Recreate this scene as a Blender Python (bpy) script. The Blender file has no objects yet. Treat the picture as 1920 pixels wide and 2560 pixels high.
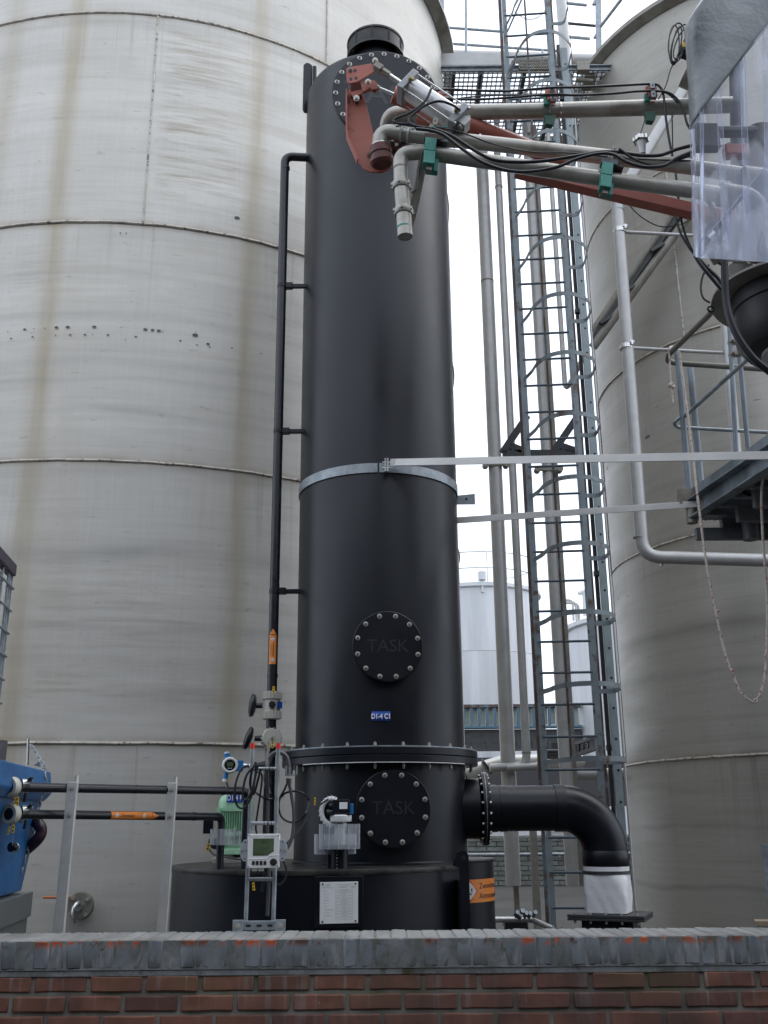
import bpy, math, random
from mathutils import Vector, Matrix
R = random.Random(7)
scene = bpy.context.scene
C = scene.collection
# ---------------------------------------------------------------- camera
FPX = 2494.0
TH = math.radians(17.2); RO = math.radians(.47)
F_ = Vector((0, math.cos(TH), math.sin(TH)))
U0 = Vector((0, -math.sin(TH), math.cos(TH)))
R_ = Vector((1, 0, 0)) * math.cos(RO) - U0 * math.sin(RO)
U_ = U0 * math.cos(RO) + Vector((1, 0, 0)) * math.sin(RO)
EYE = Vector((0, 0, 1.6))
cam = bpy.data.objects.new('camera', bpy.data.cameras.new('camera'))
C.objects.link(cam)
cam.data.sensor_fit = 'VERTICAL'; cam.data.sensor_height = 36; cam.data.sensor_width = 27
cam.data.lens = FPX / 2560 * 36; cam.data.clip_start = .05; cam.data.clip_end = 2000
m = Matrix((R_, U_, -F_)).transposed().to_4x4(); m.translation = EYE
cam.matrix_world = m
scene.camera = cam
# ---------------------------------------------------------------- light
SUN_EL = math.radians(62); SUN_AZ = math.radians(62)
w = bpy.data.worlds.new('World'); scene.world = w; w.use_nodes = True
nt = w.node_tree; nt.nodes.clear()
out = nt.nodes.new('ShaderNodeOutputWorld'); bg = nt.nodes.new('ShaderNodeBackground')
sky = nt.nodes.new('ShaderNodeTexSky'); sky.sky_type = 'NISHITA'; sky.sun_disc = False
sky.sun_elevation = SUN_EL; sky.sun_rotation = SUN_AZ; sky.air_density = 1.0; sky.dust_density = 6; sky.ozone_density = 1
hs = nt.nodes.new('ShaderNodeHueSaturation'); hs.inputs['Saturation'].default_value = .22
mx = nt.nodes.new('ShaderNodeMix'); mx.data_type = 'RGBA'; mx.inputs[0].default_value = .72
mx.inputs[7].default_value = (8.1, 8.9, 10.3, 1)      # even cloud cover
nt.links.new(sky.outputs[0], hs.inputs['Color']); nt.links.new(hs.outputs[0], mx.inputs[6])
nt.links.new(mx.outputs[2], bg.inputs['Color']); bg.inputs['Strength'].default_value = .15
nt.links.new(bg.outputs[0], out.inputs[0])
sd = bpy.data.lights.new('sun', 'SUN'); sd.energy = .5; sd.angle = math.radians(60); sd.color = (1, .97, .93)
sun = bpy.data.objects.new('sun', sd); C.objects.link(sun)
sdir = Vector((math.sin(SUN_AZ) * math.cos(SUN_EL), math.cos(SUN_AZ) * math.cos(SUN_EL), math.sin(SUN_EL)))
sun.rotation_euler = sdir.to_track_quat('Z', 'Y').to_euler(); sun.location = (0, -5, 30)
scene.view_settings.view_transform = 'Standard'; scene.view_settings.look = 'None'
scene.view_settings.gamma = 1; scene.view_settings.use_curve_mapping = False
scene.view_settings.exposure = .5
try:
    scene.cycles.max_bounces = 10; scene.cycles.transparent_max_bounces = 24
except Exception: pass
# ---------------------------------------------------------------- helpers
def ray(px, py): return F_ + R_ * ((px - 960) / FPX) + U_ * ((1280 - py) / FPX)
def at(px, py, Y):
    d = ray(px, py); return EYE + d * (Y / d.y)
def atz(px, py, z):
    d = ray(px, py); return EYE + d * ((z - EYE.z) / d.z)
def zrow(py, X, Y):
    v = (1280 - py) / FPX; d = Vector((X, Y, 0))
    return EYE.z + (v * d.dot(F_) - d.dot(U_)) / (U_.z - v * F_.z)
def pm(px, py, Y):                       # metres per pixel, across and up, on an upright plane
    a = at(px, py, Y); return (at(px + 1, py, Y) - a).length, abs((at(px, py - 1, Y) - a).z)
def pol(az, d, z=0): a = math.radians(az); return Vector((math.sin(a) * d, math.cos(a) * d, z))
def hit(px, py, cx, cy, r):              # view ray against an upright cylinder: angle, height
    d = ray(px, py); a = d.x * d.x + d.y * d.y; b = -2 * (d.x * cx + d.y * cy); c = cx * cx + cy * cy - r * r
    q = max(0, b * b - 4 * a * c); t = (-b - math.sqrt(q)) / (2 * a); p = EYE + d * t
    return math.atan2(p.y - cy, p.x - cx), p.z, p
def fr(o, yaw=0, pitch=0):               # frame: x right, y up, z towards the viewer
    return Matrix.Translation(o) @ Matrix.Rotation(yaw, 4, 'Z') @ Matrix.Rotation(math.pi / 2 + pitch, 4, 'X')
def pf(px, py, Y, yaw=0):                # same frame in pixel-sized units
    a, b = pm(px, py, Y); return fr(at(px, py, Y), yaw) @ Matrix.Diagonal((a, b, a, 1))
def axis(o, d, up=(0, 0, 1)):            # frame whose z runs along d
    z = Vector(d).normalized(); u = Vector(up)
    if abs(z.dot(u)) > .99: u = Vector((0, 1, 0))
    x = u.cross(z).normalized(); y = z.cross(x)
    m = Matrix((x, y, z)).transposed().to_4x4(); m.translation = Vector(o); return m
def rnd(pts, rad, n=6):                  # round the corners of a path
    pts = [Vector(p) for p in pts]; o = [pts[0]]
    for i in range(1, len(pts) - 1):
        a, b, c = pts[i - 1], pts[i], pts[i + 1]; u = (a - b); v = (c - b)
        ang = u.angle(v, math.pi); t = min(rad / max(math.tan(ang / 2), .05), u.length * .48, v.length * .48)
        p0 = b + u.normalized() * t; p1 = b + v.normalized() * t
        for k in range(n + 1):
            s = k / n; o.append(p0 * (1 - s) ** 2 + b * 2 * s * (1 - s) + p1 * s * s)
    o.append(pts[-1]); return o
def smo(pts, n=6):                       # Catmull-Rom
    P = [Vector(p) for p in pts]; P = [P[0] * 2 - P[1]] + P + [P[-1] * 2 - P[-2]]; o = []
    for i in range(1, len(P) - 2):
        for k in range(n):
            t = k / n; a, b, c, d = P[i - 1:i + 3]
            o.append(.5 * (2 * b + (c - a) * t + (2 * a - 5 * b + 4 * c - d) * t * t + (3 * b - a - 3 * c + d) * t ** 3))
    o.append(P[-2]); return o
class MB:
    def __init__(s, m=None): s.v = []; s.f = []; s.uv = None; s.m = m or Matrix.Identity(4)
    def at(s, m): s.m = m; return s
    def add(s, vs, fs):
        n = len(s.v); s.v += [s.m @ Vector(p) for p in vs]; s.f += [tuple(i + n for i in f) for f in fs]; return s
    def box(s, cx, cy, cz, sx, sy, sz):
        x, y, z = sx / 2, sy / 2, sz / 2
        return s.add([(cx + a * x, cy + b * y, cz + c * z) for c in (-1, 1) for b in (-1, 1) for a in (-1, 1)],
                     [(0, 2, 3, 1), (4, 5, 7, 6), (0, 1, 5, 4), (2, 6, 7, 3), (0, 4, 6, 2), (1, 3, 7, 5)])
    def tube(s, pts, r, n=10, caps=True, closed=False, rs=None):
        P = [Vector(p) for p in pts]; P = [p for i, p in enumerate(P) if i == 0 or (p - P[i - 1]).length > 1e-6]
        L = len(P); T = []
        for i in range(L):
            a = P[i - 1] if (i or closed) else P[i]; b = P[(i + 1) % L] if (i < L - 1 or closed) else P[i]
            T.append((b - a).normalized())
        u = T[0].orthogonal().normalized(); vs = []; fs = []
        for i in range(L):
            u = (u - T[i] * u.dot(T[i])).normalized(); w_ = T[i].cross(u); rr = rs[i] if rs else r
            if 0 < i < L - 1 and not rs:
                rr = r / max(.75, math.cos((P[i] - P[i - 1]).angle(P[i + 1] - P[i], 0) / 2))
            for k in range(n):
                a = 2 * math.pi * k / n; vs.append(P[i] + (u * math.cos(a) + w_ * math.sin(a)) * rr)
        for i in range(L if closed else L - 1):
            j = (i + 1) % L
            for k in range(n): fs.append((i * n + k, i * n + (k + 1) % n, j * n + (k + 1) % n, j * n + k))
        if caps and not closed: fs += [tuple(range(n))[::-1], tuple(range((L - 1) * n, L * n))]
        return s.add(vs, fs)
    def cyl(s, a, b, r, r2=None, n=16, caps=True):
        return s.tube([a, b], r, n, caps, rs=[r, r if r2 is None else r2])
    def lathe(s, prof, n=32, a0=0, a1=2 * math.pi):      # profile of (radius, z) round local z
        full = abs(a1 - a0 - 2 * math.pi) < 1e-6; K = n if full else n + 1; vs = []; fs = []
        for r, z in prof:
            for k in range(K):
                a = a0 + (a1 - a0) * k / n; vs.append((r * math.cos(a), r * math.sin(a), z))
        for i in range(len(prof) - 1):
            for k in range(n):
                k2 = (k + 1) % K; fs.append((i * K + k, i * K + k2, (i + 1) * K + k2, (i + 1) * K + k))
        return s.add(vs, fs)
    def disc(s, r, z0, z1, n=24): return s.lathe([(0.0001, z0), (r, z0), (r, z1), (0.0001, z1)], n)
    def ext(s, poly, z0, z1):
        n = len(poly)
        if sum(poly[i][0] * poly[(i + 1) % n][1] - poly[(i + 1) % n][0] * poly[i][1] for i in range(n)) < 0: poly = poly[::-1]
        vs = [(x, y, z0) for x, y in poly] + [(x, y, z1) for x, y in poly]
        return s.add(vs, [tuple(range(n))[::-1], tuple(range(n, 2 * n))] + [(i, (i + 1) % n, n + (i + 1) % n, n + i) for i in range(n)])
    def bar(s, a, b, wd, th, up=(0, 0, 1)):              # flat bar between two points
        a, b = Vector(a), Vector(b); m0 = s.m; s.m = m0 @ axis((a + b) / 2, b - a, up); s.box(0, 0, 0, wd, th, (b - a).length); s.m = m0; return s
    def grid(s, fn, nu, nv):
        vs = [fn(i / nu, j / nv) for j in range(nv + 1) for i in range(nu + 1)]
        return s.add(vs, [(j * (nu + 1) + i, j * (nu + 1) + i + 1, (j + 1) * (nu + 1) + i + 1, (j + 1) * (nu + 1) + i) for j in range(nv) for i in range(nu)])
WM = {}
def put(name, me, parent, c):
    o = bpy.data.objects.new(name, me); C.objects.link(o); W = Matrix.Translation(c)
    if parent is not None:
        o.parent = parent; o.matrix_parent_inverse = WM[parent].inverted()
    o.location = c; WM[o] = W; return o
def obj(name, mb, mat, parent=None, bev=0, ang=35, label=None, solid=0, uv=None):
    me = bpy.data.meshes.new(name)
    if isinstance(mb, MB):
        if not mb.v: return None
        lo = Vector([min(v[i] for v in mb.v) for i in range(3)]); hi = Vector([max(v[i] for v in mb.v) for i in range(3)])
        c = (lo + hi) / 2
        me.from_pydata([v - c for v in mb.v], [], mb.f); me.update(calc_edges=True)
        if uv:
            l = me.uv_layers.new(name='UVMap')
            for lp in me.loops: l.data[lp.index].uv = uv(mb.v[lp.vertex_index])
    else: me, c = mb
    me.polygons.foreach_set('use_smooth', [True] * len(me.polygons)); me.set_sharp_from_angle(angle=math.radians(ang))
    me.materials.append(mat); o = put(name, me, parent, c)
    if solid:
        q = o.modifiers.new('thick', 'SOLIDIFY'); q.thickness = solid; q.offset = 0
    if bev:
        q = o.modifiers.new('bevel', 'BEVEL'); q.width = bev; q.segments = 2; q.limit_method = 'ANGLE'; q.angle_limit = math.radians(40)
    if label: o['label'] = label
    return o
def tag(o, label, cat, group=None, kind=None):
    if label: o['label'] = label
    if cat: o['category'] = cat
    if group: o['group'] = group
    if kind: o['kind'] = kind
    return o
def thing(name, label, cat, loc, group=None):
    o = bpy.data.objects.new(name, None); C.objects.link(o); o.location = loc; o.empty_display_size = .1
    WM[o] = Matrix.Translation(Vector(loc)); return tag(o, label, cat, group)
def share(o, parent, loc, rot=None, name=None):          # one more copy of a piece, mesh data shared
    c = o.copy(); C.objects.link(c); c.name = name or o.name.split('.')[0]
    c.parent = parent; c.matrix_parent_inverse = WM[parent].inverted(); c.location = loc
    if rot is not None: c.rotation_euler = rot
    WM[c] = Matrix.Translation(Vector(loc)); return c
def clone(root, delta, label=None):                      # a thing with copies of its parts and sub-parts, moved by delta
    c = root.copy(); C.objects.link(c); c.location = root.location + Vector(delta); WM[c] = Matrix.Translation(c.location)
    if label: c['label'] = label
    def rec(o, p):
        for ch in [x for x in list(C.objects) if x.parent == o]:
            d = ch.copy(); C.objects.link(d); d.parent = p; rec(ch, d)
    rec(root, c); return c
def text(body, size, m, ext=.001, align='CENTER', bend=None, bold=0):
    cu = bpy.data.curves.new('t', 'FONT'); cu.body = body; cu.size = size; cu.extrude = ext; cu.align_x = align; cu.align_y = 'CENTER'
    cu.resolution_u = 3; cu.offset = bold
    to = bpy.data.objects.new('t', cu); C.objects.link(to); dg = bpy.context.evaluated_depsgraph_get(); dg.update()
    me = bpy.data.meshes.new_from_object(to.evaluated_get(dg)); C.objects.unlink(to); bpy.data.objects.remove(to)
    b = MB(m); b.add([bend(v.co) if bend else tuple(v.co) for v in me.vertices], [tuple(p.vertices) for p in me.polygons]); return b
# ---------------------------------------------------------------- materials
def mat(name, col, rough=.5, metal=0, var=.12, scale=6, stretch=(1, 1, 1), bump=0, bscale=None, col2=None, lo=.45, hi=.62,
        spec=.5, spot=None, sscale=20, slo=.62, shi=.68, coord='Object', trans=0, alpha=1, detail=6, rv=.08):
    m = bpy.data.materials.new(name); m.use_nodes = True; n = m.node_tree.nodes; L = m.node_tree.links; b = n['Principled BSDF']
    b.inputs['Roughness'].default_value = rough; b.inputs['Metallic'].default_value = metal
    b.inputs['Specular IOR Level'].default_value = spec
    if trans: b.inputs['Transmission Weight'].default_value = trans
    tc = n.new('ShaderNodeTexCoord'); src = tc.outputs[coord]
    if coord == 'Object':
        oi = n.new('ShaderNodeObjectInfo'); ml = n.new('ShaderNodeVectorMath'); ml.operation = 'MULTIPLY_ADD'
        L.new(oi.outputs['Random'], ml.inputs[0]); ml.inputs[1].default_value = (37, 21, 53); L.new(src, ml.inputs[2]); src = ml.outputs[0]
    mp = n.new('ShaderNodeMapping'); mp.inputs['Scale'].default_value = stretch; L.new(src, mp.inputs[0])
    def noise(sc, dt=detail):
        t = n.new('ShaderNodeTexNoise'); t.inputs['Scale'].default_value = sc; t.inputs['Detail'].default_value = dt
        t.inputs['Roughness'].default_value = .65; L.new(mp.outputs[0], t.inputs[0]); return t.outputs['Fac']
    def rng(f, a, c_, x=0, y=1):
        r = n.new('ShaderNodeMapRange'); r.inputs[1].default_value = a; r.inputs[2].default_value = c_
        r.inputs[3].default_value = x; r.inputs[4].default_value = y; L.new(f, r.inputs[0]); return r.outputs[0]
    def mix(f, a, c_):
        q = n.new('ShaderNodeMix'); q.data_type = 'RGBA'; L.new(f, q.inputs[0])
        for i, x in ((6, a), (7, c_)):
            if isinstance(x, tuple): q.inputs[i].default_value = (*x, 1)
            else: L.new(x, q.inputs[i])
        return q.outputs[2]
    k = lambda s_: tuple(min(1, x * s_) for x in col)
    f1 = noise(scale); c = mix(rng(f1, .3, .7), k(1 - var), k(1 + var))
    if col2: c = mix(rng(noise(scale * .6), lo, hi), c, col2)
    if spot: c = mix(rng(noise(sscale), slo, shi), c, spot)
    L.new(c, b.inputs['Base Color'])
    L.new(rng(f1, .3, .7, max(0, rough - rv), min(1, rough + rv)), b.inputs['Roughness'])
    if bump:
        bp = n.new('ShaderNodeBump'); bp.inputs['Strength'].default_value = 1; bp.inputs['Distance'].default_value = bump
        L.new(noise(bscale or scale * 4), bp.inputs['Height']); L.new(bp.outputs[0], b.inputs['Normal'])
    m['h'] = 1; return m
M = {}
M['hdpe'] = mat('black_plastic', (.0045, .0062, .0105), .37, var=.22, scale=2.2, bump=.0012, bscale=2.5, spec=.36, rv=.07, spot=(.035, .037, .042), sscale=16, slo=.7, shi=.78)
M['hdpe_lid'] = mat('dusty_black_plastic', (.009, .009, .009), .45, var=.4, scale=8, col2=(.045, .042, .036), spec=.4)
M['hdpe_pipe'] = mat('black_pipe_plastic', (.012, .0135, .018), .32, var=.2, scale=8, spec=.5)
M['rubber'] = mat('black_rubber', (.006, .006, .007), .5, var=.2)
M['cable'] = mat('cable_black', (.008, .008, .011), .42, var=.2)
M['hosegrey'] = mat('cable_grey', (.07, .07, .075), .5)
M['steel'] = mat('stainless_pipe', (.47, .465, .45), .4, .3, var=.12, scale=5, col2=(.38, .365, .33), lo=.52, hi=.8, bump=.0003)
M['arm'] = mat('soiled_stainless_pipe', (.4, .385, .34), .4, .45, var=.16, scale=7, stretch=(1, 1, 1), col2=(.2, .175, .13), lo=.48, hi=.75, spot=(.1, .07, .05), sscale=24, slo=.72, shi=.78)
M['steeldirty'] = mat('stained_steel', (.27, .255, .22), .5, .4, var=.2, scale=6, col2=(.17, .14, .1), lo=.5, hi=.7)
M['galv'] = mat('galvanised_steel', (.33, .36, .38), .42, .4, var=.25, scale=18, col2=(.22, .25, .27), lo=.45, hi=.65)
M['galvblue'] = mat('weathered_galvanised_beam', (.24, .28, .31), .5, .25, var=.25, scale=6, stretch=(1, 1, .25), col2=(.13, .15, .165), lo=.45, hi=.62)
M['darksteel'] = mat('dark_steel', (.05, .052, .054), .5, .2, var=.3)
M['bright'] = mat('bright_steel', (.6, .6, .58), .25, .85, var=.1)
M['bolt'] = mat('stainless_bolt', (.5, .48, .43), .35, .5, var=.12, scale=40)
M['alu'] = mat('aluminium', (.58, .58, .57), .33, .45, var=.1, scale=10)
M['strap'] = mat('flat_bar_steel', (.62, .61, .58), .4, .15, var=.15, scale=6, stretch=(.3, 1, 1))
M['red'] = mat('red_oxide_paint', (.38, .115, .075), .55, var=.14, scale=6, spot=(.11, .045, .03), sscale=6, slo=.54, shi=.64, bump=.0004)
M['redclean'] = mat('red_primer', (.4, .12, .085), .5, var=.1, scale=5, spot=(.1, .04, .03), sscale=9, slo=.66, shi=.76)
M['green'] = mat('green_clamp', (.05, .27, .21), .45, var=.2, scale=20, spot=(.1, .1, .08), sscale=30)
M['laddr'] = mat('blue_grey_ladder_paint', (.2, .235, .25), .5, var=.2, scale=5, spot=(.11, .065, .045), sscale=7, slo=.55, shi=.64, bump=.0005)
M['rusty'] = mat('rusted_steel', (.085, .055, .042), .8, var=.35, scale=8, col2=(.12, .16, .18), lo=.5, hi=.6, bump=.001)
M['bluebox'] = mat('blue_fibreglass', (.012, .12, .32), .42, var=.14, scale=4, col2=(.01, .085, .24), spot=(.02, .06, .14), sscale=9)
M['blue'] = mat('blue_enamel', (.02, .2, .5), .35)
M['signblue'] = mat('blue_sign', (.012, .06, .32), .4, var=.04)
M['white'] = mat('white_plastic', (.75, .75, .74), .4, var=.05)
M['ink'] = mat('white_lettering', (.82, .82, .82), .5, var=.02)
M['black_ink'] = mat('black_lettering', (.02, .02, .02), .5, var=.02)
M['grey_ink'] = mat('grey_lettering', (.3, .3, .3), .5, var=.02)
M['orange'] = mat('orange_sticker', (.78, .24, .035), .4, var=.06)
M['redink'] = mat('red_marking', (.6, .03, .03), .4, var=.03)
M['yellow'] = mat('yellow_tag', (.8, .5, .02), .4, var=.05)
M['cream'] = mat('cream_plastic', (.5, .49, .42), .4, var=.06)
M['pump'] = mat('mint_green_motor_paint', (.33, .58, .38), .4, var=.06, scale=8)
M['redcap'] = mat('red_plastic_cap', (.75, .04, .02), .4, var=.04)
M['sleeve'] = mat('white_pvc_fabric', (.86, .86, .87), .42, var=.03, scale=3, bump=.014, bscale=3.5)
M['lcd'] = mat('lcd_green', (.09, .13, .07), .2, var=.3, scale=14)
M['copper'] = mat('copper_tube', (.45, .17, .08), .4, .6)
M['rope'] = mat('flecked_rope', (.58, .52, .45), .8, var=.2, spot=(.3, .06, .04), sscale=60, slo=.56, shi=.6)
M['tarp'] = mat('grey_tarpaulin', (.155, .17, .175), .36, var=.12, scale=2.5, spec=.6, bump=.03, bscale=2.2)
M['whitetank'] = mat('pale_painted_tank', (.64, .65, .66), .5, .1, var=.05, scale=1.2, stretch=(2, 2, .15), col2=(.54, .55, .56), lo=.4, hi=.6)
M['asphalt'] = mat('wet_asphalt', (.05, .049, .046), .9, var=.35, scale=.25, col2=(.085, .08, .07), lo=.5, hi=.65, spec=.15, spot=(.03, .03, .028), sscale=1)
M['pebble'] = mat('loose_litter', (.2, .18, .14), .8)
M['concrete'] = mat('concrete', (.25, .25, .24), .8, var=.2, scale=3)
M['shed'] = mat('grey_cladding', (.055, .055, .06), .6, var=.12, scale=2)
M['blocker'] = mat('blocker_dark', (.04, .032, .03), .85, var=.3, scale=3)  # dark tone of the unseen blocks added behind the camera
M['panelblue'] = mat('blue_girder_paint', (.07, .14, .19), .5, var=.15)
M['panelpale'] = mat('pale_green_panel', (.36, .4, .36), .6, var=.15, scale=2)
M['purplehose'] = mat('purple_black_hose', (.02, .01, .015), .35, var=.4, scale=6, col2=(.05, .018, .032), lo=.5, hi=.7)
M['purplerim'] = mat('dark_rim', (.05, .035, .06), .5)
M['ibc'] = mat('white_container_plastic', (.5, .52, .52), .45, col2=(.36, .38, .4))
M['darksteel2'] = mat('grey_post_paint', (.13, .13, .13), .5)
M['galvpost'] = mat('aluminium_post', (.5, .49, .46), .45, .1, var=.12, scale=9)
M['galvlite'] = mat('zinc_plate', (.48, .53, .58), .35, .4)
M['framegrey'] = mat('grey_frame_steel', (.17, .18, .175), .4, .35, var=.15)
M['darkred'] = mat('oily_dark_red', (.12, .035, .028), .45, var=.3)
M['darkgreen'] = mat('dark_green_clamp', (.02, .09, .06), .5)
M['brass'] = mat('brass', (.3, .22, .1), .4, .6)
M['capgrey'] = mat('cast_aluminium', (.3, .31, .32), .45, .5)
M['railtube'] = mat('brown_grey_tube', (.16, .15, .125), .5, .2, var=.2)
M['galvblue2'] = mat('pale_galvanised_channel', (.27, .32, .33), .5, .2, var=.15, scale=8)
M['rung'] = mat('dark_rung_paint', (.07, .1, .12), .5, var=.25, scale=12)
M['lcdink'] = mat('lcd_digits', (.02, .03, .02), .4)
M['nutdark'] = mat('nut', (.2, .19, .17), .4, .4)
M['boltdull'] = mat('dull_bolt', (.36, .35, .31), .45, .3)
M['headsteel'] = mat('dark_soiled_steel', (.11, .1, .09), .4, .4, var=.25, scale=8, col2=(.06, .05, .04), lo=.45, hi=.6)
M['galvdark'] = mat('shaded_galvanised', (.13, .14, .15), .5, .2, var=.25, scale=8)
M['glass'] = mat('dark_glass', (.01, .012, .015), .08, var=.02)
M['wood'] = mat('weathered_plank', (.22, .17, .11), .8, var=.25, scale=5, stretch=(1, .1, 1))
def clear(name, tint, fac, rough, sharp=0, col=(.72, .75, .8)):
    m = bpy.data.materials.new(name); m.use_nodes = True; n = m.node_tree.nodes; L = m.node_tree.links; n.remove(n['Principled BSDF'])
    t = n.new('ShaderNodeBsdfTransparent'); t.inputs[0].default_value = (*tint, 1)
    g = n.new('ShaderNodeBsdfPrincipled'); g.inputs['Base Color'].default_value = (*col, 1); g.inputs['Roughness'].default_value = rough
    bn = n.new('ShaderNodeTexNoise'); bn.inputs['Scale'].default_value = 5; bn.inputs['Detail'].default_value = 1; tc2 = n.new('ShaderNodeTexCoord'); mp2 = n.new('ShaderNodeMapping'); mp2.inputs['Scale'].default_value = (1, 1, .35); L.new(tc2.outputs['Object'], mp2.inputs[0]); L.new(mp2.outputs[0], bn.inputs[0]); bp = n.new('ShaderNodeBump'); bp.inputs['Distance'].default_value = .03 if sharp else .001; L.new(bn.outputs[0], bp.inputs['Height']); L.new(bp.outputs[0], g.inputs['Normal'])
    lw = n.new('ShaderNodeLayerWeight'); L.new(bp.outputs[0], lw.inputs['Normal']); lw.inputs[0].default_value = .12
    no = n.new('ShaderNodeTexNoise'); no.inputs['Scale'].default_value = 3.5; no.inputs['Detail'].default_value = 3
    tc = n.new('ShaderNodeTexCoord'); mp = n.new('ShaderNodeMapping'); mp.inputs['Scale'].default_value = (1.3, 1.3, .35)
    L.new(tc.outputs['Object'], mp.inputs[0]); L.new(mp.outputs[0], no.inputs[0])
    ma = n.new('ShaderNodeMath'); ma.operation = 'MULTIPLY_ADD'; rp = n.new('ShaderNodeMapRange'); rp.inputs[1].default_value = .5 if sharp else 0; rp.inputs[2].default_value = .56 if sharp else 1; rp.inputs[3].default_value = .32 if sharp else 0; L.new(no.outputs[0], rp.inputs[0]); L.new(rp.outputs[0], ma.inputs[0]); ma.inputs[1].default_value = fac; L.new(lw.outputs['Fresnel'], ma.inputs[2])  # when sharp, pale noise patches imitate glints along with the plastic's milkiness
    cl = n.new('ShaderNodeClamp'); L.new(ma.outputs[0], cl.inputs[0])
    mx = n.new('ShaderNodeMixShader'); L.new(cl.outputs[0], mx.inputs[0]); L.new(t.outputs[0], mx.inputs[1]); L.new(g.outputs[0], mx.inputs[2])
    L.new(mx.outputs[0], n['Material Output'].inputs[0]); return m
M['clear'] = clear('clear_pvc', (.9, .92, .97), .36, .1, 1, (.74, .77, .87))
M['clearseam'] = clear('clear_pvc_seam', (.6, .68, .95), .8, .3)
M['guard'] = clear('translucent_guard', (.9, .91, .92), .55, .4)
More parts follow.
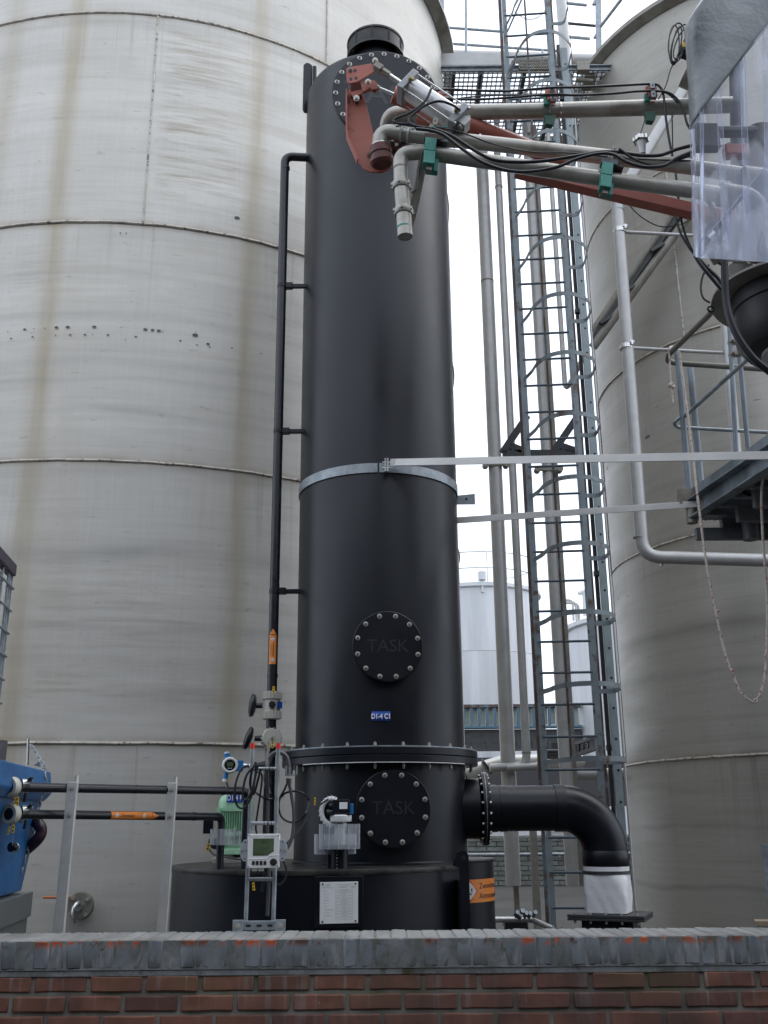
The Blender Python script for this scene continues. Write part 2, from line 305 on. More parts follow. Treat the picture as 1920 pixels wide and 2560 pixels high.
# stainless shell of the big tanks: UV in metres round and up
def tankmat(name, base, streaks, bands, dots=None, seed=0, patches=(), runs=(), warm=(.37, .3, .18)):
    m = bpy.data.materials.new(name); m.use_nodes = True; n = m.node_tree.nodes; L = m.node_tree.links; b = n['Principled BSDF']
    uv = n.new('ShaderNodeUVMap').outputs[0]
    sp = n.new('ShaderNodeSeparateXYZ'); L.new(uv, sp.inputs[0]); u, v = sp.outputs[0], sp.outputs[1]
    def ma(op, a, b_=None, c_=None):
        q = n.new('ShaderNodeMath'); q.operation = op
        for i, x in enumerate((a, b_, c_)):
            if x is None: continue
            if isinstance(x, (int, float)): q.inputs[i].default_value = x
            else: L.new(x, q.inputs[i])
        return q.outputs[0]
    def noise(sx, sy, sc=1, dt=5, off=0, rg=.6):
        mp = n.new('ShaderNodeMapping'); mp.inputs['Scale'].default_value = (sx, sy, 1); mp.inputs['Location'].default_value = (seed + off, seed * 2 + off, 0); L.new(uv, mp.inputs[0])
        t = n.new('ShaderNodeTexNoise'); t.inputs['Scale'].default_value = sc; t.inputs['Detail'].default_value = dt; t.inputs['Roughness'].default_value = rg
        L.new(mp.outputs[0], t.inputs[0]); return t.outputs['Fac']
    def rng(f, a, c_, x=0, y=1):
        r = n.new('ShaderNodeMapRange'); r.inputs[1].default_value = a; r.inputs[2].default_value = c_
        r.inputs[3].default_value = x; r.inputs[4].default_value = y; L.new(f, r.inputs[0]); return r.outputs[0]
    def mix(f, a, c_, mode='MIX'):
        q = n.new('ShaderNodeMix'); q.data_type = 'RGBA'; q.blend_type = mode; L.new(f, q.inputs[0])
        for i, x in ((6, a), (7, c_)):
            if isinstance(x, tuple): q.inputs[i].default_value = (*x, 1)
            else: L.new(x, q.inputs[i])
        return q.outputs[2]
    oi = n.new('ShaderNodeObjectInfo')
    c = mix(rng(noise(.25, 1.6, 1, 6), .35, .7), tuple(x * .9 for x in base), tuple(x * 1.1 for x in base))
    c = mix(rng(noise(1.3, 24, 1, 4, 3), .4, .75, 0, .36), c, tuple(x * .72 for x in base))          # fine rolling marks
    c = mix(rng(noise(30, 1.2, 1, 3, 8), .45, .75, 0, .22), c, tuple(x * 1.2 for x in base))         # vertical brushing
    c = mix(rng(oi.outputs['Random'], 0, 1, 0, .3), c, tuple(x * .82 for x in base))                 # plate to plate
    c = mix(rng(noise(.9, 2.2, 1, 7, 11), .58, .74, 0, .25), c, (base[0] * .66, base[1] * .61, base[2] * .5))     # tan film
    c = mix(rng(noise(.35, 7, 1, 8, 41, .7), .5, .66, 0, .22), c, (base[0] * .55, base[1] * .5, base[2] * .42))      # long thin horizontal stains
    c = mix(rng(noise(2.2, .35, 1, 7, 51, .7), .54, .7, 0, .2), c, tuple(x * .6 for x in base))          # runs
    c = mix(rng(noise(1.1, 1.3, 1, 8, 61, .75), .6, .7, 0, .3), c, tuple(min(1, x * 1.25) for x in base))    # rubbed bright patches
    for (u0, u1, v0, v1, amt) in patches:
        g = ma('MULTIPLY', ma('MULTIPLY', rng(u, u0, u0 + .15), rng(u, u1, u1 - 1.1)), ma('MULTIPLY', rng(v, v0, v0 + .3), rng(v, v1, v1 - .2)))
        c = mix(ma('MULTIPLY', g, rng(noise(1.1, 15, 1, 8, 71, .72), .46, .62, 0, amt)), c, (base[0] * .5, base[1] * .44, base[2] * .34))
    sc_ = rng(noise(5, 16, 1, 6, 21), .64, .68, 0, .45); c = mix(sc_, c, tuple(x * .55 for x in base))       # scuffs
    for v0 in runs:      # dirt run down from each weld
        g = ma('MULTIPLY', ma('MULTIPLY', rng(v, v0 - 1.1, v0), ma('LESS_THAN', v, v0)), rng(noise(13, .22, 1, 5, v0 * 5, .7), .55, .66, 0, .42)); c = mix(g, c, (base[0] * .5, base[1] * .45, base[2] * .36))
        g = ma('MULTIPLY', ma('EXPONENT', ma('MULTIPLY', ma('POWER', ma('DIVIDE', ma('SUBTRACT', v, v0), .05), 2), -1)), rng(noise(2, .5, 1, 5, v0), .35, .6, .1, .6)); c = mix(g, c, (base[0] * .45, base[1] * .36, base[2] * .27))
    for (u0, wd, amt, lean) in streaks:
        uu = ma('ADD', ma('MULTIPLY_ADD', noise(5, .35, 1, 5, u0), .16, -u0 - .08), u)
        if lean: uu = ma('MULTIPLY_ADD', v, lean, uu)
        g = ma('EXPONENT', ma('MULTIPLY', ma('POWER', ma('DIVIDE', uu, wd), 2), -1))
        g = ma('MULTIPLY', ma('MULTIPLY', g, amt), rng(noise(6, .6, 1, 5, u0 * 3), .25, .7, .5, 1.1))
        c = mix(g, c, (warm[0], warm[1], warm[2]))
    for (v0, wd, amt) in bands:
        vv = ma('ADD', ma('MULTIPLY_ADD', noise(.35, .1, 1, 3, v0), .34, -v0 - .17), v)
        g = ma('EXPONENT', ma('MULTIPLY', ma('POWER', ma('DIVIDE', vv, wd), 2), -1))
        g = ma('MULTIPLY', ma('MULTIPLY', g, amt), rng(noise(.7, .7, 1, 4, v0 * 7), .35, .6, .25, 1))
        c = mix(g, c, tuple(x * .45 for x in base))
    if dots:
        vo = n.new('ShaderNodeTexVoronoi'); vo.inputs['Scale'].default_value = 1
        mp = n.new('ShaderNodeMapping'); mp.inputs['Scale'].default_value = (2.4, 6.0, 1); L.new(uv, mp.inputs[0]); L.new(mp.outputs[0], vo.inputs[0])
        d = rng(vo.outputs['Distance'], .1, .14, 1, 0)
        for v0, wd in dots:
            g = ma('MULTIPLY', d, ma('LESS_THAN', ma('ABSOLUTE', ma('SUBTRACT', v, v0)), wd)); c = mix(ma('MULTIPLY', g, .8), c, (.05, .045, .035))
    L.new(c, b.inputs['Base Color']); b.inputs['Metallic'].default_value = .25
    L.new(rng(noise(.6, 3, 1, 5, 5), .3, .7, .42, .6), b.inputs['Roughness'])
    bp = n.new('ShaderNodeBump'); bp.inputs['Distance'].default_value = .012; bp.inputs['Strength'].default_value = .6
    L.new(noise(.35, 1.1, 1, 3, 31), bp.inputs['Height']); L.new(bp.outputs[0], b.inputs['Normal']); return m
# ================================================================ ground and walls
b = MB(); b.grid(lambda u, v: (-300 + 600 * u, -60 + 700 * v, 0), 40, 40)
tag(obj('ground', b, M['asphalt']), 'wet dark grey asphalt yard between and beyond the tanks', None, kind='structure')
# near brick wall, seen over its top
WY = 4.30; ZT = EYE.z - .1027 * WY * 1.0
wall = thing('brick_wall', 'low red brick wall with grey painted coping across the foreground', 'wall', (0, WY + .13, 0))
def brickmat(name, col, paint, mossamt=.3):
    m = mat(name, col, .85, var=.28, scale=9, bump=.0016, bscale=30, col2=tuple(x * .5 for x in col), lo=.5, hi=.8, spot=(.3, .29, .26), sscale=22, slo=.7, shi=.8)
    n = m.node_tree.nodes; L = m.node_tree.links; b = n['Principled BSDF']; base = b.inputs['Base Color'].links[0].from_socket
    g = n.new('ShaderNodeNewGeometry'); sp = n.new('ShaderNodeSeparateXYZ'); L.new(g.outputs['Position'], sp.inputs[0])
    tc = n.new('ShaderNodeTexCoord'); s2 = n.new('ShaderNodeSeparateXYZ'); L.new(tc.outputs['Object'], s2.inputs[0])
    def noi(sc, vec, st=(1, 1, 1)):
        mp = n.new('ShaderNodeMapping'); mp.inputs['Scale'].default_value = st; L.new(vec, mp.inputs[0])
        t = n.new('ShaderNodeTexNoise'); t.inputs['Scale'].default_value = sc; t.inputs['Detail'].default_value = 5; L.new(mp.outputs[0], t.inputs[0]); return t.outputs['Fac']
    def rg(f, a, c_, x=0, y=1):
        r = n.new('ShaderNodeMapRange'); r.inputs[1].default_value = a; r.inputs[2].default_value = c_; r.inputs[3].default_value = x; r.inputs[4].default_value = y; L.new(f, r.inputs[0]); return r.outputs[0]
    def mu(a, c_, op='MULTIPLY'):
        q = n.new('ShaderNodeMath'); q.operation = op; q.use_clamp = True
        for i, x in ((0, a), (1, c_)):
            if isinstance(x, (int, float)): q.inputs[i].default_value = x
            else: L.new(x, q.inputs[i])
        return q.outputs[0]
    def mix(f, a, c_):
        q = n.new('ShaderNodeMix'); q.data_type = 'RGBA'; L.new(f, q.inputs[0])
        for i, x in ((6, a), (7, c_)):
            if isinstance(x, tuple): q.inputs[i].default_value = (*x, 1)
            else: L.new(x, q.inputs[i])
        return q.outputs[2]
    P = g.outputs['Position']; z = sp.outputs[2]
    if paint:   # grey paint, dirty in its lower half, worn off along the top arris
        pn = noi(7, P, (1, 1, .7))
        c = mix(rg(pn, .35, .65), (.15, .17, .19), (.23, .25, .27))
        low = mu(rg(z, ZT - .02, ZT - .1), rg(noi(9, P, (1, 1, .5)), .38, .52)); c = mix(low, c, (.09, .095, .1))
        c = mix(mu(rg(noi(14, P, (1, 1, .3)), .58, .68), .5), c, (.36, .36, .355))
        top = rg(s2.outputs[2], .018, .04); chip = mu(mu(top, rg(s2.outputs[1], -.075, -.12)), rg(noi(8, P), .5, .54))
        c = mix(chip, c, mix(rg(noi(5, P), .45, .6), (.09, .05, .035), (.5, .1, .035)))
        c = mix(mu(rg(s2.outputs[2], .0482, .0495), rg(noi(5, P), .3, .6, .5, 1)), c, mix(rg(noi(6, P, (1, .4, 1)), .4, .6), (.15, .148, .135), (.25, .245, .23)))
        c = mix(mu(mu(rg(z, ZT - .08, ZT - .12), rg(noi(2.3, P), .55, .65)), .5), c, (.06, .07, .02))
    else:       # drips from the coping, moss near the top courses
        c = base
        drip = mu(mu(rg(noi(9, P, (4, 1, .18)), .57, .66), rg(z, ZT - .36, ZT - .14)), .55); c = mix(drip, c, (.27, .27, .26))
        c = mix(mu(rg(noi(3, P, (1, 1, .5)), .42, .68), .8), c, (.06, .04, .034))
        moss = mu(mu(rg(z, ZT - .26, ZT - .15), rg(noi(3.4, P), .5, .62)), mossamt); c = mix(moss, c, (.075, .085, .02))
    L.new(c, b.inputs['Base Color']); return m
M['brick'] = brickmat('red_brick', (.2, .085, .058), False); M['brick2'] = brickmat('dark_red_brick', (.13, .06, .048), False)
M['coping'] = brickmat('painted_coping', (.2, .2, .2), True); M['copingjoint'] = mat('painted_joint', (.2, .21, .215), .85, var=.3, scale=12, col2=(.11, .115, .1), spot=(.06, .06, .03), sscale=7, slo=.6, shi=.68, bump=.002, coord='Object')
M['mortar'] = brickmat('mossy_mortar', (.22, .215, .185), False, .9)
WX0, WX1 = -3.6, 3.6; HC = ZT - zrow(2420, 0, WY); PB = .0705; LB = .22
b = MB(); b.box(0, WY + .145, (ZT - HC - .012) / 2 - .002, WX1 - WX0, .27, ZT - HC - .012)
obj('mortar', b, M['mortar'], wall)
b = MB(); b.box(0, WY + .147, ZT - HC / 2 - .0035, WX1 - WX0, .296, HC - .0075); obj('coping_mortar', b, M['copingjoint'], wall)
b = MB(); b.box(0, WY + .14, ZT - HC - .012, WX1 - WX0, .275, .026); obj('bed_joint', b, M['copingjoint'], wall, bev=.004)
def brick_mesh(sx, sy, sz, j, seed):
    r = random.Random(seed); q = MB(); nx, nz = 3, 2
    me = MB(); vs = []
    for x in (-1, -.33, .33, 1):
        for y in (-1, 1):
            for z in (-1, 0, 1):
                vs.append((x * sx / 2 + r.uniform(-j, j) * (abs(x) == 1), y * sy / 2 + (r.uniform(-j, j) if y < 0 else 0), z * sz / 2 + r.uniform(-j, j)))
    I = lambda a, y, z: a * 6 + y * 3 + z
    fs = []
    for a in range(3):
        for z in range(2):
            fs.append((I(a, 0, z), I(a + 1, 0, z), I(a + 1, 0, z + 1), I(a, 0, z + 1))); fs.append((I(a, 1, z), I(a, 1, z + 1), I(a + 1, 1, z + 1), I(a + 1, 1, z)))
        fs.append((I(a, 0, 2), I(a + 1, 0, 2), I(a + 1, 1, 2), I(a, 1, 2))); fs.append((I(a, 0, 0), I(a, 1, 0), I(a + 1, 1, 0), I(a + 1, 0, 0)))
    for z in range(2):
        fs.append((I(0, 0, z), I(0, 0, z + 1), I(0, 1, z + 1), I(0, 1, z))); fs.append((I(3, 0, z), I(3, 1, z), I(3, 1, z + 1), I(3, 0, z + 1)))
    me.add(vs, fs); return me
protos = {}
def lay(kind, size, j, mt, bev, pos, rot):
    key = (kind, mt, R.randrange(7))
    if key not in protos:
        o = obj(kind, brick_mesh(*size, j, hash(key[2]) + 3), M[mt], wall, bev=bev, ang=60); o.location = pos; o.rotation_euler = rot; protos[key] = o; return o
    return share(protos[key], wall, pos, rot)
x = WX0
while x < WX1:
    lay('coping_brick', (.0605, .30, HC - .006), .0022, 'coping', .007, (x + .033, WY + .147 + R.uniform(-.0015, .0015), ZT - HC / 2 + R.uniform(-.0008, .0008)), (R.uniform(-.003, .003), R.uniform(-.007, .007), R.uniform(-.005, .005)))
    x += .0645
row = 0; z = ZT - HC - .016
while z > zrow(2560, 0, WY) - .16:
    x = WX0 + (.11 if row % 2 else 0) + .03 * (row % 3)
    while x < WX1:
        half = row == 1 and R.random() < .06
        l = LB * (.5 if half else 1)
        lay('half_brick' if half else 'brick', (l - .017, .1, .0555), .0016, 'brick' if R.random() < .7 else 'brick2', .005, (x + l / 2, WY + .052 + R.uniform(-.004, .003), z - PB / 2), (R.uniform(-.008, .008), R.uniform(-.006, .006), R.uniform(-.005, .005)))
        x += l
    z -= PB; row += 1
b = MB()
while z > .05:
    x = WX0 + (.11 if row % 2 else 0)
    while x < WX1: b.box(x + .11, WY + .052, z - PB / 2, .206, .1, .057); x += LB
    z -= PB; row += 1
o = obj('lower_brick_courses', b, M['brick'], wall); o['kind'] = 'stuff'
p = atz(1885, 2316, ZT + .012)
b = MB(Matrix.Translation((1.72, WY + .27, ZT + .013)) @ Matrix.Rotation(-.28, 4, 'Z')); b.box(.25, 0, 0, .8, .09, .02)
tag(obj('plank', b, M['wood'], bev=.002), 'thin weathered plank lying on the wall top at the right', 'plank')
# low bund wall across the yard, grey painted bricks
bund = thing('low_wall', 'grey painted low block wall far behind the big tank pipes', 'wall', (3.5, 27, 0))
zt = zrow(2093, 2.2, 27); b = MB(); b.box(6, 27.15, zt / 2 - .01, 22, .26, zt - .02); obj('mortar_core', b, M['concrete'], bund)
M['bundbrick'] = mat('grey_painted_block', (.17, .18, .165), .8, var=.3, scale=3, col2=(.1, .11, .09), spot=(.32, .32, .3), sscale=4, slo=.66, shi=.72)
pr = None; rows = 10; hh = zt / rows
for r_ in range(rows):
    for c_ in range(13):
        X = 1.0 + c_ * .52 + (.26 if r_ % 2 else 0); loc = (X, 26.99 + R.uniform(-.008, .008), hh * (r_ + .5))
        if pr is None: q = MB(); q.box(0, 0, 0, .5, .08, hh - .02); pr = obj('block', q, M['bundbrick'], bund, bev=.008); pr.location = loc
        else: share(pr, bund, loc)
b = MB(); b.box(6, 27.12, zt + .02, 22, .36, .045); obj('coping_strip', b, M['concrete'], bund, bev=.01)
b = MB(); b.cyl((-2, 26.85, zrow(2137, 1.5, 26.85)), (14, 26.85, zrow(2137, 1.5, 26.85)), .035); 
for X in range(-2, 14, 2): b.box(X + .4, 26.9, zrow(2137, 1.5, 26.85) - .05, .04, .12, .06)
tag(obj('handrail', b, M['galv']), 'thin pale pipe running along the low grey wall', 'pipe')
# ================================================================ big storage tanks
def tank(name, label, cx, cy, r, seams, verts, mats, top, a_start=0, rim=.16):
    t = thing(name, label, 'storage tank', (cx, cy, 0)); lv = [0] + seams + [top]
    for i in range(len(lv) - 1):
        vs = sorted(verts[i]); n = len(vs)
        for k in range(n):
            a0 = math.radians(vs[k]); a1 = math.radians(vs[(k + 1) % n]) + (2 * math.pi if k == n - 1 else 0)
            st = max(3, int((a1 - a0) / math.radians(2.5))); q = MB(); g = .0012
            q.grid(lambda u, v: (cx + (r + .004 * (i % 2)) * math.cos(a0 + g / r + (a1 - a0 - 2 * g / r) * u), cy + (r + .004 * (i % 2)) * math.sin(a0 + g / r + (a1 - a0 - 2 * g / r) * u), lv[i] + g + (lv[i + 1] - lv[i] - 2 * g) * v), st, 1)
            a_m = (a0 + a1) / 2
            def uvf(v, a_m=a_m):
                a = math.atan2(v.y - cy, v.x - cx)
                while a - a_m > math.pi: a -= 2 * math.pi
                while a - a_m < -math.pi: a += 2 * math.pi
                return (a * r, v.z)
            obj('plate', q, mats, t, uv=uvf)
    q = MB(); q.lathe([(r - .004, 0), (r - .004, top)], 96); q.v = [v + Vector((cx, cy, 0)) for v in q.v]; obj('weld_backing', q, M['weld'], t)
    q = MB(); rr = random.Random(5)
    for z in seams: q.tube([(cx + (r + .006) * math.cos(a), cy + (r + .006) * math.sin(a), z + rr.uniform(-.003, .003)) for a in [2 * math.pi * k / 180 for k in range(180)]], .014, 6, closed=True)
    for i in range(len(lv) - 1):
        for d in verts[i]:
            a = math.radians(d); q.tube([(cx + (r + .005) * math.cos(a + rr.uniform(-.0006, .0006)), cy + (r + .005) * math.sin(a), lv[i] + (lv[i + 1] - lv[i]) * k / 12) for k in range(13)], .012, 6)
    obj('weld_seam', q, M['weld'], t)
    q = MB(Matrix.Translation((cx, cy, 0))); q.lathe([(r + .01, top - .10), (r + rim, top - .03), (r + rim, top + .03), (r - .2, top + .06), (r * .5, top + .35), (.01, top + .5)], 96)
    obj('roof', q, M['steeldirty'], t); return t
M['weldspot'] = mat('burnt_weld_spot', (.09, .08, .07), .5, .3, var=.3, scale=20); M['weld'] = mat('weld_bead', (.52, .48, .41), .5, .1, var=.3, scale=9, spot=(.12, .09, .07), sscale=26, slo=.56, shi=.62, coord='Object')
TLc = (-2.897, 12.16, 3.821); TRc = (5.405, 12.371, 2.46)
rad = math.radians
LS = [2.23, 4.69, 7.13, 9.62]
M['tankL'] = tankmat('stainless_tank_shell', (.63, .605, .55), [(rad(-93.5) * TLc[2], .10, .62, 0), (rad(-66.5) * TLc[2], .09, .5, -.011), (rad(-89.5) * TLc[2], .25, .12, 0), (rad(-104) * TLc[2], .12, .35, 0)],
                     [(6.54, .05, .2), (6.1, .05, .28), (5.66, .05, .25), (5.5, .03, .2), (3.85, .08, .5), (3.2, .04, .2), (5.15, .04, .45), (7.0, .06, .15), (4.6, .05, .25), (9.5, .05, .25)], None, patches=[(rad(-80.5) * TLc[2], rad(-60) * TLc[2], 7.3, 9.55, .7), (rad(-92) * TLc[2], rad(-62) * TLc[2], 2.3, 3.9, .3), (rad(-100) * TLc[2], rad(-80) * TLc[2], 6.1, 7.0, .3)], runs=LS)
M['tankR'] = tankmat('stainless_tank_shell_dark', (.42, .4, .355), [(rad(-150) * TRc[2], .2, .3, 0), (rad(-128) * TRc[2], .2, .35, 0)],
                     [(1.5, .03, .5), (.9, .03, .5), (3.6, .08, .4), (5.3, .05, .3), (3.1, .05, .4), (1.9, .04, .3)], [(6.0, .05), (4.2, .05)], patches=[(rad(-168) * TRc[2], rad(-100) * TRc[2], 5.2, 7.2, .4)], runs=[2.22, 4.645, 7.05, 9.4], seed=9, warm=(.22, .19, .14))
LS0 = [2.23, 4.69, 7.13, 9.62]
tank('storage_tank', 'huge stainless steel tank filling the left, rust streaked welded plates', *TLc, LS,
     [[-150, -30, 90, 180 + 30], [-175, -115, -40, 20, 80, 140], [-160, -20, 40, 100], [-141, -81.1, -21, 39, 99, 159], [-173, -113, -53, 7, 67, 127]], M['tankL'], 12.02)
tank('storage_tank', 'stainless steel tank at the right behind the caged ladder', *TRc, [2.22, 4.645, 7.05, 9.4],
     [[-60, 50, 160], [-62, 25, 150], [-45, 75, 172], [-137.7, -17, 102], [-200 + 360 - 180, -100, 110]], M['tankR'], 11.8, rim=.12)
q = MB()
for x_, y_, s_ in ((38, 1529, 1), (53, 1561, 1.6), (115, 1519, 2.4), (157, 1517, 1), (151, 1553, 1.6), (207, 1514, 1.2), (261, 1510, 2.8), (313, 1508, 3), (257, 1546, 1.3), (324, 1544, 1.8), (392, 1543, 1.9), (435, 1507, 3), (428, 1543, 1), (498, 1545, 1.9), (555, 1512, 1), (578, 1566, 1), (626, 1552, 1.8),
        (670, 1519, 3), (703, 1522, 2.6), (732, 1525, 3), (749, 1528, 1), (831, 1571, 1.8), (899, 1545, 4), (902, 1532, 1), (907, 1591, 1.5), (958, 1586, 2.6), (966, 1600, 1.3), (1068, 1605, 1.6), (1201, 1631, 1.4), (555, 1075, 1.4), (582, 1076, 1.4), (1092, 1005, 4.2)):
    a, z, _ = hit(x_ / 1.843, y_ / 1.843, TLc[0], TLc[1], TLc[2]); n_ = 12; rr_ = TLc[2] + .009
    q.add([(TLc[0] + rr_ * math.cos(a + s_ * .0068 * math.cos(k * 2 * math.pi / n_) / rr_), TLc[1] + rr_ * math.sin(a + s_ * .0068 * math.cos(k * 2 * math.pi / n_) / rr_), z + s_ * .0038 * math.sin(k * 2 * math.pi / n_)) for k in range(n_)], [tuple(range(n_))])
lt = [o for o in C.objects if o.get('label', '').startswith('huge')][0]; o = obj('grinding_mark', q, M['weldspot'], lt); o['kind'] = 'stuff'
# flanged drain on the left tank
a = rad(-82.4); n_ = Vector((math.cos(a), math.sin(a), 0)); o_ = Vector((TLc[0], TLc[1], .99)) + n_ * TLc[2]
t = thing('tank_drain_valve', 'round flanged drain valve with hook low on the left tank', 'valve', tuple(o_)); fm = axis(o_, n_)
s = .0036
b = MB(fm); b.cyl((0, 0, 0), (0, 0, .1), .07); obj('neck', b, M['steeldirty'], t)
b = MB(fm); b.disc(.105, .08, .105, 28); b.disc(.10, .108, .13, 28); obj('flange', b, M['steeldirty'], t, bev=.002)
for k in range(4):
    an = k * math.pi / 2 + .7; b = MB(fm); b.cyl((.08 * math.cos(an), .08 * math.sin(an), .13), (.08 * math.cos(an), .08 * math.sin(an), .155), .016, n=6); obj('bolt', b, M['bolt'], t)
b = MB(fm); b.tube(smo([(0, .01, .13), (0, .03, .2), (-.02, 0, .24), (-.02, -.06, .25), (-.01, -.11, .24)]), .015, 8); obj('hook_lever', b, M['bright'], t)
b = MB(fm); b.cyl((0, 0, .13), (0, 0, .19), .03, n=10); obj('spindle', b, M['galv'], t)
b = MB(); pts = [o_ + Vector((-.03 - .06 * k, -.12, .065)) for k in range(5)]; b.tube(pts, .011, 8); obj('copper_tube', b, M['copper'], t)
# walkway between the tank tops
ZW = zrow(200, 1.6, 12.0)
wk = thing('walkway', 'steel grating walkway with railing bridging the tank tops', 'walkway', (2, 12, ZW))
Y0, Y1 = 11.35, 12.9
xa, xb = at(1112, 200, 12).x - .1, at(1480, 200, 12).x + .2
zf = zrow(175, 1.4, Y0)
b = MB(); b.box((xa + xb) / 2, Y0, zf, xb - xa, .03, .05); b.box((xa + xb) / 2, Y0 - .02, zf + .03, xb - xa, .06, .012)
obj('front_angle', b, M['galv'], wk)
b = MB(); b.box((xa + xb) / 2, Y1, zf, xb - xa, .05, .14); obj('rear_channel', b, M['steeldirty'], wk)
zk = zf + .02
b = MB(); nx = int((xb - xa) / .066); ny = int((Y1 - Y0) / .085)
for i in range(nx): b.box(xa + .066 * i, (Y0 + Y1) / 2, zk, .014, Y1 - Y0, .022)
for j in range(ny): b.box((xa + xb) / 2, Y0 + .085 * j, zk, xb - xa, .016, .018)
o = obj('grating', b, M['galv'], wk); o['kind'] = 'stuff'
for X in (xa + .18, xa + .55, xa + 1.15, xa + 1.6):
    b = MB(); b.box(X, (Y0 + Y1) / 2, zk - .06, .045, Y1 - Y0, .07); obj('cross_member', b, M['darksteel'], wk)
za = zrow(150, 1.4, Y0 + .05); b = MB(); b.box(at(1194, 150, 11.4).x, Y0 + .06, za + .02, at(1272, 150, 11.4).x - xa + .1, .02, .2); obj('kick_plate', b, M['steel'], wk)
b = MB(); q0 = at(1298, 163, 11.3); b.m = Matrix.Translation(q0); 
for i in range(13): b.box(.033 * i, 0, 0, .012, .03, .17)
for j in range(4): b.box(.2, 0, -.075 + .05 * j, .42, .03, .02)
b.box(.2, .02, -.1, .44, .03, .03); obj('end_panel', b, M['steeldirty'], wk)
b = MB(); q1 = at(1457, 170, 11.3); b.box(q1.x, q1.y, q1.z, .17, .1, .14); obj('end_box', b, M['steeldirty'], wk, bev=.004)
b = MB(); z1 = zrow(137, 1.4, 12.95); b.cyl((xa - .2, 12.95, z1), (xb + .3, 12.95, zrow(152, 2.6, 12.95)), .09); obj('header_pipe', b, M['steel'], wk)
def rail(p0, p1, r=.02, nm='rail', mt='galv', par=None):
    b = MB(); b.cyl(p0, p1, r, n=8); return obj(nm, b, M[mt], par)
Yr = 12.9
rail(at(1106, 68, Yr), at(1268, 80, Yr), .022, par=wk); rail(at(1268, 80, Yr), at(1330, -60, Yr - .6), .016, par=wk)
rail(at(1108, 108, Yr), at(1418, 129, Yr), .022, par=wk); rail(at(1295, 132, Yr), at(1390, 139, Yr), .022, mt='darksteel', par=wk)
rail(at(1400, 6, Yr), at(1467, 13, Yr), .025, par=wk); rail(at(1405, 57, Yr), at(1502, 66, Yr), .022, mt='darksteel', par=wk); rail(at(1407, 91, Yr), at(1475, 97, Yr), .025, par=wk)
for px, y0, y1 in ((1165, 160, -120), (1131, 140, 110), (1356, 143, 124)): rail(at(px, y0, 12.6), at(px - .01, y1, 12.6), .02 if px == 1165 else .015, 'post', par=wk)
b = MB(); b.bar(at(1497, 158, 12.0), at(1494, -150, 12.0), .08, .05, (0, 1, 0)); obj('post', b, M['galv'], wk)
rail(at(1500, 68, 12), at(1575, -30, 11.4), .025, par=wk); rail(at(1484, 12, 12), at(1500, -30, 12), .025, par=wk); rail(at(1486, 95, 12), at(1500, 70, 12), .02, par=wk)
b = MB(); b.bar(at(1105, 150, 12.3), at(1100, -150, 12.3), .09, .06, (0, 1, 0)); obj('post', b, M['galv'], wk)
b = MB(); b.bar(at(1264, 215, 11.2), at(1284, 155, 11.2), .05, .05); obj('dark_brace', b, M['darksteel'], wk)
b = MB(); b.add([at(1100, 165, 11.7), at(1118, 160, 11.7), at(1124, 172, 11.7), at(1102, 195, 11.7)], [(0, 1, 2, 3)]); obj('corner_bracket', b, M['galv'], wk, solid=.02)
b = MB(); b.box(*at(1470, 200, 11.6), .14, .3, .12); b.cyl(at(1440, 200, 11.4), at(1482, 203, 11.4), .03); obj('corner_bracket', b, M['steeldirty'], wk)
b = MB()
c0, c1 = at(1288, 30, 10.2), at(1383, -5, 10.2)
for k in range(22):
    t_ = k / 21; p = c0.lerp(c1, t_) + Vector((0, 0, -.62 * (1 - (2 * t_ - 1) ** 2) * .34)); b.tube([p + Vector((0, 0, .012)), p + Vector((.012, 0, 0)), p - Vector((0, 0, .012)), p - Vector((.012, 0, 0))], .0035, 5, closed=True)
tag(obj('safety_chain', b, M['galv']), 'thin sagging chain across the top of the caged ladder', 'chain')
# ================================================================ background yard
def fartank(label, az, D, r, ztop, seams, rail_=True):
    c = pol(az, D); t = thing('background_tank', label, 'storage tank', (c.x, c.y, 0)); mm = Matrix.Translation((c.x, c.y, 0))
    lv = [0] + seams + [ztop]
    for i in range(len(lv) - 1):
        q = MB(mm); q.lathe([(r, lv[i] + .01), (r, lv[i + 1] - .015)], 48); obj('course', q, M['whitetank'], t)
    q = MB(mm)
    for z in seams: q.lathe([(r - .01, z - .03), (r + .012, z), (r - .01, z + .03)], 48)
    obj('weld_seam', q, M['steel'], t)
    q = MB(mm); q.lathe([(r, ztop - .1), (r + .12, ztop - .05), (r + .12, ztop + .1), (r * .6, ztop + .5), (.01, ztop + .7)], 48); obj('roof', q, M['whitetank'], t)
    return t, c
D1 = 44.; z1 = 1.6 + (1.6 * 0 + .2335) * (D1 - 2.8)
t, c = fartank('tall pale tank with roof railing beyond the blue girder', 5.3, D1, 2.78, zrow(1462, pol(5.3, D1 - 2.8).x, pol(5.3, D1 - 2.8).y), [3.4, 5.9, 8.3], True)
zt_ = zrow(1462, pol(5.3, D1 - 2.8).x, pol(5.3, D1 - 2.8).y)
for hz in (.75, 1.45):
    q = MB(); q.tube([(c.x + 2.8 * math.cos(k / 24 * 2 * math.pi), c.y + 2.8 * math.sin(k / 24 * 2 * math.pi), zt_ + hz) for k in range(24)], .03, 6, closed=True); obj('rail', q, M['whitetank'], t)
for k in range(12):
    a = 2 * math.pi * k / 12 + .1; q = MB(); q.cyl((c.x + 2.8 * math.cos(a), c.y + 2.8 * math.sin(a), zt_), (c.x + 2.8 * math.cos(a), c.y + 2.8 * math.sin(a), zt_ + 1.45), .025, n=6); obj('post', q, M['whitetank'], t)
